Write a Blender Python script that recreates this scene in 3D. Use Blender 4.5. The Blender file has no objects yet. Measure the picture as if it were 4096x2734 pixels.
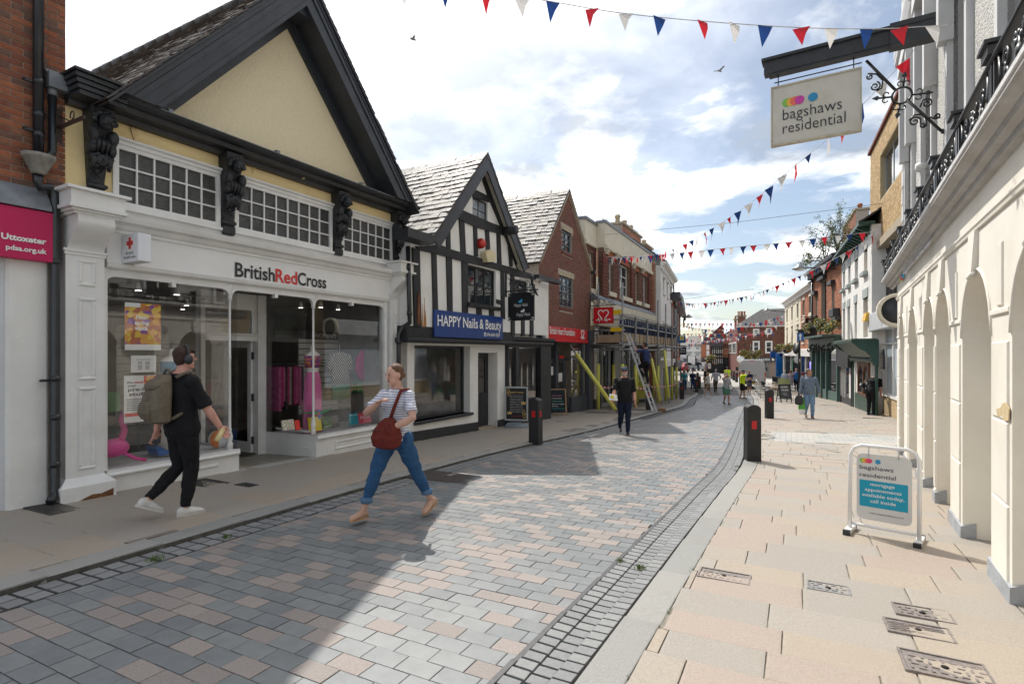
import bpy,math,random
from mathutils import Vector as V,Matrix
from mathutils.geometry import tessellate_polygon
R_=random.Random(7)
sc=bpy.context.scene
COL=sc.collection
F_,CX,HY=2150.0,2048.0,1410.0
EYE=V((0,0,1.6))
#camera, sky, sun, exposure
cam=bpy.data.objects.new("camera",bpy.data.cameras.new("camera"));COL.objects.link(cam)
cam.location=EYE;cam.rotation_euler=(math.radians(90),0,0)
cam.data.sensor_width=36;cam.data.lens=36*F_/4096;cam.data.shift_y=(HY-1367)/4096
cam.data.clip_start=.05;cam.data.clip_end=3000
sc.camera=cam
SUN_AZ,SUN_EL=19.5,50.0
world=bpy.data.worlds.new("World");sc.world=world;world.use_nodes=True
def sky():
 nt=world.node_tree;N=nt.nodes;L=nt.links
 bg=N["Background"]
 st=N.new("ShaderNodeTexSky");st.sky_type='NISHITA';st.sun_disc=False
 st.sun_elevation=math.radians(SUN_EL);st.sun_rotation=math.radians(-SUN_AZ)
 st.air_density=1.0;st.dust_density=1.2;st.ozone_density=1.6
 tc=N.new("ShaderNodeTexCoord");sp=N.new("ShaderNodeSeparateXYZ");L.new(tc.outputs["Generated"],sp.inputs[0])
 ad=N.new("ShaderNodeMath");ad.operation='MAXIMUM';L.new(sp.outputs[2],ad.inputs[0]);ad.inputs[1].default_value=.0
 ad2=N.new("ShaderNodeMath");ad2.operation='ADD';L.new(ad.outputs[0],ad2.inputs[0]);ad2.inputs[1].default_value=.16
 dv=N.new("ShaderNodeVectorMath");dv.operation='SCALE'
 rc=N.new("ShaderNodeMath");rc.operation='DIVIDE';rc.inputs[0].default_value=1;L.new(ad2.outputs[0],rc.inputs[1])
 L.new(tc.outputs["Generated"],dv.inputs[0]);L.new(rc.outputs[0],dv.inputs["Scale"])
 mp=N.new("ShaderNodeMapping");L.new(dv.outputs[0],mp.inputs[0]);mp.inputs["Location"].default_value=(3.1,-1.25,0)
 mp.inputs["Scale"].default_value=(1,1,1.0)
 def noise(scale,detail,rough,w=0,dist=0):
  n=N.new("ShaderNodeTexNoise");n.inputs["Scale"].default_value=scale;n.inputs["Detail"].default_value=detail
  n.inputs["Roughness"].default_value=rough;n.inputs["Distortion"].default_value=dist
  m2=N.new("ShaderNodeMapping");m2.inputs["Location"].default_value=(w,w*.7,w*1.3);L.new(mp.outputs[0],m2.inputs[0])
  L.new(m2.outputs[0],n.inputs["Vector"]);return n.outputs["Fac"]
 def ramp(src,stops):
  r=N.new("ShaderNodeValToRGB");e=r.color_ramp.elements
  while len(e)<len(stops):e.new(.5)
  for k,(p,c)in enumerate(stops):e[k].position=p;e[k].color=(*c,1)if len(c)==3 else c
  L.new(src,r.inputs[0]);return r.outputs[0]
 cover=ramp(noise(1.5,10,.58,SKY_W,.3),[(.45,(0,0,0)),(.57,(1,1,1))])
 shade=ramp(noise(2.6,9,.55,SKY_W+7.7,.2),[(.36,(1.9,2.15,2.5)),(.48,(4.6,4.8,5.1)),(.60,(9.0,9.0,8.9))])
 sd=N.new("ShaderNodeVectorMath");sd.operation='DOT_PRODUCT';L.new(tc.outputs["Generated"],sd.inputs[0]);sd.inputs[1].default_value=sun_dir()
 glow=ramp(sd.outputs["Value"],[(.66,(0,0,0)),(.86,(.35,.35,.35)),(.98,(1,1,1))])
 ga=N.new("ShaderNodeMix");ga.data_type='RGBA';ga.blend_type='ADD';ga.inputs["Factor"].default_value=1
 gm=N.new("ShaderNodeMix");gm.data_type='RGBA';gm.blend_type='MULTIPLY';gm.inputs["Factor"].default_value=1
 L.new(glow,gm.inputs[6]);gm.inputs[7].default_value=(4.5,4.4,4.2,1)
 L.new(shade,ga.inputs[6]);L.new(gm.outputs[2],ga.inputs[7])
 cv=N.new("ShaderNodeMix");cv.data_type='RGBA';cv.blend_type='ADD';cv.inputs["Factor"].default_value=1
 L.new(cover,cv.inputs[6]);gh=N.new("ShaderNodeMix");gh.data_type='RGBA';gh.blend_type='MULTIPLY';gh.inputs["Factor"].default_value=1
 L.new(glow,gh.inputs[6]);gh.inputs[7].default_value=(.9,.9,.9,1);L.new(gh.outputs[2],cv.inputs[7])
 cl=N.new("ShaderNodeClamp");L.new(cv.outputs[2],cl.inputs[0])
 ht=N.new("ShaderNodeMix");ht.data_type='RGBA';ht.blend_type='ADD';ht.inputs["Factor"].default_value=1
 ns=N.new("ShaderNodeVectorMath");ns.operation='SCALE';ns.inputs["Scale"].default_value=.5;L.new(st.outputs[0],ns.inputs[0]);L.new(ns.outputs[0],ht.inputs[6]);ht.inputs[7].default_value=(.45,.42,.30,1)
 mx=N.new("ShaderNodeMix");mx.data_type='RGBA';L.new(cl.outputs[0],mx.inputs["Factor"])
 L.new(ht.outputs[2],mx.inputs[6]);L.new(ga.outputs[2],mx.inputs[7])
 L.new(mx.outputs[2],bg.inputs[0]);bg.inputs[1].default_value=.15
def sun_dir():
 a,e=math.radians(SUN_AZ),math.radians(SUN_EL)
 return V((-math.sin(a)*math.cos(e),math.cos(a)*math.cos(e),math.sin(e)))
SKY_W=8.8
sky()
sun=bpy.data.objects.new("sun",bpy.data.lights.new("sun",'SUN'));COL.objects.link(sun)
sun.data.energy=2.9;sun.data.angle=math.radians(.5);sun.data.color=(1,.95,.87)
sun.rotation_euler=sun_dir().to_track_quat('Z','Y').to_euler();sun.location=(0,0,40)
vs=sc.view_settings;vs.view_transform='Standard';vs.look='None';vs.gamma=1;vs.use_curve_mapping=False
vs.exposure=.7
sc.cycles.max_bounces=7;sc.cycles.diffuse_bounces=3;sc.cycles.glossy_bounces=3;sc.cycles.transparent_max_bounces=10
sc.cycles.transmission_bounces=3;sc.cycles.caustics_reflective=False;sc.cycles.caustics_refractive=False
sc.cycles.use_denoising=True;sc.cycles.sample_clamp_indirect=4
#materials
MATS={}
def mat(name,rgb,rough=.8,var=.12,scale=4.,bump=0.,bscale=60.,metal=0.,spec=.4,rnd=0.,hue=None,dirt=None,dscale=1.2,emit=0.,coat=0.,stretch=None,alpha=1.):
 """one Principled material: colour mottled by noise in world metres, a random lightness per piece, optional dirt colour and fine bump"""
 if name in MATS:return MATS[name]
 m=bpy.data.materials.new(name);m.use_nodes=True;nt=m.node_tree;N=nt.nodes;L=nt.links
 b=N["Principled BSDF"];b.inputs["Roughness"].default_value=rough;b.inputs["Metallic"].default_value=metal
 b.inputs["Specular IOR Level"].default_value=spec
 if coat:b.inputs["Coat Weight"].default_value=coat
 g=N.new("ShaderNodeNewGeometry");pos=g.outputs["Position"]
 if stretch:
  mp=N.new("ShaderNodeMapping");mp.inputs["Scale"].default_value=stretch;L.new(pos,mp.inputs[0]);pos=mp.outputs[0]
 def noise(s,d=4,r=.6):
  n=N.new("ShaderNodeTexNoise");n.inputs["Scale"].default_value=s;n.inputs["Detail"].default_value=d;n.inputs["Roughness"].default_value=r
  L.new(pos,n.inputs["Vector"]);return n.outputs["Fac"]
 def mixc(f,a,c):
  x=N.new("ShaderNodeMix");x.data_type='RGBA'
  if f is None:x.inputs["Factor"].default_value=1
  else:L.new(f,x.inputs["Factor"])
  for s,v in((6,a),(7,c)):
   if isinstance(v,tuple):x.inputs[s].default_value=(*v,1)
   else:L.new(v,x.inputs[s])
  return x
 def maprange(src,a,c,lo,hi):
  r=N.new("ShaderNodeMapRange");L.new(src,r.inputs[0]);r.inputs[1].default_value=a;r.inputs[2].default_value=c
  r.inputs[3].default_value=lo;r.inputs[4].default_value=hi;return r.outputs[0]
 lo=tuple(max(0,c*(1-var))for c in rgb);hi=tuple(min(1,c*(1+var))for c in rgb)
 c=mixc(maprange(noise(scale),.32,.68,0,1),lo,hi).outputs[2]
 if rnd or hue:
  oi=N.new("ShaderNodeObjectInfo");a=N.new("ShaderNodeMath");a.operation='ADD'
  L.new(oi.outputs["Random"],a.inputs[0]);L.new(g.outputs["Random Per Island"],a.inputs[1])
  fr=N.new("ShaderNodeMath");fr.operation='FRACT';L.new(a.outputs[0],fr.inputs[0])
  if hue:c=mixc(maprange(fr.outputs[0],.55,.75,0,1),c,hue).outputs[2]
  f2=N.new("ShaderNodeMath");f2.operation='MULTIPLY';L.new(fr.outputs[0],f2.inputs[0]);f2.inputs[1].default_value=7.31
  f3=N.new("ShaderNodeMath");f3.operation='FRACT';L.new(f2.outputs[0],f3.inputs[0])
  k=maprange(f3.outputs[0],0,1,1-rnd,1+rnd)
  s=N.new("ShaderNodeVectorMath");s.operation='SCALE';L.new(c,s.inputs[0]);L.new(k,s.inputs["Scale"]);c=s.outputs[0]
 if dirt:
  c=mixc(maprange(noise(dscale,8,.68),.5,.72,0,dirt[3]if len(dirt)>3 else .8),c,tuple(dirt[:3])).outputs[2]
 L.new(c,b.inputs["Base Color"])
 if bump:
  bp=N.new("ShaderNodeBump");bp.inputs["Strength"].default_value=min(1,bump);bp.inputs["Distance"].default_value=.02 if bump<=1 else .02*bump
  L.new(noise(bscale,3,.6),bp.inputs["Height"]);L.new(bp.outputs[0],b.inputs["Normal"])
 if emit:
  L.new(c,b.inputs["Emission Color"]);b.inputs["Emission Strength"].default_value=emit
 MATS[name]=m;return m
def glass_mat(name="window_glass",tint=(1,1,1),refl=1.0,rough=.0,clear=1.0):
 """thin pane: clear, with a mirror reflection that grows with the angle"""
 if name in MATS:return MATS[name]
 m=bpy.data.materials.new(name);m.use_nodes=True;nt=m.node_tree;N=nt.nodes;L=nt.links
 for n in list(N):N.remove(n)
 o=N.new("ShaderNodeOutputMaterial");t=N.new("ShaderNodeBsdfTransparent");t.inputs[0].default_value=(*[c*clear for c in tint],1)
 gl=N.new("ShaderNodeBsdfGlossy");gl.inputs["Roughness"].default_value=rough
 fr=N.new("ShaderNodeFresnel");ge=N.new("ShaderNodeNewGeometry");io=N.new("ShaderNodeMapRange");io.inputs[3].default_value=1.5;io.inputs[4].default_value=1/1.5;L.new(ge.outputs["Backfacing"],io.inputs[0]);L.new(io.outputs[0],fr.inputs[0])
 k=N.new("ShaderNodeMath");k.operation='MULTIPLY';k.use_clamp=True;k.inputs[1].default_value=1.5*refl;L.new(fr.outputs[0],k.inputs[0])
 mx=N.new("ShaderNodeMixShader");L.new(k.outputs[0],mx.inputs[0]);L.new(t.outputs[0],mx.inputs[1]);L.new(gl.outputs[0],mx.inputs[2])
 L.new(mx.outputs[0],o.inputs[0]);MATS[name]=m;return m
def dark_glass(name="dark_glass",rgb=(.02,.024,.028)):
 return mat(name,rgb,rough=.03,var=.3,scale=1.5,spec=.9)
#objects
OFF={}
def top(o):
 while o.parent is not None:o=o.parent
 return o
def link(name,data,parent=None,label=None,cat=None,group=None,kind=None):
 o=bpy.data.objects.new(name,data);COL.objects.link(o)
 if parent is not None:o.parent=parent
 for k,v in(("label",label),("category",cat),("group",group),("kind",kind)):
  if v:o[k]=v
 return o
def empty(name,loc,rz=0.,label=None,cat=None,group=None,kind=None):
 o=link(name,None,None,label,cat,group,kind);o.location=loc;o.rotation_euler=(0,0,rz);o.empty_display_size=.2
 return o
def copy_tree(o,parent=None):
 c=o.copy();COL.objects.link(c)
 if parent is not None:c.parent=parent
 for ch in list(o.children):copy_tree(ch,c)
 if o.name in OFF:OFF[c.name]=OFF[o.name]
 return c
class MB:
 def __init__(s):s.v=[];s.f=[];s.m=[];s.cur=0;s.smooth=[];s.sm=False
 def add(s,pts,faces):
  b=len(s.v);s.v+=[tuple(p)for p in pts]
  for f in faces:s.f.append(tuple(b+i for i in f));s.m.append(s.cur);s.smooth.append(s.sm)
  return s
 def box(s,x0,x1,y0,y1,z0,z1):
  if x0>x1:x0,x1=x1,x0
  if y0>y1:y0,y1=y1,y0
  if z0>z1:z0,z1=z1,z0
  return s.add([(x0,y0,z0),(x1,y0,z0),(x1,y1,z0),(x0,y1,z0),(x0,y0,z1),(x1,y0,z1),(x1,y1,z1),(x0,y1,z1)],[(0,3,2,1),(4,5,6,7),(0,1,5,4),(1,2,6,5),(2,3,7,6),(3,0,4,7)])
 def hexa(s,p):
  return s.add(p,[(0,3,2,1),(4,5,6,7),(0,1,5,4),(1,2,6,5),(2,3,7,6),(3,0,4,7)])
 def bbox(s,x0,x1,y0,y1,z0,z1,b=.01):
  x0,x1=min(x0,x1),max(x0,x1);z0,z1=min(z0,z1),max(z0,z1)
  return s.add([(x0,y1,z0),(x1,y1,z0),(x1,y1,z1),(x0,y1,z1),(x0,y0+b,z0),(x1,y0+b,z0),(x1,y0+b,z1),(x0,y0+b,z1),(x0+b,y0,z0+b),(x1-b,y0,z0+b),(x1-b,y0,z1-b),(x0+b,y0,z1-b)],[(0,3,2,1)]+[(i,(i+1)%4,4+(i+1)%4,4+i)for i in range(4)]+[(4+i,4+(i+1)%4,8+(i+1)%4,8+i)for i in range(4)]+[(8,9,10,11)])
 def quad(s,a,b,c,d):return s.add([a,b,c,d],[(0,1,2,3)])
 def prism(s,poly,y0,y1):
  n=len(poly);tri=tessellate_polygon([[V((x,z,0))for x,z in poly]])
  P=[(x,y0,z)for x,z in poly]+[(x,y1,z)for x,z in poly]
  return s.add(P,[tuple(t)for t in tri]+[tuple(n+i for i in t[::-1])for t in tri]+[(i,(i+1)%n,n+(i+1)%n,n+i)for i in range(n)])
 def extr(s,poly,d):
  n=len(poly);tri=tessellate_polygon([[V(p)for p in poly]]);d=V(d)
  return s.add(list(poly)+[tuple(V(p)+d)for p in poly],[tuple(t)for t in tri]+[tuple(n+i for i in t[::-1])for t in tri]+[(i,(i+1)%n,n+(i+1)%n,n+i)for i in range(n)])
 def wall(s,outer,holes,y0,y1,back=True):
  loops=[outer]+holes;flat=[p for l in loops for p in l];n=len(flat)
  tri=tessellate_polygon([[V((x,z,0))for x,z in l]for l in loops])
  fc=[tuple(t)for t in tri]+([tuple(n+i for i in t[::-1])for t in tri]if back else[])
  b=0
  for l in loops:
   k=len(l);fc+=[(b+i,b+(i+1)%k,n+b+(i+1)%k,n+b+i)for i in range(k)];b+=k
  return s.add([(x,y0,z)for x,z in flat]+[(x,y1,z)for x,z in flat],fc)
 def tube(s,path,r,n=8,cap=True):
  path=[V(p)for p in path];rings=[];up=V((0,0,1))
  prev=None
  for i,p in enumerate(path):
   t=(path[min(i+1,len(path)-1)]-path[max(i-1,0)])
   if t.length<1e-9:t=V((0,0,1))
   t.normalize()
   a=prev-t*prev.dot(t)if prev is not None else(V((1,0,0))if abs(t.dot(up))>.95 else up).cross(t)
   if a.length<1e-6:a=V((1,0,0)).cross(t)
   a.normalize();prev=a;b=t.cross(a);rr=r[i]if isinstance(r,(list,tuple))else r
   rings.append([p+(a*math.cos(q*2*math.pi/n)+b*math.sin(q*2*math.pi/n))*rr for q in range(n)])
  P=[q for ring in rings for q in ring]
  fc=[(i*n+j,i*n+(j+1)%n,(i+1)*n+(j+1)%n,(i+1)*n+j)for i in range(len(rings)-1)for j in range(n)]
  if cap:fc+=[tuple(range(n-1,-1,-1)),tuple((len(rings)-1)*n+j for j in range(n))]
  sm=s.sm;s.sm=n>5;s.add(P,fc);s.sm=sm;return s
 def rings(s,rings,cap=True,closed=True):
  n=len(rings[0]);P=[q for r in rings for q in r]
  fc=[(i*n+j,i*n+(j+1)%n,(i+1)*n+(j+1)%n,(i+1)*n+j)for i in range(len(rings)-1)for j in range(n if closed else n-1)]
  if cap:fc+=[tuple(range(n-1,-1,-1)),tuple((len(rings)-1)*n+j for j in range(n))]
  return s.add(P,fc)
 def lathe(s,prof,c=(0,0,0),n=16,axis='z',cap=True):
  ring=[]
  for r,h in prof:
   ring.append([(c[0]+r*math.cos(2*math.pi*j/n),c[1]+r*math.sin(2*math.pi*j/n),c[2]+h)if axis=='z' else(c[0]+r*math.cos(2*math.pi*j/n),c[1]+h,c[2]-r*math.sin(2*math.pi*j/n))if axis=='y' else(c[0]+h,c[1]+r*math.cos(2*math.pi*j/n),c[2]+r*math.sin(2*math.pi*j/n))for j in range(n)])
  sm=s.sm;s.sm=True;s.rings(ring,cap);s.sm=sm;return s
 def ell(s,c,r,n=12,m=8,rot=None):
  c=V(c);ring=[]
  for i in range(1,m):
   a=math.pi*i/m
   rg=[V((r[0]*math.sin(a)*math.cos(2*math.pi*j/n),r[1]*math.sin(a)*math.sin(2*math.pi*j/n),-r[2]*math.cos(a)))for j in range(n)]
   ring.append(rg)
  P=[V((0,0,-r[2]))]+[q for rg in ring for q in rg]+[V((0,0,r[2]))]
  if rot is not None:P=[rot@q for q in P]
  k=m-1;fc=[(0,1+(j+1)%n,1+j)for j in range(n)]
  fc+=[(1+i*n+j,1+i*n+(j+1)%n,1+(i+1)*n+(j+1)%n,1+(i+1)*n+j)for i in range(k-1)for j in range(n)]
  fc+=[(1+(k-1)*n+j,1+(k-1)*n+(j+1)%n,1+k*n)for j in range(n)]
  sm=s.sm;s.sm=True;s.add([c+q for q in P],fc);s.sm=sm;return s
 def mesh(s,name,mats,off=None):
  me=bpy.data.meshes.new(name)
  vv=s.v if off is None else[(x-off[0],y-off[1],z-off[2])for x,y,z in s.v]
  me.from_pydata(vv,[],s.f)
  for m in(mats if isinstance(mats,(list,tuple))else[mats]):me.materials.append(m)
  me.polygons.foreach_set("material_index",s.m);me.polygons.foreach_set("use_smooth",s.smooth);me.update()
  return me
 def build(s,name,mats,parent=None,label=None,cat=None,group=None,kind=None,bevel=0.,seg=1):
  off=OFF.get(top(parent).name)if parent is not None else None
  o=link(name,s.mesh(name,mats,off),parent,label,cat,group,kind)
  if bevel:
   b=o.modifiers.new("bevel",'BEVEL');b.width=bevel;b.segments=seg;b.limit_method='ANGLE';b.angle_limit=math.radians(40)
  return o
def part(name,m,parent,fn,**k):
 b=MB();fn(b);return b.build(name,m,parent,**k)
#ground and facade frames
GK=.0377
def gz(y):return-GK*y if y<38 else-GK*38-(y-38)*.0005
def ray(px,py):return V(((px-CX)/F_,1,(HY-py)/F_))
def G(px,py):
 """point of the ground seen at photo pixel"""
 y=3440.0/max(py-1491.0,1e-3)
 if py<=1491 or y>38:
  t=(HY-py)/F_-.0005;y=(-GK*38+38*.0005-1.6)/((HY-py)/F_+.0005)if(HY-py)/F_<-.0006 else 300
 return V(((px-CX)/F_*y,y,gz(y)))
class Frame:
 """facade frame: x runs left to right along the facade as one faces it, y into the building, z up"""
 def __init__(s,x,y,slope,right=False):
  d=V((slope,1,0)).normalized()
  if right:d=-d
  s.x=d;s.o=V((x,y,gz(y)));s.y=V((-d.y,d.x,0));s.rz=math.atan2(d.y,d.x);s.right=right
 def w(s,u,v,z):return s.o+s.x*u+s.y*v+V((0,0,z))
 def loc(s,p):q=p-s.o;return V((q.dot(s.x),q.dot(s.y),q.z))
 def uz(s,px,py,v=0.):
  d=ray(px,py);e=EYE-s.o;t=(v-e.dot(s.y))/d.dot(s.y);q=e+d*t
  return q.dot(s.x),q.z
 def u(s,px,v=0.):return s.uz(px,HY,v)[0]
 def z(s,px,py,v=0.):return s.uz(px,py,v)[1]
 def vz(s,px,py,u):
  d=ray(px,py);e=EYE-s.o;t=(u-e.dot(s.x))/d.dot(s.x);q=e+d*t
  return q.dot(s.y),q.z
 def g(s,u,v=0.):return gz(s.w(u,v,0).y)-s.o.z
 def thing(s,name,label,cat,u,v,z,group=None):
  o=empty(name,s.w(u,v,z),s.rz,label,cat,group);OFF[o.name]=(u,v,z);return o
def text(body,mat_,parent,O,ex,ey,w=None,h=None,depth=.004,bold=0.,name="lettering",align='L',shear=0.,space=1.):
 """flat lettering fitted to width w or cap height h; O lower-left corner, ex along the line, ey up"""
 cu=bpy.data.curves.new("t",'FONT');cu.body=body;cu.size=1;cu.offset=bold;cu.extrude=0;cu.shear=shear;cu.space_character=space;cu.resolution_u=3
 ob=bpy.data.objects.new("t",cu)
 me=bpy.data.meshes.new_from_object(ob)
 vs_=[v.co.copy()for v in me.vertices];fs=[tuple(p.vertices)for p in me.polygons]
 bpy.data.objects.remove(ob);bpy.data.curves.remove(cu);bpy.data.meshes.remove(me)
 if not vs_:return None
 x0=min(v.x for v in vs_);x1=max(v.x for v in vs_);y0=min(v.y for v in vs_);y1=max(v.y for v in vs_)
 cap=.73;desc=y0<-.05
 sx=w/(x1-x0)if w else None;sy=h/cap if h else None
 sx=sx or sy;sy=sy or sx
 ex=V(ex).normalized();ey=V(ey);ey=ey.normalized();n=ex.cross(ey)
 O=V(O);sh={'L':0,'C':-(x1-x0)*sx/2,'R':-(x1-x0)*sx}[align]
 b=MB();nn=len(vs_)
 P=[O+ex*((v.x-x0)*sx+sh)+ey*(v.y*sy)for v in vs_]
 b.add([p+n*depth for p in P],fs)
 return b.build(name,mat_,parent)
def inpoly(x,y,poly):
 c=False;j=len(poly)-1
 for i in range(len(poly)):
  xi,yi=poly[i];xj,yj=poly[j]
  if(yi>y)!=(yj>y)and x<(xj-xi)*(y-yi)/(yj-yi)+xi:c=not c
  j=i
 return c
UNIT={}
def unit_box(key,mats,b=.06):
 """a unit piece (-.5..1 in all axes) with slightly chamfered face, shared by every piece of its kind"""
 if key not in UNIT:
  m=MB();m.bbox(-.5,.5,-.5,.5,-.5,.5,.03)if b else m.box(-.5,.5,-.5,.5,-.5,.5)
  UNIT[key]=m.mesh(key,mats)
 return UNIT[key]
def pieces(name,items,mats,parent,limit=300,stuff=None,key=None):
 """items: (centre, x axis, y axis, z axis (full lengths), material index). The `limit` nearest become objects, the rest one stuff mesh."""
 off=V(OFF.get(top(parent).name,(0,0,0)));M=top(parent).matrix_basis
 def dist(it):
  p=M@(V(it[0])-off)if parent is not None else V(it[0])
  return(p-EYE).length/max(.05,math.sqrt(V(it[1]).length*V(it[3]).length))
 items=sorted(items,key=dist)
 for c,ax,ay,az,mi in items[:limit]:
  o=link(name,unit_box((key or name)+str(mi),mats[mi]),parent)
  mm=Matrix((ax,ay,az)).transposed().to_4x4();mm.translation=V(c)-off;o.matrix_basis=mm
 if len(items)>limit:
  b=MB()
  for c,ax,ay,az,mi in items[limit:]:
   c,ax,ay,az=V(c),V(ax)/2,V(ay)/2,V(az)/2;b.cur=mi
   b.hexa([c-ax-ay-az,c+ax-ay-az,c+ax+ay-az,c-ax+ay-az,c-ax-ay+az,c+ax-ay+az,c+ax+ay+az,c-ax+ay+az])
  b.build(stuff or name+"work",mats,parent,kind="stuff")
def brickwork(parent,poly,holes,mats,v=0.,h=.075,ln=.225,j=.011,proud=.006,limit=300,rng=None,z0=None):
 """bricks laid in stretcher bond over polygon poly (x, z), leaving the holes (x0, x1, z0, z1) free; the mortar is the wall behind"""
 rng=rng or random.Random(3);xs=[p[0]for p in poly];zs=[p[1]for p in poly];it=[]
 row=0;z=min(zs)if z0 is None else z0
 while z+h<=max(zs)+1e-6:
  x=min(xs)-(ln/2 if row%2 else 0)
  while x<max(xs):
   a,b_=max(x,min(xs)),min(x+ln,max(xs));zz0,zz1=z,z+h
   segs=[(a,b_)]
   for(hx0,hx1,hz0,hz1)in holes:
    if zz1-j>hz0 and zz0<hz1-j*.5:
     ns=[]
     for(p,q)in segs:
      if q<=hx0 or p>=hx1:ns.append((p,q));continue
      if p<hx0:ns.append((p,hx0))
      if q>hx1:ns.append((hx1,q))
     segs=ns
   for(p,q)in segs:
    if q-p<.04:continue
    p2,q2=p,q
    for _ in range(6):
     if all(inpoly(xx,yy,poly)for xx in(p2+.002,q2-.002)for yy in(zz0+.002,zz1-j)):break
     l_ok=all(inpoly(p2+.002,yy,poly)for yy in(zz0+.002,zz1-j));r_ok=all(inpoly(q2-.002,yy,poly)for yy in(zz0+.002,zz1-j))
     if not l_ok:p2+=ln/6
     if not r_ok:q2-=ln/6
     if q2-p2<.05:break
    else:continue
    if q2-p2<.05:continue
    pr=proud+rng.uniform(-.0025,.003)
    it.append((((p2+q2)/2,v-pr/2+.003,z+h/2),(q2-p2-j,0,rng.uniform(-.002,.002)),(0,pr+.006,0),(0,0,h-j),rng.randrange(len(mats))))
   x+=ln
  z+=h;row+=1
 pieces("brick",it,mats,parent,limit,"brickwork",key="brick_"+mats[0].name)
def smooth_line(pts,n=6):
 """Catmull-Rom through plan points"""
 out=[];P=[V((p[0],p[1]))for p in pts]
 for i in range(len(P)-1):
  a,b,c,d=P[max(i-1,0)],P[i],P[i+1],P[min(i+2,len(P)-1)]
  for k in range(n):
   t=k/n;out.append(.5*((2*b)+(c-a)*t+(2*a-5*b+4*c-d)*t*t+(3*b-a-3*c+d)*t**3))
 out.append(P[-1]);return out
#ground: street lines as X(Y)
def line_fn(pts):
 P=sorted(pts,key=lambda p:p[1])
 def f(y):
  if y<=P[0][1]:a,b=P[0],P[1]
  elif y>=P[-1][1]:a,b=P[-2],P[-1]
  else:
   for a,b in zip(P,P[1:]):
    if a[1]<=y<=b[1]:break
  return a[0]+(b[0]-a[0])*(y-a[1])/(b[1]-a[1])
 return f
l1=line_fn([tuple(p)for p in smooth_line([(-5.9,-1.0),(-4.78,1.4),(-3.70,3.89),(-3.02,5.34),(-2.5,6.46),(-1.95,7.6),(-1.36,8.78),(-.5,10.4),(.5,12.07),(2.49,15.3),(5.6,21),(8.2,25.7),(10.6,32),(13.3,38.5),(16.4,48),(18.5,60)])])
r0=line_fn([tuple(p)for p in smooth_line([(-2.0,-1.9),(-.75,.35),(.606,2.78),(1.52,4.42),(2.12,5.5),(3.13,7.3),(4.40,9.6),(6.65,14.4),(8.2,17.8),(10.9,23.7),(15.3,33.5),(19.6,44),(26,60)])])
l0=lambda y:l1(y)-.30
l2=lambda y:l1(y)+.41
r1=lambda y:r0(y)-.26
r2=lambda y:r0(y)-.72
Y0,Y1=-1.5,47.0
KT=.035
def strip(b,fa,fb,y0,y1,za,zb,step=.8):
 n=max(2,int((y1-y0)/step));P=[]
 for i in range(n+1):
  y=y0+(y1-y0)*i/n;P+=[(fa(y),y,gz(y)+za),(fb(y),y,gz(y)+zb)]
 return b.add(P,[(2*i,2*i+1,2*i+3,2*i+2)for i in range(n)])
m_far=mat("far_asphalt",(.17,.165,.16),.9,.2,.6,.3,40)
m_joint=mat("sand_joint",(.10,.092,.08),.95,.3,9,.5,120)
m_joint_pale=mat("pale_joint",(.27,.25,.21),.95,.25,9,.5,120)
m_slot=mat("drain_slot",(.03,.03,.03),.9,.4,9)
m_moss=mat("moss",(.10,.16,.03),.95,.4,30,.6,90)
b=MB()
n=40;P=[]
for yy in(-60,0,20,38,60,100,200,600,2000):
 P+=[(-2500 if yy>60 else-160,yy,gz(yy)-.05),(2500 if yy>60 else 160,yy,gz(yy)-.05)]
b.add(P,[(2*i,2*i+1,2*i+3,2*i+2)for i in range(8)])
ground=b.build("ground",m_far,None,kind="structure")
b=MB();strip(b,l2,r2,Y0,Y1,-.012,-.012);road=b.build("road",m_joint,None,kind="structure")
b=MB();strip(b,lambda y:l0(y)-9,l0,Y0,Y1,KT-.02,KT-.02);lpave=b.build("left_pavement",m_slot,None,kind="structure")
b=MB();strip(b,r0,lambda y:r0(y)+9,Y0,Y1,KT-.012,KT-.012);rpave=b.build("right_pavement",m_joint_pale,None,kind="structure")
b=MB();strip(b,l1,l2,Y0,Y1,-.014,-.014);ldrain=b.build("left_drain_channel",m_slot,None,kind="structure")
b=MB();strip(b,r2,r1,Y0,Y1,-.030,-.030);rdrain=b.build("right_drain_channel",m_joint,None,kind="structure")
b=MB();strip(b,l0,l1,Y0,Y1,KT-.01,KT-.01);strip(b,l1,l1,Y0,Y1,KT-.01,-.05);lkerb=b.build("left_kerb",m_joint,None,kind="structure")
b=MB();strip(b,r1,r0,Y0,Y1,KT-.01,KT-.01);strip(b,r1,r1,Y0,Y1,-.05,KT-.01);rkerb=b.build("right_kerb",m_joint_pale,None,kind="structure")
b=MB();plaza=lambda x0,x1,y0,y1:b.quad((x0,y0,gz(y0)+.012),(x1,y0,gz(y0)+.012),(x1,y1,gz(y1)+.012),(x0,y1,gz(y1)+.012))
plaza(6,50,Y1,75);plaza(-10,60,75,150)
market=b.build("market_square_paving",mat("square_paving",(.36,.34,.31),.8,.15,.8,.2,30),None,kind="structure")
GR=dict(rough=.42,spec=.5,bump=.22,bscale=220,dscale=3.0)
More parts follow.
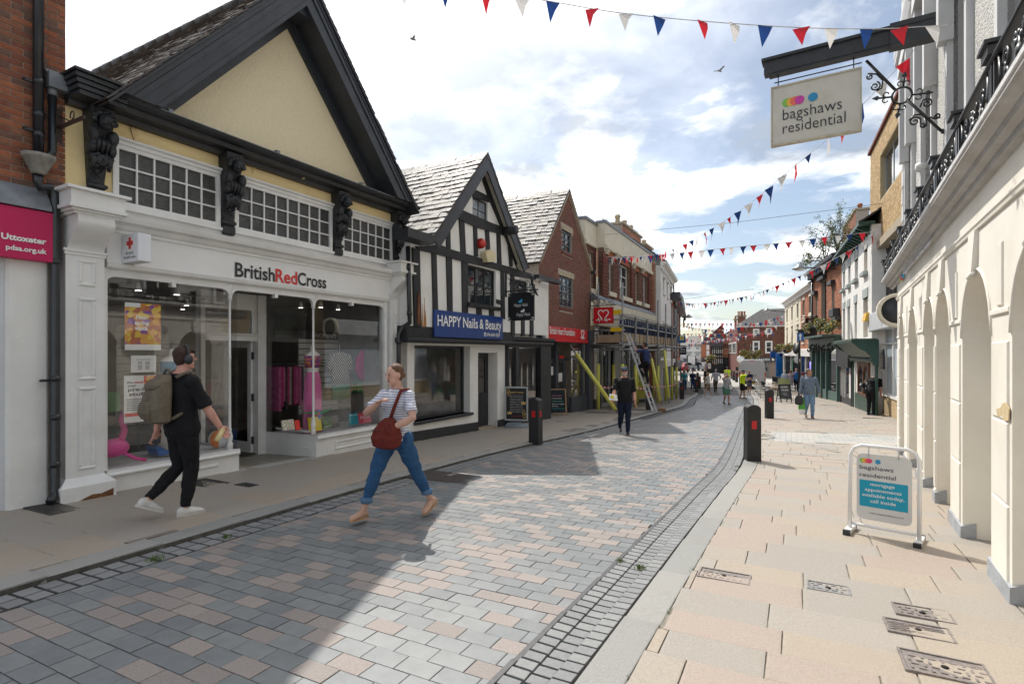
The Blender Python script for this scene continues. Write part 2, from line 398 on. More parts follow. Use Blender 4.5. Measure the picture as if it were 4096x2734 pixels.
m_set=[mat("slate_sett_a",(.165,.178,.186),var=.10,scale=9,dirt=(.25,.25,.24,.25),**GR),mat("slate_sett_b",(.19,.20,.205),var=.10,scale=9,dirt=(.13,.14,.15,.3),**GR),mat("slate_sett_c",(.15,.163,.172),var=.10,scale=9,dirt=(.22,.22,.21,.25),**GR),mat("granite_sett_a",(.275,.238,.22),var=.22,scale=120,rough=.55,spec=.4,bump=.3,bscale=260),mat("granite_sett_b",(.245,.215,.20),var=.22,scale=120,rough=.55,spec=.4,bump=.3,bscale=260)]
sl=.52;D_=V((sl,1,0)).normalized();PX_=V((D_.y,-D_.x,0))
def g3(v):return V((v.x,v.y,-GK*v.y))
def cross_t(s,fn):
 """distance across the street at which the course at s meets the line X = fn(Y)"""
 t=0.
 for _ in range(12):
  p=D_*s+PX_*t;t-=(p.x-fn(p.y))/(PX_.x-PX_.y*sl)
 return t
def courses(fa,fb,s0,s1,pitch,length,gap,th,dz,pick,rng,jitter=0.,vary=None,ymin=-1.2,ymax=46.,skip=None):
 it=[];s=s0;row=0
 while s<s1:
  pc=pitch if not vary else rng.uniform(*vary)
  a,b_=cross_t(s+pc/2,fa),cross_t(s+pc/2,fb);t=a-rng.random()*length if vary else math.floor(a/length)*length-(length/2 if row%2 else 0)
  while t<b_:
   L_=length if not jitter else length*rng.uniform(1-jitter,1+jitter)
   p,q=max(t,a),min(t+L_,b_);t+=L_
   if q-p<.03:continue
   c=D_*(s+pc/2)+PX_*((p+q)/2)
   if not ymin<c.y<ymax or(skip and skip(c)):continue
   z=gz(c.y)+dz-th/2+rng.uniform(-.0015,.0015)
   tl=rng.uniform(-.004,.004)
   it.append(((c.x,c.y,z),g3(PX_)*(q-p-gap)+V((0,0,tl*.3)),V((0,0,-th)),g3(D_)*(pc-gap)+V((0,0,tl*.3)),pick(rng,c)))
  s+=pc;row+=1
 return it
rng=random.Random(11)
pieces("paver",courses(l2,r2,-2,56,.143,.24,.007,.05,.0,lambda r,c:r.choice((0,0,1,1,2))if r.random()<.66 else r.choice((3,4)),rng),m_set,road,300,"far_pavers")
m_slab=[mat("tan_slab_%s"%k,c,.62,.14,90,.18,240,spec=.35,dirt=(.30,.26,.21,.35),dscale=1.6)for k,c in(("a",(.33,.29,.245)),("b",(.345,.295,.24)),("c",(.325,.295,.26)),("d",(.34,.28,.24)),("e",(.305,.28,.25)))]
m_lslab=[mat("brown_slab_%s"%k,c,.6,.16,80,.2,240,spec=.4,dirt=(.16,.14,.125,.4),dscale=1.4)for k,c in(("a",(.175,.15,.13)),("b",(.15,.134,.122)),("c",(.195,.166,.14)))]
m_gset=[mat("grey_sett_a",(.33,.345,.34),.6,.12,60,.2,240),mat("grey_sett_b",(.38,.375,.355),.6,.12,60,.2,240),mat("grey_sett_c",(.42,.39,.35),.6,.12,60,.2,240)]
band=lambda c:10.6<c.dot(D_)-(c-V((r0(c.y),c.y,0))).dot(PX_)*.0-2.6<13.0
band=lambda c:13.75<c.x*.35+c.y*.94<16.1 and c.x>r0(c.y)+.25
pieces("paving_slab",courses(r0,lambda y:r0(y)+8.6,-1,54,.36,.60,.009,.05,KT,lambda r,c:r.randrange(5),rng,.28,(.30,.42),skip=band),m_slab,rpave,300,"far_slabs")
pieces("cross_band_sett",courses(lambda y:r0(y)+.05,lambda y:r0(y)+8.6,9,26,.16,.24,.007,.05,KT,lambda r,c:r.randrange(3),rng,skip=lambda c:not band(c)),m_gset,rpave,200,"far_setts")
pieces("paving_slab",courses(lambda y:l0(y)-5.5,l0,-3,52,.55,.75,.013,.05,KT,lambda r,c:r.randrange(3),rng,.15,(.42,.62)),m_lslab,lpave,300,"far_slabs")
m_kerb=[mat("kerb_granite_a",(.36,.36,.345),.6,.16,90,.2,240,dirt=(.22,.22,.21,.3)),mat("kerb_granite_b",(.40,.395,.375),.6,.16,90,.2,240,dirt=(.26,.25,.23,.3))]
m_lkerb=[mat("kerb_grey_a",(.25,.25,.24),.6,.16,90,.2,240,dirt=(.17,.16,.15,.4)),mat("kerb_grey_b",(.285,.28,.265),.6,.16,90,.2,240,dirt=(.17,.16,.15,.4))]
def kerb(fa,fb,mats,parent,ln,y0=-1.4,y1=46):
 it=[];y=y0
 while y<y1:
  y2=y+ln;c0=V(((fa(y)+fb(y))/2,y,0));c1=V(((fa(y2)+fb(y2))/2,y2,0));d=c1-c0;c=(c0+c1)/2
  dn=d.normalized();pn=V((dn.y,-dn.x,0));wd=abs(fb(y)-fa(y))*dn.y
  it.append(((c.x,c.y,gz(c.y)+KT-.04),g3(pn)*(wd-.004),V((0,0,-.08)),g3(dn)*(d.length-.006),rng.randrange(2)));y=y2
 pieces("kerb_stone",it,mats,parent,120,"far_kerb_stones")
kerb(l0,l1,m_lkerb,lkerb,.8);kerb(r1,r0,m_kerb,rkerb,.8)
m_blk=[mat("drain_block_a",(.19,.195,.20),.5,.12,40,.3,260),mat("drain_block_b",(.225,.23,.232),.5,.12,40,.3,260)]
m_lblk=[mat("ldrain_block_a",(.075,.078,.085),.45,.15,40,.2,260),mat("ldrain_block_b",(.092,.095,.10),.45,.15,40,.2,260)]  # left blocks: the shade on that side is worked into a darker colour
m_edge=[mat("drain_edge",(.075,.075,.08),.5,.2,30,.2,200)]
def drain(fa,parent,mats,cols,w,pitch,y1,dip,x0):
 it=[];y=-1.2
 while y<y1:
  d=V((fa(y+.2)-fa(y-.2),.4,0)).normalized();pn=V((d.y,-d.x,0));nn=len(cols)
  for k,cx in enumerate(cols):
   sag=(cx-sum(cols)/nn)*dip
   c=V((fa(y),y,0))+pn*(x0+cx);bow=-.018*(1-abs(k-(nn-1)/2)/max(1,(nn-1)/2))if nn>2 else 0
   it.append(((c.x,c.y,gz(c.y)-.032+abs(sag)),g3(pn)*(w-.010)+V((0,0,sag)),V((0,0,-.05)),g3(d)*(pitch*.80),rng.randrange(2)))
  y+=pitch*d.y
 pieces("drain_block",it,mats,parent,300,"far_drain_blocks")
drain(r2,rdrain,m_blk,(.085,.20,.315),.118,.098,40,.10,.0)
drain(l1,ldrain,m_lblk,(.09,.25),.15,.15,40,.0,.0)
def edging(fa,off,parent,w=.035,ln=.6):
 it=[];y=-1.2
 while y<40:
  c0=V((fa(y),y,0));c1=V((fa(y+ln),y+ln,0));d=(c1-c0);dn=d.normalized();pn=V((dn.y,-dn.x,0));c=(c0+c1)/2+pn*off
  it.append(((c.x,c.y,gz(c.y)-.017),g3(pn)*w,V((0,0,-.045)),g3(dn)*(d.length-.008),0));y+=ln
 pieces("edging_strip",it,m_edge,parent,90,"far_edging")
edging(r2,.01,rdrain)
def tuft(b,p,r,n,rg,h=.03):
 for _ in range(n):
  a=rg.uniform(0,6.28);q=V(p)+V((math.cos(a),math.sin(a),0))*rg.uniform(0,r);t=rg.uniform(0,6.28);w=V((math.cos(t),math.sin(t),0))*.004;l=V((rg.uniform(-.02,.02),rg.uniform(-.02,.02),h*rg.uniform(.4,1.2)))
  b.add([q-w,q+w,q+l],[(0,1,2)])
b=MB();rg=random.Random(4)
for px,py,r,nn in((2480,2247,.05,60),(2560,2272,.05,60),(2960,1868,.08,90),(2945,1885,.06,50),(3780,2105,.07,160),(3790,2115,.05,80),(620,2237,.08,90),(905,2148,.05,60),(2770,2290,.04,50),(2620,2545,.05,80),(2700,2420,.04,50),(3385,2378,.03,40),(2990,2310,.05,60),(1420,1965,.05,40)):
 tuft(b,G(px,py)+V((0,0,.0)),r,nn,rg,.035)
for k in range(70):
 y=rg.uniform(2.6,9);tuft(b,V((r0(y)+rg.uniform(-.01,.012),y,gz(y)+KT-.012)),.03,8,rg,.018)
b.build("weeds",m_moss,None,kind="stuff",label="small green weeds and moss in the joints along the kerb")
m_iron=mat("cast_iron",(.20,.175,.165),.55,.3,40,.3,120,spec=.5,dirt=(.22,.17,.13,.6),dscale=6)
m_iron_d=mat("dark_iron",(.055,.052,.05),.6,.3,40,.3,120)
def cover(px,py,w,d,label,pat="lug",rot=None,m=None,dz=KT,name="manhole_cover",cat="manhole cover"):
 p=G(px,py);o=empty(name,(p.x,p.y,p.z+dz+.005),math.atan2(D_.y,D_.x)-math.pi/2 if rot is None else rot,label,cat);m=m or m_iron
 a=math.atan(-GK)
 o.rotation_euler=(a,0,o.rotation_euler[2])
 part("frame",m,o,lambda b:(b.box(-w/2-.012,w/2+.012,-d/2-.012,-d/2,-.03,.003),b.box(-w/2-.012,w/2+.012,d/2,d/2+.012,-.03,.003),b.box(-w/2-.012,-w/2,-d/2,d/2,-.03,.003),b.box(w/2,w/2+.012,-d/2,d/2,-.03,.003)))
 def pl(b):
  if pat=="grate":
   k=int(w/.045)
   for i in range(k):x=-w/2+(i+.5)*w/k;b.box(x-.011,x+.011,-d/2,d/2,-.03,.002)
   b.box(-w/2,w/2,-.012,.012,-.03,.001)
  else:
   b.box(-w/2+.004,w/2-.004,-d/2+.004,d/2-.004,-.03,-.004)
   s=.045;i=0;y=-d/2+s
   while y<d/2-s*.5:
    x=-w/2+s*(1 if i%2 else .6);kk=i
    while x<w/2-s*.4:
     if abs(x)>.04 or abs(y)>.03:
      if pat=="line":b.box(x-s*.42,x+s*.42,y-.004,y+.004,-.01,0)
      elif kk%2:b.box(x-.016,x+.016,y-.006,y+.006,-.01,.001)
      else:b.box(x-.006,x+.006,y-.016,y+.016,-.01,.001)
     x+=s;kk+=1
    y+=s if pat!="line" else .016;i+=1
 part("plate" if pat!="grate" else "bars",m,o,pl)
 part("keyhole",mat("hole_black",(.01,.01,.01),1),o,lambda b:b.lathe([(.018,-.01),(.018,.0015)],(0,0,0),10))
 if pat=="grate":part("pit",mat("hole_black",(.01,.01,.01),1),o,lambda b:b.box(-w/2,w/2,-d/2,d/2,-.09,-.06))
 return o
cover(2897,2321,.35,.20,"ribbed rectangular iron cover beside the light kerb strip")
cover(3313,2370,.25,.16,"grey lugged iron cover on the paving nearest the cafe-style swing board",m=mat("grey_iron",(.24,.235,.235),.5,.25,40,.3,120))
cover(3690,2472,.29,.18,"lugged iron cover with one round keyhole, upper of the close pair by the white pier")
cover(3673,2542,.31,.19,"smooth striped iron cover, lower of the close pair by the white pier","line")
cover(3780,2695,.36,.24,"two-holed iron cover cut off by the bottom edge of the photo")
cover(1785,1908,1.15,.62,"large dark rectangular utility cover set in the road setts","line",m=mat("worn_iron",(.10,.085,.078),.6,.3,40,.3,120),dz=.004)
cover(210,2046,.62,.28,"black iron gully grate under the downpipe of the brick building","grate",m=m_iron_d,name="gully_grate",cat="drain grate")
cover(823,1940,.55,.34,"dark recessed cover on the shaded pavement in front of the charity shop","lug",m=m_iron_d)
cover(985,1949,.27,.16,"small plain dark cover on the shaded pavement in front of the charity shop","line",m=m_iron_d)
cover(3132,1647,.62,.62,"pale studded tactile grate plate by the second bollard on the right pavement","grate",m=mat("pale_steel",(.40,.42,.43),.5,.1,20))
cover(3320,1623,.75,.2,"long thin slotted grate crossing the right pavement near the green shop","grate",m=mat("pale_steel",(.40,.42,.43),.5,.1,20),name="gully_grate",cat="drain grate")
cover(3490,1676,.55,.16,"thin slotted grate in front of the cash machine","grate",m=m_iron_d,name="gully_grate",cat="drain grate")
cover(3052,1683,.3,.3,"square gully grate in the channel between the two right bollards","grate",m=m_iron,name="gully_grate",cat="drain grate",dz=.01)
cover(2245,1690,.3,.14,"small dark hydrant cover on the pavement in front of the chalkboard","line",m=m_iron_d)
#shared materials and builders for buildings
m_white=mat("white_paint",(.74,.735,.715),.5,.06,2.5,.08,90,dirt=(.55,.52,.46,.35),dscale=1.8)
m_whitew=mat("white_plaster",(.76,.75,.72),.8,.05,2,.25,60,dirt=(.56,.53,.47,.35),dscale=1.1)
m_black=mat("black_paint",(.022,.024,.028),.45,.3,5,.2,70,spec=.5)
m_blackt=mat("black_timber",(.020,.021,.023),.6,.35,3,.9,35,dirt=(.045,.042,.04,.6))
m_cream=mat("cream_render",(.66,.61,.49),.85,.06,1.5,.15,60,dirt=(.5,.43,.31,.3))
m_yellow=mat("yellow_render",(.80,.63,.33),.8,.07,1.5,.2,50,dirt=(.56,.40,.17,.5),dscale=.9)
m_yrough=mat("yellow_roughcast",(.84,.73,.50),.9,.06,35,1.2,45)
m_mortar=mat("mortar",(.33,.26,.21),.95,.2,12,.5,120)
m_mortar_p=mat("mortar_pale",(.42,.36,.30),.95,.2,12,.5,120)
m_lead=mat("lead",(.20,.215,.235),.5,.25,5,.2,40,metal=.3)
m_pipe=mat("black_pipe",(.014,.016,.02),.3,.3,5,spec=.6)
m_stone=mat("sandstone",(.42,.35,.25),.85,.15,5,.3,80,dirt=(.28,.23,.16,.5))
m_glass=glass_mat()
m_dglass=dark_glass()
m_inside=mat("dark_interior",(.05,.047,.043),.9,.3,1.5)
m_midin=mat("shop_interior",(.30,.285,.26),.9,.3,1.2)
m_brk_red=[mat("red_brick_%s"%k,c,.85,.22,22,.5,90,dirt=(.10,.06,.045,.65),dscale=5)for k,c in(("a",(.30,.095,.045)),("b",(.36,.125,.06)),("c",(.22,.075,.045)),("d",(.27,.11,.06)),("e",(.16,.085,.06)))]
m_brk_brown=[mat("brown_brick_%s"%k,c,.85,.2,22,.4,90)for k,c in(("a",(.155,.052,.036)),("b",(.18,.062,.04)),("c",(.135,.05,.037)))]
m_brk_dark=[mat("dark_brick_%s"%k,c,.85,.25,22,.4,90)for k,c in(("a",(.115,.042,.03)),("b",(.085,.038,.03)),("c",(.15,.052,.034)),("d",(.19,.075,.045)))]
m_brk_org=[mat("orange_brick_%s"%k,c,.85,.22,22,.4,90)for k,c in(("a",(.40,.16,.085)),("b",(.34,.13,.075)),("c",(.45,.20,.115)))]
m_slate=[mat("stone_slate_%s"%k,c,.52,.3,14,.5,60,spec=.35,dirt=(.04,.035,.02,.8),dscale=3.6)for k,c in(("a",(.085,.082,.09)),("b",(.12,.115,.12)),("c",(.06,.06,.066)),("d",(.14,.125,.115)))]
m_ctile=[mat("clay_tile_%s"%k,c,.55,.3,14,.5,60,spec=.5,dirt=(.02,.02,.018,.7),dscale=5)for k,c in(("a",(.065,.05,.045)),("b",(.05,.045,.045)),("c",(.085,.06,.05)),("d",(.14,.12,.09)))]
def window(par,u0,u1,z0,z1,v,cols,rows,mf,mg,fw=.05,bw=.02,dp=.06,name="window",kind=None,label=None,each=True,back=None):
 """frame with glazing bars, one pane per light, set with its face at depth v"""
 b=MB();b.box(u0,u1,v,v+dp,z0,z0+fw);b.box(u0,u1,v,v+dp,z1-fw,z1);b.box(u0,u0+fw,v,v+dp,z0+fw,z1-fw);b.box(u1-fw,u1,v,v+dp,z0+fw,z1-fw)
 a0,a1,c0,c1=u0+fw,u1-fw,z0+fw,z1-fw
 for i in range(1,cols):x=a0+(a1-a0)*i/cols;b.box(x-bw/2,x+bw/2,v+.01,v+dp-.01,c0,c1)
 for k in range(1,rows):z=c0+(c1-c0)*k/rows;b.box(a0,a1,v+.013,v+dp-.013,z-bw/2,z+bw/2)
 w=b.build(name,mf,par,label=label)
 for i in range(cols):
  for k in range(rows):
   x0=a0+(a1-a0)*i/cols+(bw/2 if i else 0);x1=a0+(a1-a0)*(i+1)/cols-(bw/2 if i<cols-1 else 0)
   y0=c0+(c1-c0)*k/rows+(bw/2 if k else 0);y1=c0+(c1-c0)*(k+1)/rows-(bw/2 if k<rows-1 else 0)
   t=R_.uniform(-.004,.004)
   part("pane",mg,w,lambda q:q.hexa([(x0,v+dp*.5+t,y0),(x1,v+dp*.5-t,y0),(x1,v+dp*.5+.004-t,y0),(x0,v+dp*.5+.004+t,y0),(x0,v+dp*.5-t,y1),(x1,v+dp*.5+t,y1),(x1,v+dp*.5+.004+t,y1),(x0,v+dp*.5+.004-t,y1)]))
 if back:part("room",back,par,lambda q:q.box(u0,u1,v+dp+.25,v+dp+.27,z0,z1))
 return w
def rect(u0,u1,z0,z1):return[(u0,z0),(u1,z0),(u1,z1),(u0,z1)]
def panel(b,u0,u1,z0,z1,v,w=.04,d=.018):
 """raised picture-frame moulding"""
 for(a,c,e,f)in((u0,u1,z0,z0+w),(u0,u1,z1-w,z1),(u0,u0+w,z0+w,z1-w),(u1-w,u1,z0+w,z1-w)):b.bbox(a,c,v-d,v+.002,e,f,d*.7)
def cornice(b,u0,u1,prof,ret0=0.,ret1=0.):
 """moulding of profile [(v, z)] (from the bottom up) run from u0 to u1"""
 n=len(prof);P=[(u0,v,z)for v,z in prof]+[(u1,v,z)for v,z in prof]
 b.add(P,[(i,i+1,n+i+1,n+i)for i in range(n-1)]+[tuple(range(n))[::-1],tuple(range(n,2*n))]+[(n-1,0,n,2*n-1)])
def tiled_roof(par,O,a,s,width,length,mats,tw,th,ridge=None,limit=300,rng=None,wob=.012,name="tile",deck=None,mask=None,thick=.018):
 """courses of tiles: O lower corner, a along the eave, s up the slope (unit vectors in the frame)"""
 rng=rng or random.Random(5);O,a,s=V(O),V(a).normalized(),V(s).normalized();n=a.cross(s)
 if n.z<0:n=-n
 it=[];rows=int(length/th)
 for r in range(rows):
  x=-(tw/2 if r%2 else 0)
  while x<width:
   w=tw*rng.uniform(.75,1.25)if wob>.008 else tw
   p,q=max(0,x),min(width,x+w);x+=w
   if q-p<.04:continue
   if mask and not mask((p+q)/2,r*th):continue
   lift=rng.uniform(0,wob);sk=rng.uniform(-wob,wob)*.5
   c=O+a*((p+q)/2)+s*(r*th+th*.66+rng.uniform(-wob,wob)*.6)+n*(thick*.9+lift*.5)
   sy=(s*math.cos(.1)-n*math.sin(.10+lift)).normalized()
   it.append((c,a*(q-p-.006)+n*sk,-(n*thick),sy*(th*1.36),rng.randrange(len(mats))))
 if deck:part("roof_deck",deck,par,lambda b:b.hexa([O-n*.03,O+a*width-n*.03,O+a*width+s*length-n*.03,O+s*length-n*.03,O,O+a*width,O+a*width+s*length,O+s*length]))
 pieces(name,it,mats,par,limit,name+"_courses")
#cream gabled charity shop
RC=Frame(-4.035,9.33,.545)
rc=RC.thing("charity_shop","cream gabled shop with carved black brackets and a white double-bay charity shopfront","building",0,0,0)
U,Z=RC.u,RC.z
uL,uR=U(253),U(1598)
fas_b,fas_t=Z(640,1092),Z(640,948)
cor_t=Z(640,892,-.12)
w_b,w_t=Z(472,806),Z(472,592)
gut_b=Z(1000,627,-.36);gut_t=Z(1000,583,-.40)
ridge_u,ridge_z=RC.uz(1226,-104,-.5)
e0u,e0z=RC.uz(529,372,-.5);e1u,e1z=RC.uz(1652,802,-.5)
sill=Z(700,1834);SILLV=-.05
gable_l,gable_r=uL-.25,uR+.3
eave_z=gut_t-.05
slopeL=(ridge_z-e0z)/(ridge_u-e0u);slopeR=(ridge_z-e1z)/(e1u-ridge_u)
sl_=(slopeL+slopeR)/2
hw=(ridge_z-eave_z)/sl_
doorL,doorR=U(953),U(1262)
part("gable_wall",m_yrough,rc,lambda b:b.prism([(ridge_u-hw+.25,eave_z),(ridge_u+hw-.25,eave_z),(ridge_u,ridge_z-.1)],.0,.25))
wins=[(U(472),U(861)),(U(951),U(1315)),(U(1373),U(1559))]
band=part("band_wall",m_yellow,rc,lambda b:b.wall(rect(uL,uR,fas_t,gut_b+.18),[rect(a-.07,c+.07,w_b-.06,w_t+.06)for a,c in wins],.0,.2))
for k,((a,c),cols)in enumerate(zip(wins,(6,8,6))):
 w=window(rc,a-.07,c+.07,w_b-.06,w_t+.06,-.03,cols,3,m_white,mat("obscure_glass",(.035,.037,.036),.16,.35,14,.5,60,spec=.7),.07,.022,.07)
 part("window_head",m_white,w,lambda b:(cornice(b,a-.13,c+.13,[(0,w_t+.05),(-.05,w_t+.05),(-.055,w_t+.09),(-.09,w_t+.11),(-.09,w_t+.135),(0,w_t+.15)]),))
 part("window_sill",m_white,w,lambda b:b.box(a-.12,c+.12,-.07,.0,w_b-.105,w_b-.062))
part("side_wall",m_mortar,rc,lambda b:(b.box(uL,uL+.2,.25,7,-1,eave_z),b.box(uR-.2,uR,.25,7,-1,eave_z),b.box(uL+.2,uR-.2,6.8,7,-1,eave_z)))
m_crack=mat("crack_shadow",(.10,.065,.03),.95,.3,20)
m_peel=mat("peeling_paint",(.66,.50,.25),.85,.1,10,.3,40)
for px,py,sc_,fl in((1015,655,1.,1),(1468,810,.8,1),(1500,818,.4,-1),(530,530,.7,-1)):
 u,z=RC.uz(px,py)
 part("peeling_flake",m_peel,rc,lambda b:b.add([(u,-.004,z+.16*sc_),(u+.05*sc_*fl,-.06*sc_,z+.02),(u-.03*sc_*fl,-.004,z-.17*sc_),(u-.1*sc_*fl,-.004,z+.02)],[(0,1,3),(1,2,3)]))
 part("crack",m_crack,rc,lambda b:b.prism([(u,z+.16*sc_),(u+.035*sc_*fl,z+.03),(u-.025*sc_*fl,z-.18*sc_),(u+.012*sc_*fl,z+.02)],-.007,.002))
u,z=RC.uz(1190,720);part("pipe_stub",m_peel,rc,lambda b:b.tube([(u,.0,z),(u+.02,-.16,z+.03)],.022,8))
gl,gr=RC.u(330,-.45),RC.u(1683,-.42)
def gut(b):
 cornice(b,gl,gr,[(0,gut_b-.02),(-.10,gut_b-.02),(-.12,gut_b+.04),(-.26,gut_b+.06),(-.28,gut_b+.12),(-.36,gut_b+.13),(-.40,gut_t),(-.42,gut_t+.03),(0,gut_t+.06)])
part("cornice_gutter",m_black,rc,gut)
part("lead_flashing",m_lead,rc,lambda b:(b.hexa([(gl,-.43,gut_t+.034),(gr,-.43,gut_t+.034),(gr,.02,gut_t+.065),(gl,.02,gut_t+.065),(gl,-.43,gut_t+.045),(gr,-.43,gut_t+.045),(gr,.02,gut_t+.12),(gl,.02,gut_t+.12)]),[b.box(x,x+.06,-.435,-.1,gut_t+.04,gut_t+.085)for x in(gl+1.0,gl+2.7,gl+4.6)]))
cu=RC.u(242,-.2)
part("cornice_return",m_black,rc,lambda b:[b.box(gl-.01-k*.02,gl+.5,-.40-k*.02,.0,gut_b+.03+k*.06,gut_b+.08+k*.06)for k in range(4)]+[b.box(gl-.09,gl+.62,-.49,.0,gut_b+.27,gut_b+.30)])
m_barge=mat("barge_black",(.028,.032,.04),.42,.25,4,.15,60,spec=.5)
def barge(b,sgn,v0,v1,off0,off1):
 d=V((1,0,sl_)).normalized();nrm=V((-d.z,0,d.x))
 A=V((ridge_u-hw,0,eave_z));
 zq=gut_t+.03;pts=[V((ridge_u-(ridge_z+off0/d.x-zq)/sl_,0,zq)),V((ridge_u,0,ridge_z+off0/d.x)),V((ridge_u,0,ridge_z+off1/d.x)),V((ridge_u-(ridge_z+off1/d.x-zq)/sl_,0,zq))]
 if sgn<0:pts=[V((2*ridge_u-p.x,0,p.z))for p in pts]
 b.prism([(p.x,p.z)for p in pts],v0,v1)
for sgn in(1,-1):
 part("barge_board",m_barge,rc,lambda b:(barge(b,sgn,-.50,-.44,-.36,.0),barge(b,sgn,-.53,-.502,-.07,.03),barge(b,sgn,-.52,-.502,-.15,-.08),barge(b,sgn,-.515,-.502,-.36,-.30)))
 part("soffit",m_barge,rc,lambda b:(barge(b,sgn,-.438,.0,-.34,-.30),barge(b,sgn,-.06,-.003,-.52,-.342)))
part("apex_block",m_barge,rc,lambda b:b.prism([(ridge_u-.34,ridge_z-.34/1*sl_*1.0-.3),(ridge_u+.34,ridge_z-.34*sl_-.3),(ridge_u,ridge_z-.3)],-.435,-.004))
d_=V((1,0,sl_)).normalized();L_=hw/d_.x
for sgn in(1,-1):
 O=V((ridge_u-sgn*(hw+.12),-.56,eave_z-.12*sl_+.03));s=V((sgn*d_.x,0,d_.z))
 tiled_roof(rc,O if sgn>0 else O+V((0,7,0)),V((0,1,0))if sgn>0 else V((0,-1,0)),s,7.0,L_+.14,m_ctile,.19,.135,limit=300 if sgn>0 else 60,rng=random.Random(8+sgn),wob=.016,deck=m_black,thick=.02)
part("ridge",m_ctile[1],rc,lambda b:[b.tube([(ridge_u,-.55+k*.45,ridge_z+.04),(ridge_u,-.12+k*.45,ridge_z+.05)],.1,8)for k in range(16)])
m_carve=mat("carved_black",(.020,.021,.024),.45,.35,12,.8,45,spec=.5)
def bracket(par,u,z0,z1,w,side=0):
 H=z1-z0
 def fn(b):
  prof=[(.0,.0),(.10,.0),(.13,.02),(.13,.10),(.10,.12),(.15,.14),(.15,.17),(.10,.19),(.10,.26),(.17,.36),(.22,.46),(.20,.56),(.24,.66),(.32,.78),(.36,.88),(.38,1.0),(.0,1.0)]
  wd=[.30,.30,.38,.38,.30,.42,.42,.30,.28,.34,.40,.42,.40,.44,.48,.50,.50]
  n=len(prof);P=[(u-w*wd[i]*1.0,-p*.62,z0+H*q)for i,(p,q)in enumerate(prof)]+[(u+w*wd[i],-p*.62,z0+H*q)for i,(p,q)in enumerate(prof)]
  b.add(P,[(i,n+i,n+i+1,i+1)for i in range(n-1)]+[(0,n-1,2*n-1,n)]);tri=tessellate_polygon([[V((p,q,0))for p,q in prof]])
  b.add(P,[tuple(t)for t in tri]+[tuple(n+i for i in t)for t in tri])
  b.ell((u,-.29,z0+.83*H),(.10*w/.36,.09,.105),12,8)
  for k in range(7):a=math.pi*(k/6);b.ell((u+.115*math.cos(a),-.26,z0+.84*H+.10*math.sin(a)),(.04,.05,.04),8,5)
  b.ell((u,-.37,z0+.815*H),(.018,.025,.025),6,4)
  for s in(-1,1):
   b.ell((u+s*.04,-.365,z0+.80*H),(.03,.03,.03),6,4);b.ell((u+s*.05,-.345,z0+.86*H),(.03,.02,.012),6,4)
   b.ell((u+s*.11,-.23,z0+.68*H),(.06,.08,.10),8,6)
   for t in range(3):b.lathe([(.0,-.03),(.075-.02*t,-.03+.012*t),(.075-.02*t,.03),(0,.032)],(u+s*.42*w+s*.01*t,-.17,z0+.55*H),12,'x')
   b.tube([(u+s*.40*w,-.15,z0+.47*H),(u+s*.30*w,-.2,z0+.40*H),(u+s*.36*w,-.15,z0+.32*H)],[.05,.035,.02],8)
  for k in range(-2,3):b.tube([(u+k*.045,-.20,z0+.66*H),(u+k*.055,-.235,z0+.6*H),(u+k*.05,-.19,z0+.50*H)],[.03,.034,.012],6)
  b.ell((u,-.19,z0+.42*H),(.085,.06,.08),10,6);b.ell((u,-.25,z0+.42*H),(.02,.03,.03),6,4)
  for s in(-1,1):b.tube([(u+s*.03,-.2,z0+.49*H),(u+s*.1,-.18,z0+.46*H),(u+s*.09,-.17,z0+.37*H),(u+s*.03,-.19,z0+.35*H)],.022,6)
  rg=random.Random(2)
  for k in range(10):b.ell((u+rg.uniform(-.045,.045)*(1-k*.06),-.14,z0+(.325-.009*k)*H),(.024,.03,.024),6,4)
 return part("carved_bracket",m_carve,par,fn)
for a,c,yb,yt in((345,455,798,440),(888,968,940,615),(1333,1400,1022,765),(1585,1612,1062,856)):
 v=-.1;u=(U(a,-.15)+U(c,-.15))/2;zz0=Z((a+c)/2,yb,-.10);bracket(rc,u,zz0,gut_b+.02,.27)
part("sill_board",m_white,rc,lambda b:b.box(uL+.02,uR-.02,-.02,.0,fas_t-.02,w_b-.09))
f0,f1=U(418),U(1558)
part("fascia_board",mat("fascia_white",(.77,.765,.75),.45,.03,2),rc,lambda b:b.box(f0,f1,-.06,.0,fas_b+.05,fas_t-.06))
part("fascia_cornice",m_white,rc,lambda b:(cornice(b,f0-.02,f1+.05,[(0,fas_t-.06),(-.08,fas_t-.06),(-.08,fas_t-.02),(-.11,fas_t),(-.14,fas_t+.05),(-.21,fas_t+.075),(-.23,fas_t+.12),(-.24,cor_t-.02),(-.1,cor_t),(0,cor_t+.02)]),cornice(b,f0,f1,[(0,fas_b-.02),(-.05,fas_b-.02),(-.07,fas_b+.0),(-.085,fas_b+.045),(0,fas_b+.05)])))
zc=Z(934,1060,-.07)
tu0,tu1=U(940,-.07),U(1305,-.07);th=RC.z(940,1045,-.07)-RC.z(940,1104,-.07)
wB=U(1099,-.07)-tu0;wR=U(1188,-.07)-U(1101,-.07)
m_char=mat("charcoal_letter",(.03,.032,.036),.4,.1);m_red=mat("signal_red",(.62,.035,.03),.4,.08)
zt=RC.z(940,1104,-.07)
text("British",m_char,rc,(tu0,-.065,zt),(1,0,0),(0,0,1),w=wB,h=th,bold=.018,depth=.008)
text("Red",m_red,rc,(U(1102,-.07),-.065,zt),(1,0,0),(0,0,1),w=wR,h=th,bold=.018,depth=.008)
text("Cross",m_char,rc,(U(1191,-.07),-.065,zt),(1,0,0),(0,0,1),w=tu1-U(1191,-.07),h=th,bold=.018,depth=.008)
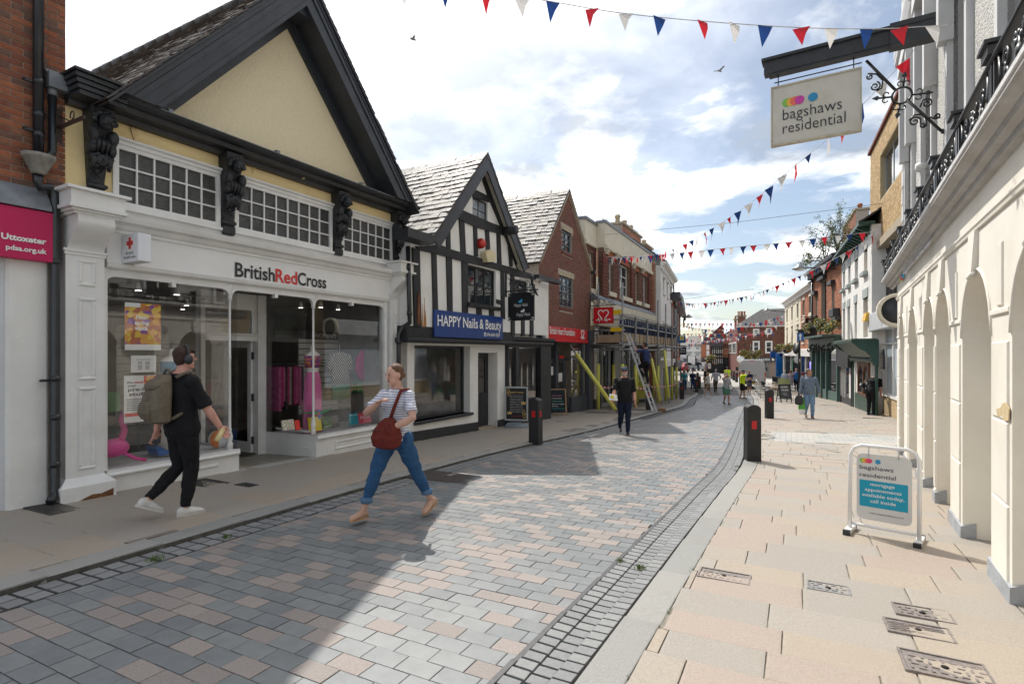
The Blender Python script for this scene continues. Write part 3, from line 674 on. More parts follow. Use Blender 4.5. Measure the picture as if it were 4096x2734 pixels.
def pilaster(a,c,plz,mirror):
 w=c-a;g0=RC.g(a)-.3
 con_b=Z(330,1010,-.1);con_t=Z(330,868,-.2)
 def body(b):
  b.box(a,c,-.10,.25,plz,con_b)
  b.hexa([(a-.09,-.20,g0),(c+.09,-.20,g0),(c+.09,.2,g0),(a-.09,.2,g0),(a-.09,-.20,plz-.10),(c+.09,-.20,plz-.10),(c+.09,.2,plz-.10),(a-.09,.2,plz-.10)])
  b.hexa([(a-.09,-.20,plz-.10),(c+.09,-.20,plz-.10),(c+.09,.2,plz-.10),(a-.09,.2,plz-.10),(a,-.10,plz),(c,-.10,plz),(c,.2,plz),(a,.2,plz)])
  H=con_b-plz
  for(q0,q1)in((.03,.40),(.43,.80),(.85,.97)):panel(b,a+.13,c-.10,plz+H*q0,plz+H*q1,-.10,.045,.022)
  b.box(a-.03,c+.03,-.13,.0,con_b,con_b+.03);b.box(a-.015,c+.015,-.115,.0,con_b-.04,con_b)
 p=part("pilaster",m_white,rc,body)
 def con(b):
  pr=[]
  for k in range(17):
   t=k/16;z=con_b+.03+(con_t-con_b-.03)*t
   v=-(.12+.13*(1-math.cos(math.pi*min(1,t*1.15)))+.03*math.sin(math.pi*t))
   pr.append((v,z))
  P=[(.2,con_b+.03)]+pr+[(.2,con_t)];n=len(P)
  b.add([(a+.01,v,z)for v,z in P]+[(c-.01,v,z)for v,z in P],[(i,i+1,n+i+1,n+i)for i in range(n-1)]+[(n-1,0,n,2*n-1)])
  tri=tessellate_polygon([[V((v,z,0))for v,z in P]]);b.add([(a+.01,v,z)for v,z in P]+[(c-.01,v,z)for v,z in P],[tuple(t)for t in tri]+[tuple(n+i for i in t)for t in tri])
  for k,(o,h)in enumerate(((.03,.03),(.06,.03),(.10,.04),(.08,.17),(.13,.035))):
   zz=con_t+sum((.03,.03,.04,.17,.035)[:k]);b.box(a-o,c+o,-.36-o,.1,zz,zz+h-.001)
 part("console",m_white,p,con)
plz=Z(330,1905,-.1)
pilaster(U(262,-.1),U(418,-.1),plz,0)
pilaster(U(1565,-.1),U(1600,-.1)+.02,plz,1)
m_rust=mat("rust_brown",(.17,.075,.03),.95,.4,25,.6,60)
u0p,u1p=U(300,-.2),U(442,-.2)
part("rotten_edge",m_rust,rc,lambda b:b.prism([(u0p,RC.g(u0p)-.02),(u1p+.03,RC.g(u1p)-.02),(u1p+.035,RC.g(u1p)+.13),(u1p-.1,RC.g(u1p)+.09),(u1p-.2,RC.g(u1p)+.10),(u1p-.33,RC.g(u1p)+.05),(u0p+.1,RC.g(u0p)+.035)],-.206,-.19))
w_top=fas_b-.02;m_frame=m_white
colL,colR=U(928,-.03),U(1262,-.03)
wl0,wr1=U(420),U(1535)
def stall(a,c,b):
 b.hexa([(a,-.02,RC.g(a)-.3),(c,-.02,RC.g(c)-.3),(c,.2,RC.g(c)-.3),(a,.2,RC.g(a)-.3),(a,-.02,sill-.09),(c,-.02,sill-.09),(c,.2,sill-.09),(a,.2,sill-.09)])
 b.bbox(a,c,-.075,.2,sill-.09,sill-.035,.02);b.box(a,c,-.05,.2,sill-.035,sill)
 panel(b,a+(.45 if c>0 else .75),c-.35,RC.g(a if c<0 else a)+.10,sill-.17,-.02,.045,.022)
part("stall_riser",m_white,rc,lambda b:stall(wl0,doorL,b));part("stall_riser",m_white,rc,lambda b:stall(doorR,wr1,b))
bk_v=1.25;bkL,bkR=doorL+.12,.62
def ret(b,u0,v0,u1,v1,zt_,zb_,t=.04):
 d=V((u1-u0,v1-v0,0)).normalized();n=V((-d.y,d.x,0))*t
 A,B=V((u0,v0,0)),V((u1,v1,0))
 b.hexa([(*(A).xy,zb_),(*(B).xy,zb_),(*(B+n).xy,zb_),(*(A+n).xy,zb_),(*(A).xy,zt_),(*(B).xy,zt_),(*(B+n).xy,zt_),(*(A+n).xy,zt_)])
part("stall_riser",m_white,rc,lambda b:(ret(b,bkR,bk_v,doorR,-.02,sill-.09,RC.g(doorR)-.3),ret(b,bkR-.0,bk_v,doorR+.0,-.06,sill,sill-.09,.05),ret(b,bkR+.13,bk_v-.2,doorR-.03,.12,RC.g(.6)+.52,RC.g(.6)+.48,-.015),ret(b,bkR+.13,bk_v-.2,doorR-.03,.12,RC.g(.6)+.20,RC.g(.6)+.16,-.015)))
part("stall_riser",m_white,rc,lambda b:(ret(b,doorL,-.02,bkL,bk_v,sill,RC.g(doorL)-.3,.05),))
def col(b,u,v,top=w_top):
 zb=sill
 b.lathe([(.045,0),(.045,.10),(.03,.12),(.045,.16),(.045,.22),(.026,.28),(.03,.32),(.022,.36),(.020,(top-zb)*.55),(.027,(top-zb)*.55+.01),(.020,(top-zb)*.55+.03),(.018,top-zb-.25),(.035,top-zb-.22),(.022,top-zb-.19),(.04,top-zb-.12),(.05,top-zb-.06),(.05,top-zb)],(u,v,zb),12)
for u in(colL,colR):part("turned_column",m_white,rc,lambda b:col(b,u,.03))
hd=w_top-.10
def spandrel(b,a,c,v0,v1):
 """glazing head with round inner corners"""
 r=.13;arc=[(a,hd-r-.05)]+[(a+r-r*math.cos(t),hd-r+r*math.sin(t))for t in[k*math.pi/16 for k in range(9)]]+[(c-r+r*math.sin(t),hd-r+r*math.cos(t))for t in[k*math.pi/16 for k in range(9)]]+[(c,hd-r-.05)]
 b.prism([(a-.03,hd-r-.05)]+arc+[(c+.03,hd-r-.05),(c+.03,w_top+.02),(a-.03,w_top+.02)],v0,v1)
for a,c,nm in((wl0,colL-.02,"a"),(colL+.02,colR-.02,"b"),(colR+.02,wr1,"c")):
 part("window_head",m_white,rc,lambda b:(spandrel(b,a,c,.0,.06),b.box((a+c)/2-.03,(a+c)/2+.03,-.02,.07,hd-.06,hd+.02)))
part("window_jamb",m_white,rc,lambda b:(b.box(wl0-.06,wl0+.02,-.02,.08,sill,w_top),b.box(wr1-.02,wr1+.10,-.02,.08,sill,w_top),b.lathe([(.03,0),(.03,hd-sill-.1)],(wr1+.02,-.03,sill),8)))
part("shop_glass",m_glass,rc,lambda b:b.box(wl0,colL,.028,.034,sill,w_top-.02));part("shop_glass",m_glass,rc,lambda b:b.box(colR,wr1,.028,.034,sill,w_top-.02))
part("shop_glass",m_glass,rc,lambda b:ret(b,bkR,bk_v-.02,doorR,.02,w_top-.02,sill,.006));part("shop_glass",m_glass,rc,lambda b:ret(b,doorL,.03,bkL,bk_v,w_top-.02,sill,.006))
dz1=Z(940,1362,bk_v);fl=RC.g(.3)+.02
part("door_frame",m_white,rc,lambda b:(b.box(bkR-.16,bkR+.02,bk_v-.05,bk_v+.1,fl-.1,w_top),b.box(bkL,bkL+.08,bk_v-.05,bk_v+.1,fl-.1,w_top),b.box(bkL+.08,bkR-.16,bk_v-.03,bk_v+.1,dz1,dz1+.09),b.bbox(bkL+.08,bkR-.16,bk_v-.08,bk_v,dz1+.09,dz1+.14,.02),b.box(bkL+.08,bkR-.16,bk_v,bk_v+.08,w_top-.30,w_top),b.box(bkR-.26,bkR-.16,bk_v,bk_v+.08,dz1+.14,w_top-.3)))
part("fanlight",m_glass,rc,lambda b:b.box(bkL+.08,bkR-.2,bk_v+.03,bk_v+.036,dz1+.14,w_top-.3))
dr=part("door",m_white,rc,lambda b:(b.box(bkR-.21,bkR-.165,bk_v+.1,bk_v+.95,fl,fl+.22),b.box(bkR-.21,bkR-.165,bk_v+.1,bk_v+.95,dz1-.12,dz1),b.box(bkR-.21,bkR-.165,bk_v+.1,bk_v+.2,fl+.22,dz1-.12),b.box(bkR-.21,bkR-.165,bk_v+.85,bk_v+.95,fl+.22,dz1-.12)))
part("door_glass",m_glass,dr,lambda b:b.box(bkR-.19,bkR-.185,bk_v+.2,bk_v+.85,fl+.22,dz1-.12))
for t in(.12,.5,.87):part("hinge",m_black,dr,lambda b:b.box(bkR-.20,bkR-.17,bk_v+.06,bk_v+.105,fl+(dz1-fl)*t-.07,fl+(dz1-fl)*t+.07))
part("door_handle",mat("chrome",(.6,.6,.6),.2,.05,metal=1),dr,lambda b:b.tube([(bkR-.15,bk_v+.88,fl+.85),(bkR-.10,bk_v+.88,fl+.87),(bkR-.10,bk_v+.88,fl+1.25),(bkR-.15,bk_v+.88,fl+1.27)],.014,8))
m_tb,m_tw=mat("black_tile",(.03,.03,.03),.35,.2),mat("buff_tile",(.48,.43,.34),.4,.12)
part("entrance_floor",m_mortar,rc,lambda b:b.add([(doorL,-.02,RC.g(doorL)+KT+.0),(doorR,-.02,RC.g(doorR)+KT),(bkR,bk_v,RC.g(bkR,bk_v)+KT),(bkL,bk_v,RC.g(bkL,bk_v)+KT)],[(0,1,2,3)]))
it=[];ts=.062
fpoly=[(doorL+.02,.12),(doorR-.02,.12),(bkR,bk_v),(bkL,bk_v)]
for i in range(-40,40):
 for k in range(-40,40):
  for dx,mi in((0,0),(.5,1)):
   uu,vv=(i+dx)*ts*1.42,(k+dx)*ts*1.42
   if inpoly(uu,vv,fpoly)and inpoly(uu+.04,vv,fpoly)and inpoly(uu-.04,vv,fpoly):it.append(((uu,vv,RC.g(uu,vv)+KT-.006),V((ts,ts,0))*.70,V((0,0,-.02)),V((-ts,ts,0))*.70*1.0,mi))
pieces("floor_tile",it,[m_tb,m_tw],rc,300,"far_floor_tiles")
part("threshold",mat("pale_stone",(.42,.42,.40),.6,.12,20,.2,100),rc,lambda b:b.hexa([(doorL-.03,-.1,RC.g(doorL)+.0),(doorR+.03,-.1,RC.g(doorR)+.0),(doorR+.03,.10,RC.g(doorR)),(doorL-.03,.10,RC.g(doorL)),(doorL-.03,-.1,RC.g(doorL)+KT+.004),(doorR+.03,-.1,RC.g(doorR)+KT+.004),(doorR+.03,.10,RC.g(doorR)+KT+.004),(doorL-.03,.10,RC.g(doorL)+KT+.004)]))
ceil=w_top+.02
part("shop_room",m_midin,rc,lambda b:(b.box(uL+.2,uR-.2,4.2,4.3,-.5,ceil),b.box(uL+.2,uL+.22,.25,4.2,-.5,ceil),b.box(uR-.22,uR-.2,.25,4.2,-.5,ceil),b.box(uL+.2,uR-.2,.07,4.2,ceil,ceil+.05)))
part("shop_floor",mat("shop_floor",(.06,.05,.045),.5,.2,2),rc,lambda b:b.quad((uL+.2,bk_v,RC.g(0)+.03),(uR-.2,bk_v,RC.g(0)+.03),(uR-.2,4.2,RC.g(0)+.03),(uL+.2,4.2,RC.g(0)+.03)))
part("display_deck",m_white,rc,lambda b:(b.box(wl0,doorL+.02,.08,1.2,sill-.06,sill-.02),b.box(doorR+.0,wr1,.08,1.2,sill-.06,sill-.02)))
m_slatw=mat("slatwall",(.50,.48,.44),.6,.08)
part("slatwall",m_slatw,rc,lambda b:[b.box(U(1420),uR-.25,1.65,1.68,sill+.2+k*.13,sill+.31+k*.13)for k in range(14)])
part("slatwall",m_slatw,rc,lambda b:[b.box(-.6,.4,4.1,4.15,.3+k*.16,.44+k*.16)for k in range(14)])
m_lamp=mat("lamp_glow",(1,.95,.85),.5,.02,emit=3.)
for x,y in((-2.0,.5),(-1.4,.6),(1.35,.5),(1.2,.9),(1.9,.6),(-.2,2.4),(.3,3.4),(-1.8,2.0)):
 part("ceiling_spot",m_white,rc,lambda b:b.lathe([(.02,-.10),(.045,-.2),(.05,-.22)],(x,y,ceil),10))
 part("spot_lamp",m_lamp,rc,lambda b:b.lathe([(.0,0),(.042,.0),(.042,.004),(0,.004)],(x,y,ceil-.224),10))
rg=random.Random(9)
cl_m=[mat("cloth_%d"%i,c,.9,.25,12)for i,c in enumerate([(.02,.025,.05),(.03,.03,.03),(.06,.02,.03),(.05,.07,.10),(.12,.11,.10),(.35,.03,.12),(.02,.05,.06),(.42,.10,.22),(.28,.25,.22)])]
def garment(b,u,v,z,w,l,th=.05,sl=True):
 ring=lambda zz,ww:[(u-ww,v-th,zz),(u+ww,v-th,zz),(u+ww,v+th,zz),(u-ww,v+th,zz)]
 b.rings([ring(z-l,w*1.05),ring(z-l*.5,w*.92),ring(z-.08,w),ring(z,w*.25)])
 if sl:
  for s in(-1,1):b.tube([(u+s*w*.9,v,z-.08),(u+s*w*1.35,v,z-.34)],[.06,.05],6)
for k in range(34):
 x=-.75+k*.042;part("garment",cl_m[rg.randrange(7)],rc,lambda b:garment(b,x,2.9+rg.uniform(-.06,.06),fl+1.35,.03,rg.uniform(.7,.95),.22,False))
part("clothes_rail",m_black,rc,lambda b:(b.tube([(-.8,2.9,fl+1.42),(.75,2.9,fl+1.42)],.014,6),b.tube([(-.8,2.9,fl),(-.8,2.9,fl+1.42)],.014,6),b.tube([(.75,2.9,fl),(.75,2.9,fl+1.42)],.014,6)))
for k in range(12):
 x=U(1175,.9)+k*.05;part("garment",cl_m[(7,5,7,1,5,8,2,5)[k%8]],rc,lambda b:garment(b,x,1.5,sill+1.25,.03,rg.uniform(.7,.9),.2,False))
part("clothes_rail",m_black,rc,lambda b:b.tube([(U(1175,.9)-.1,1.5,sill+1.3),(U(1420,.9),1.5,sill+1.3)],.014,6))
#red brick building with the pink sign, at the left edge
pd=RC.thing("brick_building","red brick building with white rendered ground floor cut off by the left edge","building",uL-.1,0,0)
pr=RC.u(262);pl_=pr-3.2;zb_=RC.z(100,745)
part("wall",m_mortar,pd,lambda b:b.box(pl_,pr,.0,.35,zb_-.05,9.6))
part("wall",m_mortar,pd,lambda b:b.box(pl_,pr+.02,.06,.35,-.6,zb_-.05))
part("side_wall",m_mortar,pd,lambda b:(b.box(pr-.2,pr,.35,7,-.6,9.6),b.box(pl_,pr,6.8,7,-.6,9.6)))
vis0=RC.u(-60)
brickwork(pd,rect(vis0,pr,zb_,9.5),[],m_brk_red,0,.072,.222,.013,.008,300)
brickwork(pd,rect(RC.u(196,.06),pr-.0,RC.z(225,2020,.06),zb_-.06),[],m_brk_red,.06,.072,.222,.013,.008,80)
wp0,wp1=RC.u(22),RC.u(195)
part("white_pier",m_whitew,pd,lambda b:b.bbox(wp0,wp1,-.02,.06,RC.g(wp0)-.3,zb_-.05,.03))
part("window_reveal",mat("pale_blue_white",(.62,.64,.66),.6,.05,2),pd,lambda b:b.box(pl_,wp0,.03,.06,-.6,zb_-.05))
sz0,sz1=RC.z(213,1050,-.14),RC.z(213,853,-.14);sgr=RC.u(213,-.14);sgl=sgr-2.6
m_pink=mat("magenta_sign",(.50,.018,.10),.4,.04,2,spec=.3)
part("sign_board",m_pink,pd,lambda b:b.bbox(sgl,sgr,-.14,-.02,sz0,sz1,.006))
m_lw=mat("letter_white",(.80,.80,.78),.5,.03)
text("Uttoxeter",m_lw,pd,(RC.u(4,-.145),-.143,RC.z(4,952,-.145)),(1,0,0),(0,0,1),w=RC.u(186,-.145)-RC.u(4,-.145),h=RC.z(4,928,-.145)-RC.z(4,952,-.145),bold=.035)
text("pdsa.org.uk",m_lw,pd,(RC.u(23,-.145),-.143,RC.z(23,995,-.145)),(1,0,0),(0,0,1),w=RC.u(187,-.145)-RC.u(23,-.145),h=RC.z(23,975,-.145)-RC.z(23,995,-.145),bold=.03)
part("lead_ledge",m_lead,pd,lambda b:b.hexa([(pl_,-.17,sz1+.01),(sgr-.02,-.17,sz1+.01),(sgr-.02,.0,sz1+.01),(pl_,.0,sz1+.01),(pl_,-.16,sz1+.06),(sgr-.02,-.16,sz1+.06),(sgr-.02,.0,zb_+.02),(pl_,.0,zb_+.02)]))
dp=RC.thing("downpipe","black downpipe with grey hopper running down the corner of the red brick building","downpipe",uL,-.1,0)
x1=RC.u(155,-.1);hz0,hz1=RC.z(150,698,-.12),RC.z(150,622,-.12);xh=RC.u(151,-.12);xb=RC.u(220,-.1);zbend=RC.z(215,790,-.1)
part("upper_pipe",m_pipe,dp,lambda b:b.tube([(x1,-.09,9.5),(x1,-.09,hz1-.05)],.052,14))
part("hopper",mat("grey_hopper",(.24,.225,.20),.7,.25,12,.3,60),dp,lambda b:b.lathe([(.07,0),(.08,.03),(.15,hz1-hz0-.05),(.165,hz1-hz0-.04),(.165,hz1-hz0),(.14,hz1-hz0),(.13,hz1-hz0-.04)],(xh,-.14,hz0),10))
part("lower_pipe",m_pipe,dp,lambda b:b.tube([(xh,-.12,hz0+.02),(xh,-.12,hz0-.08),(xh+.02,-.12,hz0-.14),(xb-.04,-.1,zbend+.12),(xb,-.1,zbend+.03),(xb,-.1,zbend-.1),(xb,-.1,RC.g(xb)+.20),(xb-.02,-.12,RC.g(xb)+.13),(xb-.08,-.2,RC.g(xb)+.09)],.05,14))
def collar(b):
 for(x,z)in((x1,8.6),(x1,RC.z(155,340,-.1)),(x1,RC.z(155,470,-.1)),(x1,RC.z(155,550,-.1)),(xb,RC.z(220,1058,-.1)),(xb,RC.z(220,1525,-.1)),(xb,RC.z(220,1680,-.1)),(xb,RC.z(220,1868,-.1))):b.lathe([(.058,0),(.058,.07)],(x,-.095,z),14)
part("collar",m_pipe,dp,collar)
for(x,z)in((x1,RC.z(155,338,-.1)),(x1,RC.z(155,532,-.1)),(xb,RC.z(220,1525,-.1))):part("wall_clip",m_pipe,dp,lambda b:(b.box(x-.14,x-.05,-.10,-.07,z,z+.03),b.lathe([(.012,0),(.012,.03)],(x-.14,-.12,z+.015),8,'y')))
d2=RC.thing("downpipe","short black downpipe feeding the hopper from the lead box by the shop gutter","downpipe",uL,-.1,4)
x2=RC.u(210,-.08);zt2=RC.z(210,350,-.08)
part("pipe",m_pipe,d2,lambda b:b.tube([(x2,-.08,zt2),(x2,-.08,hz1+.10),(x2-.05,-.10,hz1+.01)],.042,12))
part("lead_box",m_lead,d2,lambda b:(b.box(RC.u(172),pr-.0,-.16,-.01,zt2-.02,zt2+.16),b.hexa([(RC.u(172),-.10,zt2+.16),(pr,-.10,zt2+.16),(pr,-.01,zt2+.16),(RC.u(172),-.01,zt2+.16),(RC.u(172),-.03,RC.z(172,273)),(pr,-.03,RC.z(262,303)),(pr,-.01,RC.z(262,303)),(RC.u(172),-.01,RC.z(172,273))]),b.lathe([(.05,-.1),(.055,0)],(x2,-.08,zt2),12)))
ib=RC.thing("sign_bracket","small rusty iron arm with a curl on the wall left of the carved brackets","bracket",pr,0,4)
zi=RC.z(247,520);m_rusty=mat("rusty_iron",(.05,.03,.026),.6,.3,20)
part("back_plate",m_rusty,ib,lambda b:b.box(pr-.09,pr-.035,-.012,0,RC.z(250,575),RC.z(250,440)))
part("arm",m_rusty,ib,lambda b:b.box(pr-.08,pr-.05,-.62,-.01,zi,zi+.035))
part("curl",m_rusty,ib,lambda b:b.tube([(pr-.065,-.02,zi+.15),(pr-.065,-.28,zi+.04)]+[(pr-.065,-.33-.05*math.cos(t),zi+.10+.05*math.sin(t))for t in[k*.7-1.2 for k in range(8)]],.008,6))
#timber-framed nail bar
NA=Frame(-1.587,13.49,.56)
na=NA.thing("timber_framed_shop","black and white timber-framed gabled nail bar with a stone slate roof","building",0,0,0)
J=-.25
nU,nZ=NA.u,NA.z
nl,nr_=nU(1597),nU(2194)
fz=nZ(1800,1373)
w0,w1=nU(1657),nU(1880);wz1=nZ(1660,1380);wz0=nZ(1880,1648)
dl,dr_=nU(1912),nU(1990);dz_=nZ(1912,1410)
gl_=nU(2020)
part("ground_wall",m_whitew,na,lambda b:b.wall([(nl,-.9),(dl,-.9),(dl,dz_),(dr_,dz_),(dr_,-.9),(gl_,-.9),(gl_,fz),(nl,fz)],[rect(w0,w1,wz0,wz1)],0,.32))
part("plinth",m_black,na,lambda b:(b.hexa([(nl-.01,-.02,-.9),(dl,-.02,-.9),(dl,.1,-.9),(nl-.01,.1,-.9),(nl-.01,-.02,NA.g(nl)+.26),(dl,-.02,NA.g(dl)+.27),(dl,.1,NA.g(dl)+.27),(nl-.01,.1,NA.g(nl)+.26)]),b.box(dr_,gl_,-.02,.1,-.9,NA.g(gl_)+.25)))
window(na,w0+.0,w1-.0,wz0,wz1,.20,1,1,m_black,m_glass,.06,.02,.07,"shop_window")
part("window_sill",m_black,na,lambda b:b.bbox(w0-.03,w1+.07,-.08,.2,wz0-.07,wz0,.01))
part("shop_room",m_midin,na,lambda b:(b.box(nl+.1,nr_-.1,3.6,3.7,-.9,fz),b.box(nl+.1,nr_-.1,.33,3.6,NA.g(0)-.03,NA.g(0)),b.box(nl+.1,nr_-.1,.33,3.6,fz-.1,fz-.06),b.box(nl+.1,nl+.15,.33,3.6,-.9,fz),b.box(nr_-.15,nr_-.1,.33,3.6,-.9,fz)))
dd=.38
ndoor=part("door",m_black,na,lambda b:(b.wall(rect(dl,dr_,NA.g(dl)-.1,dz_),[rect(dl+.12,dr_-.14,NA.g(dl)+1.0,dz_-.17)],dd-.05,dd),[panel(b,x,x+.25,NA.g(dl)+.28,NA.g(dl)+.85,dd-.05,.035,.012)for x in(dl+.12,dl+.42)]))
part("door_glass",m_glass,ndoor,lambda b:b.box(dl+.12,dr_-.14,dd-.03,dd-.024,NA.g(dl)+1.0,dz_-.17))
part("letter_plate",mat("bronze",(.09,.06,.035),.4,.2,metal=.6),ndoor,lambda b:b.box(dl+.3,dl+.55,dd-.06,dd-.05,NA.g(dl)+.33,NA.g(dl)+.40))
part("door_step",m_stone,na,lambda b:b.box(dl,dr_,.02,.4,-.9,NA.g(dl)+KT+.01))
text("22",mat("number_grey",(.35,.34,.30),.5),ndoor,(dl+.22,dd-.055,dz_-.13),(1,0,0),(0,0,1),h=.08)
m_lb=mat("letter_black",(.02,.02,.02),.5)
text("Walk-ins",m_lb,ndoor,(dl+.125,dd-.035,nZ(1920,1490,dd)),(1,0,0),(0,0,1),w=dr_-dl-.32,h=.17,shear=.25)
text("welcome",m_lb,ndoor,(dl+.125,dd-.035,nZ(1920,1512,dd)),(1,0,0),(0,0,1),w=dr_-dl-.34,h=.15,shear=.25)
bz=nZ(2100,1380)
part("shopfront",m_black,na,lambda b:(b.wall(rect(gl_+.01,nr_,-.9,bz),[rect(nU(2026),nU(2053),NA.g(gl_)+.75,bz-.08),rect(nU(2066),nU(2148),NA.g(gl_)+.75,bz-.08)],-.10,.05),b.bbox(gl_-.03,nr_+.02,-.22,.0,bz,bz+.14,.03),b.bbox(gl_-.06,nr_+.04,-.27,.0,bz+.14,bz+.2,.02)))
for a,c in((2026,2053),(2066,2148)):part("shop_glass",m_glass,na,lambda b:b.box(nU(a),nU(c),-.04,-.034,NA.g(gl_)+.75,bz-.08))
part("jetty_beam",m_blackt,na,lambda b:(b.bbox(nl-.05,gl_+.05,J-.02,.1,fz,nZ(1650,1302,J),.02),b.bbox(nl-.1,gl_+.05,J-.10,.1,fz-.005,fz+.10,.03),b.bbox(gl_+.05,nr_,J-.02,.1,bz+.2,nZ(2100,1348,J),.02)))
jx=lambda px,py:NA.uz(px,py,J)
apx,apz=NA.uz(1947,622,J-.25);apu=apx
eL=NA.uz(1752,975,J-.25);eR=NA.uz(2135,1098,J-.25)
nsl=((apz-eL[1])/(apu-eL[0])+(apz-eR[1])/(eR[0]-apu))/2
jb=nZ(1650,1306,J);ju0,ju1=jx(1640,1200)[0],jx(2192,1200)[0]
def gz_at(u,drop=.28):return apz-drop-nsl*abs(u-apu)
zmid=jx(1800,1010)[1]
ecut=max(gz_at(ju0),zmid-.1)
hwn=(apz-.28-(eL[1]+eR[1])/2)/nsl
gp=[(ju0,jb),(ju1,jb),(ju1,eR[1]-.15),(apu+(apz-.13-eR[1])/nsl,eR[1]-.15),(apu,apz-.28),(apu-hwn,gz_at(apu-hwn)),(ju0,gz_at(apu-hwn))]
up_w=[(jx(1870,1230)[0],jx(1983,1230)[0],jx(1870,1212)[1],jx(1870,1055)[1]),(jx(1890,790)[0],jx(1951,790)[0],jx(1890,870)[1],jx(1890,783)[1]),(jx(2050,1110)[0],jx(2112,1110)[0],jx(2060,1200)[1],jx(2060,1115)[1])]
part("plaster_wall",m_whitew,na,lambda b:b.wall(gp,[rect(*w)for w in up_w],J,J+.25))
part("side_wall",m_whitew,na,lambda b:(b.box(ju0,ju0+.2,J+.25,7,-1,gz_at(apu-hwn)),b.box(nr_-.2,nr_,J+.25,7,-1,gz_at(apu-hwn)),b.box(ju0+.2,nr_-.2,6.8,7,-1,gz_at(apu-hwn))))
def tim(pts,d=.035,name="timber"):
 return part(name,m_blackt,na,lambda b:b.prism([jx(*p)for p in pts],J-d*R_.uniform(.8,1.2),J+.02))
c7=lambda x,y:(1550+x/3.915,600+y/3.915)
c8=lambda x,y:(1550+x/3.915,1000+y/3.915)
tim([c8(370,-40),c8(478,0),c8(505,1195),c8(405,1190)],.06,"corner_post")
tim([c8(680,0),c8(750,40),c8(775,960),c8(705,960),c8(705,1220),c8(740,1400),c8(700,1220)][:4]+[],.035)
tim([c8(705,900),c8(740,900),c8(740,1300),c8(700,1300)])
tim([c8(910,100),c8(995,125),c8(1006,960),c8(932,950)])
tim([c8(1150,160),c8(1245,190),c8(1248,985),c8(1164,975)])
tim([c8(1765,300),c8(1812,340),c8(1826,1080),c8(1770,1050)])
tim([c8(1915,360),c8(1972,370),c8(1980,1340),c8(1928,1335)])
tim([c8(2085,700),c8(2135,720),c8(2138,1345),c8(2090,1345)]);tim([c8(2225,640),c8(2270,640),c8(2275,1345),c8(2225,1350)])
tim([c8(1385,900),c8(1462,920),c8(1468,1020),c8(1388,1005)]);tim([c8(1585,930),c8(1650,945),c8(1655,1040),c8(1588,1030)]);tim([c8(1700,770),c8(1768,790),c8(1768,850),c8(1700,835)])
tim([c7(660,1500),c7(790,1480),c8(1000,0),c8(1220,60),c8(1620,190),c8(1930,275),c8(2130,340),c8(2300,390),c8(2300,470),c8(1960,400),c8(1700,305),c8(1240,200),c8(750,62),c8(480,5),c8(420,-60)],.045,"mid_rail")
tim([c7(1085,1000),c7(1160,945),c7(1330,1020),c7(1580,1130),c7(1750,1195),c7(1825,1235),c7(1835,1345),c7(1700,1300),c7(1380,1215),c7(1075,1075)],.045,"collar_beam")
tim([c7(910,1260),c7(970,1225),c7(975,1560),c7(915,1550)]);tim([c7(1112,1085),c7(1190,1110),c7(1215,1640),c7(1140,1610)]);tim([c7(1335,1165),c7(1388,1210),c7(1405,1670),c7(1350,1660)])
tim([c7(1522,1260),c7(1580,1262),c7(1610,1760),c7(1545,1740)]);tim([c7(1702,1300),c7(1755,1320),c7(1775,1800),c7(1715,1790)])
tim([c7(1360,620),c7(1320,690),c7(1330,740),c7(1575,820),c7(1600,800),c7(1565,722)],.04)
tim([c7(1470,450),c7(1505,400),c7(1620,720),c7(1860,1330),c7(2080,1800),c7(2010,1790),c7(1760,1195),c7(1560,720)],.05,"curved_brace")
tim([c7(1300,1080),c7(1310,1060),c7(1600,1165),c7(1600,1200),c7(1450,1165)],.06)
tim([c7(1880,1500),c7(1940,1500),c8(1945,260),c8(1905,260)])
tim([c8(1300,1460-1460+1200),c8(1310,1190)]+[c8(1320,1230)],.01)if False else None
m_iframe=mat("dark_frame",(.055,.058,.06),.5,.2,8)
wA=window(na,*up_w[0],J+.06,3,2,m_blackt,m_dglass,.05,.035,.06);part("window_sill",m_blackt,wA,lambda b:b.bbox(up_w[0][0]-.06,up_w[0][1]+.14,J-.12,J+.05,up_w[0][2]-.10,up_w[0][2],.01))
window(na,*up_w[1],J+.05,2,2,m_iframe,mat("pale_pane",(.24,.28,.32),.1,.3,5,spec=.8),.04,.025,.05);window(na,*up_w[2],J+.05,2,2,m_blackt,m_dglass,.05,.03,.05)
part("water_stain",mat("rust_stain",(.40,.20,.07),.8,.5,3,stretch=(3,3,.5)),na,lambda b:[b.prism([jx(*c8(x-12,1200)),jx(*c8(x+14,1205)),jx(*c8(x+5,700+k)),jx(*c8(x-1,680+k))],J-.003,J+.01)for x,k in((545,150),(575,60),(595,260))])
part("bare_wood_patch",mat("bare_wood",(.17,.065,.03),.9,.4,6,.5,50),na,lambda b:b.prism([jx(*c8(430,1150)),jx(*c8(470,1150)),jx(*c8(465,760)),jx(*c8(450,640)),jx(*c8(438,800))],J-.078,J+.01))
dn=V((1,0,nsl)).normalized();Ln=hwn/dn.x+.25
def nbarge(b,sgn,v0,v1,o0,o1,cut=.15):
 nrm=V((-dn.z,0,dn.x));A=V((apu-hwn-cut,0,apz-nsl*(hwn+cut)))
 pts=[A+nrm*o0,V((apu,0,apz+o0/dn.x)),V((apu,0,apz+o1/dn.x)),A+nrm*o1]
 if sgn<0:pts=[V((2*apu-p.x,0,p.z))for p in pts]
 b.prism([(p.x,p.z)for p in pts],v0,v1)
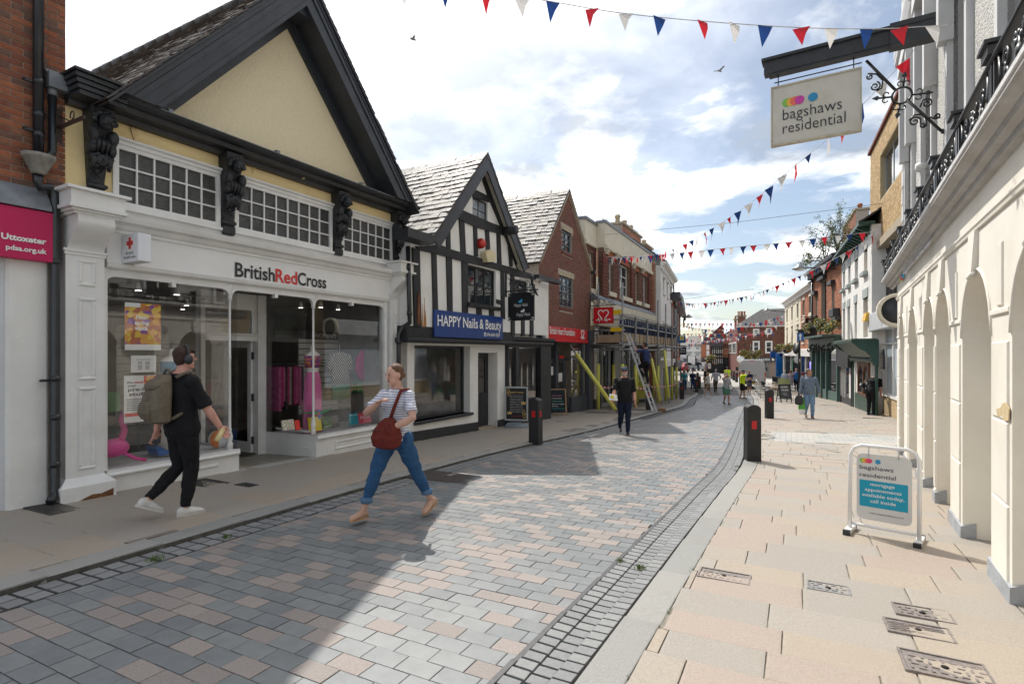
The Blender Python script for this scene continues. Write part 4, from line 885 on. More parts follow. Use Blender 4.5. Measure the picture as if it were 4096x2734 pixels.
for sgn in(1,-1):
 part("barge_board",m_barge,na,lambda b:nbarge(b,sgn,J-.28,J-.24,-.26,.0));part("verge_mortar",mat("verge_mortar",(.13,.085,.06),.9,.3,20,.5,60),na,lambda b:nbarge(b,sgn,J-.28,J-.05,.003,.05))
 part("soffit",m_cream,na,lambda b:nbarge(b,sgn,J-.239,J-.0,-.10,-.06))
 O=V((apu-sgn*(hwn+.2),J-.29,apz-nsl*(hwn+.2)+.05))
 tiled_roof(na,O if sgn>0 else O+V((0,7,0)),V((0,sgn,0)),V((sgn*dn.x,0,dn.z)),7.0,Ln+.02,m_slate,.26,.20,limit=300 if sgn>0 else 20,rng=random.Random(21+sgn),wob=.022,deck=m_black,thick=.028)
part("ridge",m_slate[1],na,lambda b:[b.prism([(apu-.17,apz-.08),(apu,apz+.10+(k%3)*.008),(apu+.17,apz-.08)],J-.29+k*.5,J+.19+k*.5)for k in range(14)])
part("purlin_end",m_blackt,na,lambda b:b.lathe([(0,0),(.12,0),(.12,.5)],(*(lambda q:(q[0],J-.46,q[1]))(NA.uz(2035,922,J-.2)),),10,'y'))
g0=NA.uz(1625,935,J-.45);g1=NA.uz(1745,958,J-.55)
part("gutter_box",m_black,na,lambda b:(b.box(g0[0],g1[0]-.0,J-.50,J-.1,g1[1]-.09,g1[1]+.10),b.box(nU(2150,J-.2),nr_+.02,J-.25,J,eR[1]-.06,eR[1]+.06)))
dpn=NA.thing("downpipe","black cast downpipe with a swan neck between the charity shop and the timber-framed shop","downpipe",nl,-.1,0)
q=[NA.uz(1632,985,-.3),NA.uz(1638,1260,-.3),NA.uz(1632,1290,-.2),NA.uz(1600,1312,-.05),NA.uz(1592,1340,-.05),NA.uz(1592,1690,-.05)]
part("pipe",m_pipe,dpn,lambda b:b.tube([(q[0][0],-.3,q[0][1]),(q[1][0],-.3,q[1][1]),(q[2][0],-.25,q[2][1]),(q[3][0],-.1,q[3][1]),(q[4][0],-.07,q[4][1]),(q[4][0],-.07,NA.g(nl)-.1)],.05,10))
part("collar",m_pipe,dpn,lambda b:[b.lathe([(.062,0),(.062,.09)],(x,y,z),10)for x,y,z in((q[1][0],-.3,q[1][1]),(q[4][0],-.07,q[4][1]-.2),(q[0][0],-.3,q[0][1]-.5))])
dq=NA.thing("downpipe","black downpipe between the timber-framed shop and the brown brick gable","downpipe",nr_,-.1,0)
part("pipe",m_pipe,dq,lambda b:b.tube([(nU(2125,-.4),-.45,eR[1]),(nU(2128,-.4),-.4,eR[1]-.25),(nU(2160,-.1),-.1,eR[1]-.75),(nU(2160,-.1),-.1,NA.g(nr_))],.045,10))
s0=NA.uz(1739,1237,J-.08);s1=NA.uz(2012,1359,J-.08);m_blue=mat("royal_blue_sign",(.012,.045,.20),.35,.06,2)
sb=NA.thing("shop_sign","long royal blue shop sign with white lettering on the timber-framed front","sign",s0[0],J-.05,s1[1])
st_=NA.z(1739,1237,J-.08);sb_=NA.z(1739,1346,J-.08);swd=s1[0]-s0[0]
part("board",m_blue,sb,lambda b:[b.bbox(s0[0]+swd*a,s0[0]+swd*c-.003,J-.08,J-.035,sb_,st_,.004)for a,c in((0,.2),(.2,.39),(.39,.565),(.565,.725),(.725,.87),(.87,1))])
hh=st_-sb_
lx=lambda px:NA.u(px,J-.09)
text("HAPPY",m_lw,sb,(lx(1751),J-.083,sb_+hh*.42),(1,0,0),(0,0,1),w=lx(1845)-lx(1751),h=hh*.42,bold=.012)
text("Nails",m_lw,sb,(lx(1853),J-.083,sb_+hh*.42),(1,0,0),(0,0,1),w=lx(1912)-lx(1853),h=hh*.42,bold=.012)
text("& Beauty",m_lw,sb,(lx(1919),J-.083,sb_+hh*.42),(1,0,0),(0,0,1),w=lx(2006)-lx(1919),h=hh*.42,bold=.012)
text("074 6693 8329",m_lw,sb,(lx(1947),J-.083,sb_+hh*.12),(1,0,0),(0,0,1),w=lx(2000)-lx(1947),h=hh*.14,bold=.01)
part("phone_icon",m_lw,sb,lambda b:b.box(lx(1938),lx(1944.5),J-.083,J-.08,sb_+hh*.11,sb_+hh*.27));part("handset",m_blue,sb,lambda b:b.tube([(lx(1940),J-.085,sb_+hh*.24),(lx(1940.4),J-.085,sb_+hh*.17),(lx(1942.8),J-.085,sb_+hh*.14)],.01,6))
al=NA.thing("alarm_siren","round red alarm lamp on the white plaster above the casement","alarm",*(lambda q:(q[0],J,q[1]))(NA.uz(1930,973,J-.1)))
q=NA.uz(1930,973,J-.12)
part("lens",mat("red_lens",(.55,.03,.02),.25,.1,coat=.3),al,lambda b:b.lathe([(.12,.12),(.125,.08),(.125,.0),(.10,-.05),(.05,-.085),(0,-.09)],(q[0],J-.12,q[1]),16,'y'));part("ribs",mat("red_dark",(.30,.015,.012),.3),al,lambda b:[b.box(q[0]+.125*math.cos(t)-.006,q[0]+.125*math.cos(t)+.006,J-.13,J-.02,q[1]+.125*math.sin(t)-.006,q[1]+.125*math.sin(t)+.006)for t in[k*math.pi/9 for k in range(18)]])
ab=NA.thing("alarm_box","cream house-shaped alarm box under the red alarm lamp","alarm box",*(lambda q:(q[0],J,q[1]))(NA.uz(1937,1030,J)))
part("case",mat("alarm_cream",(.62,.54,.34),.5,.08),ab,lambda b:b.prism([jx(*c8(1470,195)),jx(*c8(1590,190)),jx(*c8(1603,70)),jx(*c8(1530,-5)),jx(*c8(1440,40))],J-.2,J-.03));part("lamp_dot",m_red,ab,lambda b:b.lathe([(0,-.004),(.018,-.003),(.018,.004)],(*(lambda q:(q[0],J-.2,q[1]))(NA.uz(1940,1015,J-.2)),),10,'y'))
def hang_sign(F,par_u,pxL,pxR,yT,yB,v_hint=None):pass
hu=NA.u(2026,-.30)
A=NA.vz(2034,1170,hu);Bv=NA.vz(2137,1165,hu);zt_s=NA.vz(2034,1173,hu)[1];zb_s=NA.vz(2034,1283,hu)[1]
hs=NA.thing("hanging_sign","square black hanging sign with white script under a scrolled iron bracket","sign",hu,-.4,zb_s)
va,vb=A[0],Bv[0];vb=min(vb,va-.8);vb=max(vb,va-1.1)
ztv=NA.vz(2134,1165,hu)
part("board",mat("sign_black",(.012,.013,.016),.35,.1),hs,lambda b:b.box(hu-.03,hu+.03,vb,va,zb_s,zt_s))
fx=hu-.034
def tsx(t,z,s=1.):return(fx,va+(vb-va)*t,zb_s+(zt_s-zb_s)*z)
for(t,z)in((.24,.50),(.33,.16)):
 text("Happy Nails",m_lw,hs,tsx(t,z),(0,-1,0),(0,0,1),w=(va-vb)*.54,h=(zt_s-zb_s)*.12,shear=.35,bold=-.005)
m_sky=mat("sky_blue",(.08,.40,.75),.4)
part("leaf_emblem",m_sky,hs,lambda b:[b.extr([tsx(.40+.04*k,.66),tsx(.44+.05*k,.72+.03*k),tsx(.47+.05*k,.68+.02*k),tsx(.46+.04*k,.63)],(-.004,0,0))for k in range(3)]);part("leaf_emblem",m_lw,hs,lambda b:[b.extr([tsx(.49+.04*k,.31),tsx(.53+.05*k,.37+.03*k),tsx(.56+.05*k,.33+.02*k),tsx(.55+.04*k,.28)],(-.004,0,0))for k in range(3)])
part("corner_scroll",m_lw,hs,lambda b:[b.tube([(fx,va+(vb-va)*(x+sx*.03*t*math.cos(t*2)),zb_s+(zt_s-zb_s)*(z+sz*.03*t*math.sin(t*2)))for t in[k*.35 for k in range(9)]],.008,5)for x,z,sx,sz in((.06,.92,1,-1),(.94,.92,-1,-1),(.06,.08,1,1),(.94,.08,-1,1))])
def scroll_bracket(par,u,va,vb,z,up=.45,m=m_pipe):
 part("bracket_bar",m,par,lambda b:(b.box(u-.015,u+.015,vb-.12,va+.1,z+.04,z+.075),b.box(u-.02,u+.02,va+.06,va+.1,z-.1,z+up+.15)))
 part("hook",m,par,lambda b:[b.tube([(u,v,z+.06),(u,v,z)],.008,5)for v in(va-.1,vb+.1)])
 def sc_(b):
  L=va-vb
  for k,r in enumerate((.16,.15,.13,.08)):
   v=va-L*(.22+.24*k);b.tube([(u,v+r*math.cos(t)*(1-t*.04),z+.08+r+r*math.sin(t)*(1-t*.04))for t in[q*.4 for q in range(17)]],.010,6)
  b.tube([(u,va+.06,z+up),(u,va-L*.2,z+.30),(u,va-L*.5,z+.16),(u,vb,z+.09)],.010,6)
  b.tube([(u,va+.06-.08*math.cos(t),z+up+.12+.08*math.sin(t))for t in[q*.5 for q in range(10)]],.010,6)
 part("scrolls",m,par,sc_)
scroll_bracket(hs,hu,va,vb,zt_s)
#brown brick gable with the red charity fascia
BH=Frame(2.2,21.0,.50)
bh=BH.thing("brown_brick_shop","brown brick gabled shop with a red fascia sign and grey shopfront","building",0,0,0)
bl,br=BH.u(2155),BH.u(2362);bx=BH.uz
pu,pz=bx(2275,770,-.05);ezL=bx(2155,1052)[1];ezR=bx(2362,1089)[1]
btop=bx(2179,1300)[1]
gpoly=[(bl,btop-.05),(br,btop-.05),(br,ezR),(pu,pz),(bl,ezL)]
wU=[BH.u(2247),BH.u(2287),bx(2247,1000)[1],bx(2247,914)[1]];wL=[BH.u(2237),BH.u(2292),bx(2237,1224)[1],bx(2237,1098)[1]]
part("wall",m_mortar_p,bh,lambda b:b.wall(gpoly,[rect(*wU),rect(*wL)],0,.3))
part("side_wall",m_mortar_p,bh,lambda b:(b.box(bl,bl+.2,.3,8,-1.2,ezL),b.box(br-.2,br,.3,8,-1.2,ezR),b.box(bl+.2,br-.2,7.8,8,-1.2,ezR)))
hol=[(wU[0]-.12,wU[1]+.12,wU[3],wU[3]+.2),(wL[0]-.14,wL[1]+.14,wL[3],wL[3]+.2),(wU[0],wU[1],wU[2]-.14,wU[3]),(wL[0],wL[1],wL[2]-.14,wL[3])]
brickwork(bh,gpoly,hol,m_brk_brown,0,.0775,.225,.012,.006,300)
for w,sl__ in((wU,.2),(wL,.2)):
 part("stone_lintel",m_stone,bh,lambda b:b.bbox(w[0]-.12,w[1]+.12,-.012,.1,w[3]+.0,w[3]+sl__-.01,.006));part("tile_sill",m_brk_brown[0],bh,lambda b:b.bbox(w[0]-.03,w[1]+.03,-.05,.15,w[2]-.13,w[2]-.005,.01))
m_gfr=mat("slate_grey_frame",(.10,.125,.15),.4,.08)
window(bh,*wU,.06,2,3,m_gfr,m_dglass,.07,.03,.07);window(bh,*wL,.06,3,4,m_gfr,m_dglass,.07,.03,.07)
bsl=(pz-ezL)/(pu-bl);db=V((1,0,bsl)).normalized()
part("verge",m_stone,bh,lambda b:(b.prism([(bl-.05,ezL-.02),(pu,pz+.0),(pu,pz+.10),(bl-.08,ezL+.08)],-.10,.0),b.prism([(br+.05,ezR-.02),(pu,pz),(pu,pz+.1),(br+.08,ezR+.08)],-.10,.0)))
tiled_roof(bh,V((bl-.12,-.1,ezL+.0)),V((0,1,0)),V((db.x,0,db.z)),8.0,(pu-bl)/db.x+.15,m_slate,.27,.21,limit=300,rng=random.Random(31),wob=.02,deck=m_black,thick=.026)
d2_=V((-1,0,(pz-ezR)/(br-pu))).normalized()
tiled_roof(bh,V((br+.12,8-.1,ezR)),V((0,-1,0)),d2_,8.0,(br-pu)/abs(d2_.x)+.15,m_slate,.27,.21,limit=10,rng=random.Random(32),wob=.02,deck=m_black,thick=.026)
part("ridge",m_slate[3],bh,lambda b:[b.prism([(pu-.2,pz-.02),(pu,pz+.16+(k%2)*.03),(pu+.2,pz-.02)],-.1+k*.75,.62+k*.75)for k in range(10)])
part("gutter_end",m_black,bh,lambda b:b.box(br-.02,br+.14,-.2,.2,ezR-.06,ezR+.08))
m_gsh=mat("charcoal_shopfront",(.055,.062,.075),.45,.1)
bf=bx(2179,1358,-.1)[1];sgL,sgR=BH.u(2179,-.1),BH.u(2347,-.1);g_=BH.g(bl)
part("shopfront",m_gsh,bh,lambda b:(b.box(bl,BH.u(2178),-.12,.1,g_-.5,btop),b.box(BH.u(2347),br,-.12,.1,BH.g(br)-.5,btop),b.box(sgL,sgR,-.04,.1,bf-.06,btop),b.box(BH.u(2284),BH.u(2347),-.04,.1,BH.g(br)-.3,BH.g(br)+.72),b.box(BH.u(2326),BH.u(2333),-.04,.06,BH.g(br),bf),b.box(sgL,sgR,.5,.56,bf-.75,bf-.68),b.box(sgL,BH.u(2190),.5,.56,g_-.2,bf),b.box(BH.u(2262),BH.u(2272),.4,.6,g_-.2,bf)))
bd=part("door",m_gsh,bh,lambda b:b.wall(rect(BH.u(2192,.5),BH.u(2262,.5),g_-.1,bf-.72),[rect(BH.u(2200,.5),BH.u(2252,.5),g_+.25,bf-.85)],.5,.56))
part("door_glass",m_glass,bd,lambda b:b.box(BH.u(2200,.5),BH.u(2252,.5),.52,.526,g_+.25,bf-.85))
part("shop_glass",m_glass,bh,lambda b:(b.box(BH.u(2284),BH.u(2347),.0,.006,BH.g(br)+.72,bf),b.box(sgL,BH.u(2284),.52,.526,bf-.66,bf)))
part("shop_room",m_midin,bh,lambda b:(b.box(bl+.2,br-.2,3.5,3.6,-1.4,btop),b.box(bl+.2,br-.2,.6,3.5,g_-.2,g_-.02),b.box(bl+.2,br-.2,.1,3.5,btop-.1,btop-.05)))
for k,(a,y0_,y1_,mm)in enumerate(((2203,1465,1500,m_lw),(2230,1492,1527,m_lw),(2238,1422,1447,m_red))):
 part("notice",mm,bd,lambda b:b.box(BH.u(a,.5),BH.u(a+20,.5),.51,.514,BH.z(a,y1_,.5),BH.z(a,y0_,.5)))
fs=BH.thing("shop_sign","bright red fascia sign with white lettering and a heart on the brown brick shop","sign",sgL,-.1,bf)
m_hred=mat("charity_red",(.55,.012,.022),.35,.05)
st2=bx(2179,1300,-.12)[1]
part("board",m_hred,fs,lambda b:(b.bbox(sgL,sgR,-.14,-.045,bf,st2,.02),b.bbox(sgL-.02,sgR+.02,-.17,-.05,bf-.05,bf+.03,.01)))
text("British Heart Foundation",m_lw,fs,(BH.u(2199,-.14),-.143,bf+.22),(1,0,0),(0,0,1),w=BH.u(2299,-.14)-BH.u(2199,-.14),h=.26,bold=.012)
def heart(cx,cz,s,f,r=.02):
 """outline of a heart above a pulse line; f maps (x, z) to 3D"""
 hp=[f(cx+s*.5*x,cz+s*.5*z)for x,z in((-.25,-.95),(-.3,-.55),(-.8,.05),(-1,.45),(-.8,.85),(-.4,.95),(-.1,.75),(0,.55),(.1,.75),(.4,.95),(.8,.85),(1,.45),(.8,.05),(.3,-.55),(.25,-.95))]
 p1=[f(cx+s*.5*x,cz+s*.5*z)for x,z in((-1.35,-.85),(-1.05,-.85),(-.9,-.5),(-.7,-1.25),(-.5,-.4),(-.25,-.95))]
 p2=[f(cx+s*.5*x,cz+s*.5*z)for x,z in((.25,-.95),(.45,-1.0),(.6,-.6),(.75,-1.15),(.9,-.75),(1.35,-.8))]
 return lambda b:(b.tube(hp,r,6),b.tube(p1,r,6),b.tube(p2,r,6))
hq=(BH.u(2330,-.14),(bf+st2)/2+.05)
part("heart_emblem",m_lw,fs,heart(hq[0],hq[1],.36,lambda x,z:(x,-.145,z),.018))
hu2=BH.u(2352,-.05)
va2,za2=BH.vz(2378,1292,hu2);vb2,zb2=BH.vz(2440,1288,hu2);zt2_=BH.vz(2378,1232,hu2)[1]
vb2=va2-.78;va2=min(va2,-.15);vb2=va2-.80;zt2_=za2+.80 if zt2_-za2<.6 else zt2_
hs2=BH.thing("hanging_sign","square red hanging sign with a white heart outline on a scrolled bracket","sign",hu2,va2,za2)
part("board",m_hred,hs2,lambda b:b.box(hu2-.06,hu2+.06,vb2,va2,za2,zt2_));part("rim",mat("rim_red",(.40,.008,.015),.35),hs2,lambda b:(b.box(hu2-.07,hu2+.07,vb2-.02,vb2,za2-.02,zt2_+.02),b.box(hu2-.07,hu2+.07,va2,va2+.02,za2-.02,zt2_+.02),b.box(hu2-.07,hu2+.07,vb2,va2,zt2_,zt2_+.02),b.box(hu2-.07,hu2+.07,vb2,va2,za2-.02,za2)))
part("heart_emblem",m_lw,hs2,heart(0,0,.46,lambda x,z:(hu2-.062,(va2+vb2)/2-x,(za2+zt2_)/2+z),.024))
scroll_bracket(hs2,hu2,va2+.1,vb2,zt2_+.04)
#cream and brick building behind the scaffold
MC=Frame(3.35,23.1,.515)
mc=MC.thing("parapet_building","cream parapet and patterned brick building behind the scaffold","building",0,0,0)
c4=lambda x,y:(2350+x/3.485,800+y/3.485)
c5=lambda x,y:(2350+x/3.485,1230+y/3.485)
mu,mz=MC.u,MC.z
uB0,uB1=mu(2417),mu(2604);uA0,uA1=mu(2338,.4),uB0+.02
zc=mz(2350,949);zB=mz(2417,880)-.12;zA=mz(2338,864,.4)-.12;zl=mz(2361,1170);zf=mz(2370,1290)
def wz(y0,y1,px):return mz(px,y1),mz(px,y0)
mwin=[(mu(2432),mu(2454),*wz(1020,1160,2440)),(mu(2479),mu(2518),*wz(1050,1180,2482)),(mu(2540),mu(2556),*wz(1075,1205,2545)),(mu(2572),mu(2588),*wz(1095,1215,2577))]
zw0,zw1=mz(2484,1182),mz(2482,1052)
mwin=[(a,c,zw0,zw1+(.0))for a,c,_,_ in mwin]
part("brick_wall",mat("mortar_brown",(.20,.135,.10),.95,.2,12),mc,lambda b:b.wall(rect(uB0,uB1,zl,zc),[rect(*w)for w in mwin],0,.3))
wa=(mu(2354,.4),mu(2372,.4),zw0,zw1)
part("brick_wall",mat("mortar_brown",(.20,.135,.10),.95,.2,12),mc,lambda b:b.wall(rect(uA0,uA1,zl,zc),[rect(*wa)],.4,.6))
brickwork(mc,rect(uB0,uB1,zl,zc),[(a,c,z0,z1)for a,c,z0,z1 in mwin],m_brk_dark,0,.078,.225,.013,.012,300)
brickwork(mc,rect(uA0,uA1,zl,zc),[wa],m_brk_dark,.4,.078,.225,.013,.012,60)
for x0,x1 in((mu(2405),mu(2428)),(mu(2520),mu(2537)),(mu(2590),mu(2600))):
 part("brick_pier",m_brk_dark[2],mc,lambda b:[b.box(x0+.02,x1-.02,-.075,.0,zl,zc-.3)]+[b.box(x0,x1,-.10,.0,zl+k*.156,zl+k*.156+.065)for k in range(int((zc-zl-.35)/.156))])
part("parapet",m_cream,mc,lambda b:(b.box(uB0,uB1,-.05,.35,zc,zB),b.bbox(uB0,uB1+.05,-.14,.0,zc-.08,zc+.12,.02),b.box(uA0,uA1,.36,.7,zc,zA),b.box(uA0,uA0+.3,.7,4,zc,zA),b.box(uB0,uB0+.3,.35,4,zc+.5,zB),b.bbox(uA0,uA1,.28,.4,zc-.08,zc+.12,.02)))
part("coping",m_lead,mc,lambda b:(b.box(uB0-.04,uB1+.04,-.10,.4,zB,zB+.12),b.box(uA0-.05,uA1,.30,.75,zA,zA+.12)))
for x in(mu(2422),mu(2462),mu(2530),mu(2566)):part("cornice_block",m_cream,mc,lambda b:[b.box(x-.16-k*.05,x+.16+k*.05,-.12-k*.05,.0,zc-.30+k*.1,zc-.21+k*.1)for k in range(3)])
for w in mwin:window(mc,*w,.16,2,3,m_white,m_dglass,.07,.04,.07);part("sill",m_cream,mc,lambda b:b.bbox(w[0]-.1,w[1]+.12,-.14,.2,w[2]-.22,w[2]-.01,.01));part("brick_lintel",m_brk_red[1],mc,lambda b:[b.box(w[0]+k*.075,w[0]+k*.075+.066,-.016,.05,w[3]+.0,w[3]+.32)for k in range(int((w[1]-w[0])/.075))])
window(mc,*wa,.5,1,3,m_white,m_dglass,.07,.04,.07);part("sill",m_cream,mc,lambda b:b.bbox(wa[0]-.05,wa[1]+.15,.24,.5,wa[2]-.24,wa[2]-.01,.01))
part("lead_apron",m_lead,mc,lambda b:b.hexa([(uA0,-.32,zl-.28),(uB1+.1,-.32,zl-.28),(uB1+.1,.4,zl-.28),(uA0,.4,zl-.28),(uA0,-.30,zl-.22),(uB1+.1,-.30,zl-.22),(uB1+.1,-.0,zl+.02),(uA0,-.0,zl+.02)]))
part("cream_fascia",m_cream,mc,lambda b:(b.box(uA0,uB1+.1,-.30,.0,zl-.62,zl-.285),b.hexa([(uA0,-.18,zf-.1),(uB1+.05,-.18,zf-.1),(uB1+.05,.1,zf-.1),(uA0,.1,zf-.1),(uA0,-.29,zl-.63),(uB1+.05,-.29,zl-.63),(uB1+.05,.1,zl-.63),(uA0,.1,zl-.63)]),b.box(uB1-.05,uB1+.2,-.36,.0,zf,zl-.3)))
part("side_wall",m_cream,mc,lambda b:(b.box(uA0,uA0+.2,.7,9,-1.5,zc),b.box(uB1-.2,uB1,.35,9,-1.5,zc),b.box(uA0+.2,uB1-.2,8.8,9,-1.5,zc)))
gM=lambda u:MC.g(u)
m_alu=mat("aluminium",(.42,.43,.43),.4,.08,metal=.5)
m_wtile=mat("pale_wall_tile",(.52,.50,.45),.35,.06,8)
zgt=zf-.12
part("tile_backing",mat("tile_grout",(.25,.18,.13),.9),mc,lambda b:b.box(uA0,mu(2386),-.05,.2,gM(uA0)-.5,zgt))
it=[]
for r in range(8):
 for k in range(3):
  w=(mu(2386)-uA0)/3;h=(zgt-gM(uA0)-.45)/8;it.append(((uA0+(k+.5)*w,-.055,gM(uA0)+.45+(r+.5)*h),(w-.02,0,0),(0,.02,0),(0,0,h-.025),0))
pieces("wall_tile",it,[m_wtile],mc)
part("plinth",m_black,mc,lambda b:b.box(uA0,mu(2400),-.07,.1,gM(uA0)-.5,gM(uA0)+.44))
part("shopfront",m_alu,mc,lambda b:[b.box(x-.04,x+.04,.1,.2,-1.5,zgt)for x in[mu(2386)+.04+k*(uB1-mu(2386)-.1)/9 for k in range(10)]]+[b.box(mu(2386),uB1,.08,.2,zgt-.7,zgt-.6),b.box(mu(2386),uB1,.05,.25,-1.6,gM(uB1)+.5),b.box(mu(2386),uB1,.05,.25,zgt-.1,zgt+.1)])
part("shop_glass",m_dglass,mc,lambda b:b.box(mu(2386),uB1,.22,.24,gM(uB1),zgt))
part("blank_panel",mat("grey_panel",(.33,.34,.34),.6,.05),mc,lambda b:b.box(mu(2462),mu(2486),.02,.1,gM(0)-1,zgt-.05));part("brick_panel",m_brk_dark[2],mc,lambda b:b.box(mu(2578),uB1,-.03,.2,-1.6,zgt))
def chimney(name,label,F,px0,px1,yb,yt,v,pots,poty,dep=.9,brick=None,group=None):
 a,z1=F.uz(px0,yt,v+dep/2);c,_=F.uz(px1,yt,v+dep/2);z0=F.z(px0,yb,v)-1.5
 o=F.thing(name,label,"chimney",(a+c)/2,v,z0,group);bm=brick or m_brk_org
 part("stack",m_mortar_p,o,lambda b:b.box(a,c,v,v+dep,z0,z1-.15))
 brickwork(o,rect(a,c,z0,z1-.2),[],bm,v,.078,.225,.013,.006,60)
 part("cap",m_stone,o,lambda b:b.box(a-.12,c+.12,v-.12,v+dep+.12,z1-.15,z1))
 n=pots;zt=F.z(px0,poty,v+dep/2)
 for k in range(n):
  x=a+(c-a)*(k+.5)/n;r=min(.19,(c-a)/n*.4)
  part("chimney_pot",m_stone if bm is m_brk_org else m_brk_red[1],o,lambda b:b.lathe([(r*1.1,0),(r,.06),(r*.85,(zt-z1)*.7),(r*1.15,(zt-z1)*.75),(r*1.1,(zt-z1)*.85),(r*.9,zt-z1),(r*.6,zt-z1)],(x,v+dep/2,z1),10))
 return o
chimney("chimney","red brick chimney with three tall stone pots behind the cream parapet",MC,2456,2534,950,890,3.0,3,848,1.2)
chimney("chimney","low brick chimney with a steel cowl at the far end of the cream parapet",MC,2560,2590,1000,972,3.0,1,948,.8)
#white three-storey house beyond
WH=Frame(9.27,33.5,.386)
wh=WH.thing("white_house","tall white painted house with an exposed orange brick side wall beyond the scaffold","building",0,0,0)
hu0,hu1=WH.u(2643),WH.u(2690);hz=WH.z(2651,1072);hx=WH.uz
hw_=[(WH.u(a),WH.u(c),WH.z(a,y1),WH.z(a,y0))for a,c,y0,y1 in((2652,2659,1112,1170),(2665,2671,1133,1195),(2678,2682,1150,1205))]
zr0,zr1=hw_[0][2],hw_[0][3]
hw_=[(hu0+(hu1-hu0)*t-.5,hu0+(hu1-hu0)*t+.5,zr0-k*3.0,zr1-k*3.0)for t in(.2,.5,.8)for k in(0,1)]
part("wall",m_whitew,wh,lambda b:b.wall(rect(hu0,hu1,-2.5,hz),[rect(*w)for w in hw_],0,.3))
for w in hw_:window(wh,*w,.15,1,2,m_white,m_dglass,.07,.04,.06);part("hood",m_whitew,wh,lambda b:(b.bbox(w[0]-.15,w[1]+.15,-.12,.0,w[3]+.05,w[3]+.22,.02),b.bbox(w[0]-.1,w[1]+.1,-.1,0,w[2]-.14,w[2],.02)))
part("eaves_cornice",m_whitew,wh,lambda b:cornice(b,hu0-.3,hu1+.1,[(0,hz-.25),(-.1,hz-.25),(-.16,hz-.05),(-.36,hz+.05),(-.4,hz+.18),(0,hz+.2)]))
part("side_wall",m_mortar_p,wh,lambda b:b.extr([(hu0,.3,-2.5),(hu0,7,-2.5),(hu0,7,hz+.2),(hu0,3.6,hz+2.6),(hu0,.3,hz+.2)],(.25,0,0)))
it=[];rg=random.Random(6)
for r in range(140):
 z=r*.078-.5;x=.3-(.11 if r%2 else 0)
 while x<4:
  zt_=hz+.2+(x-.3)/3.3*2.4 if x<3.6 else hz+2.6
  if z<min(zt_,hz+2.5)-.08 and x>=.28:it.append(((hu0-.004,x+.11,z),(0,-.212,0),(.016,0,0),(0,0,.066),rg.randrange(3)))
  x+=.225
pieces("brick",it,m_brk_org,wh,200,"brickwork",key="brick_side")
tiled_roof(wh,V((hu0-.15,-.35,hz+.2)),V((1,0,0)),V((0,.8,.6)),hu1-hu0+.2,5.0,m_slate,.35,.3,limit=20,rng=random.Random(3),deck=m_black)
part("shopfront",m_white,wh,lambda b:(b.bbox(hu0,hu1,-.2,.0,1.9,2.4,.03),b.box(hu0,hu0+.25,-.1,.0,-1.6,1.9),b.box(hu1-.25,hu1,-.1,0,-1.6,1.9),[b.box(hu0+.25+k*1.6,hu0+.33+k*1.6,-.06,0,-1.6,1.9)for k in range(6)],b.box(hu0+.25,hu1-.25,-.05,0,-1.6,-.2)))
part("shop_glass",m_dglass,wh,lambda b:b.box(hu0+.3,hu1-.3,-.02,-.005,-.2,1.9))
part("downpipe",m_pipe,wh,lambda b:b.tube([(hu1-.06,-.1,-1.5),(hu1-.06,-.1,hz)],.06,8))
chimney("chimney","brick chimney end above the orange side wall of the white house",WH,2572,2600,1010,985,3.2,1,975,.9)
TG=Frame(12.95,42.9,.345)
tg=TG.thing("timber_house","narrow brick and timber house with a dark overhanging gable beyond the white house","building",0,0,0)
t0,t1=TG.u(2692),TG.u(2722,0);tz=TG.z(2712,1240);pk=TG.z(2712,1192)
part("wall",m_brk_red[1],tg,lambda b:b.box(t0,t1,0,7,-2.5,tz))
for k in range(3):
 x=t0+(t1-t0)*(k+.5)/3;window(tg,x-.6,x+.6,tz-2.6,tz-.5,-.05,2,3,m_white,m_dglass,.1,.05,.05)
 part("timber",m_blackt,tg,lambda b:(b.box(x-1.0,x-.8,-.06,.0,tz-4.5,tz),b.box(x+.8,x+1.0,-.06,0,tz-4.5,tz)))
part("plaster_panel",m_whitew,tg,lambda b:[b.box(t0+(t1-t0)*(k+.5)/3-.78,t0+(t1-t0)*(k+.5)/3+.78,-.03,.0,tz-4.4,tz-2.8)for k in range(3)])
part("roof",m_slate[0],tg,lambda b:(b.prism([(t0-.3,tz),(t1+.9,tz),(t1+.7,pk-.3),((t0+t1)/2+1.0,pk),(t0,pk-.6)],-.5,.4),b.hexa([(t0-.3,-.6,tz-.1),(t1+.9,-.6,tz-.1),(t1+.9,7,tz-.1),(t0-.3,7,tz-.1),(t0-.3,-.6,tz+.1),(t1+.9,-.6,tz+.1),(t1+.6,3.5,pk+.2),(t0,3.5,pk+.2)])))
part("eaves_bracket",m_blackt,tg,lambda b:(b.box(t1+.2,t1+.85,-.55,-.3,tz-.5,tz-.1),b.extr([(t1+.1,-.4,tz-.4),(t1+.75,-.4,tz-.4),(t1+.75,-.4,tz-1.3),(t1+.6,-.4,tz-.8)],(0,.15,0))))
part("shopfront",m_gsh,tg,lambda b:(b.bbox(t0,t1,-.2,0,1.7,2.3,.03),b.box(t1-.5,t1,-.1,0,-2.0,1.7),b.box(t0,t0+.3,-.1,0,-2,1.7),b.box(t0,t1,-.08,0,-2,.1)))
part("shop_glass",m_dglass,tg,lambda b:b.box(t0+.3,t1-.5,-.03,-.005,.1,1.7))
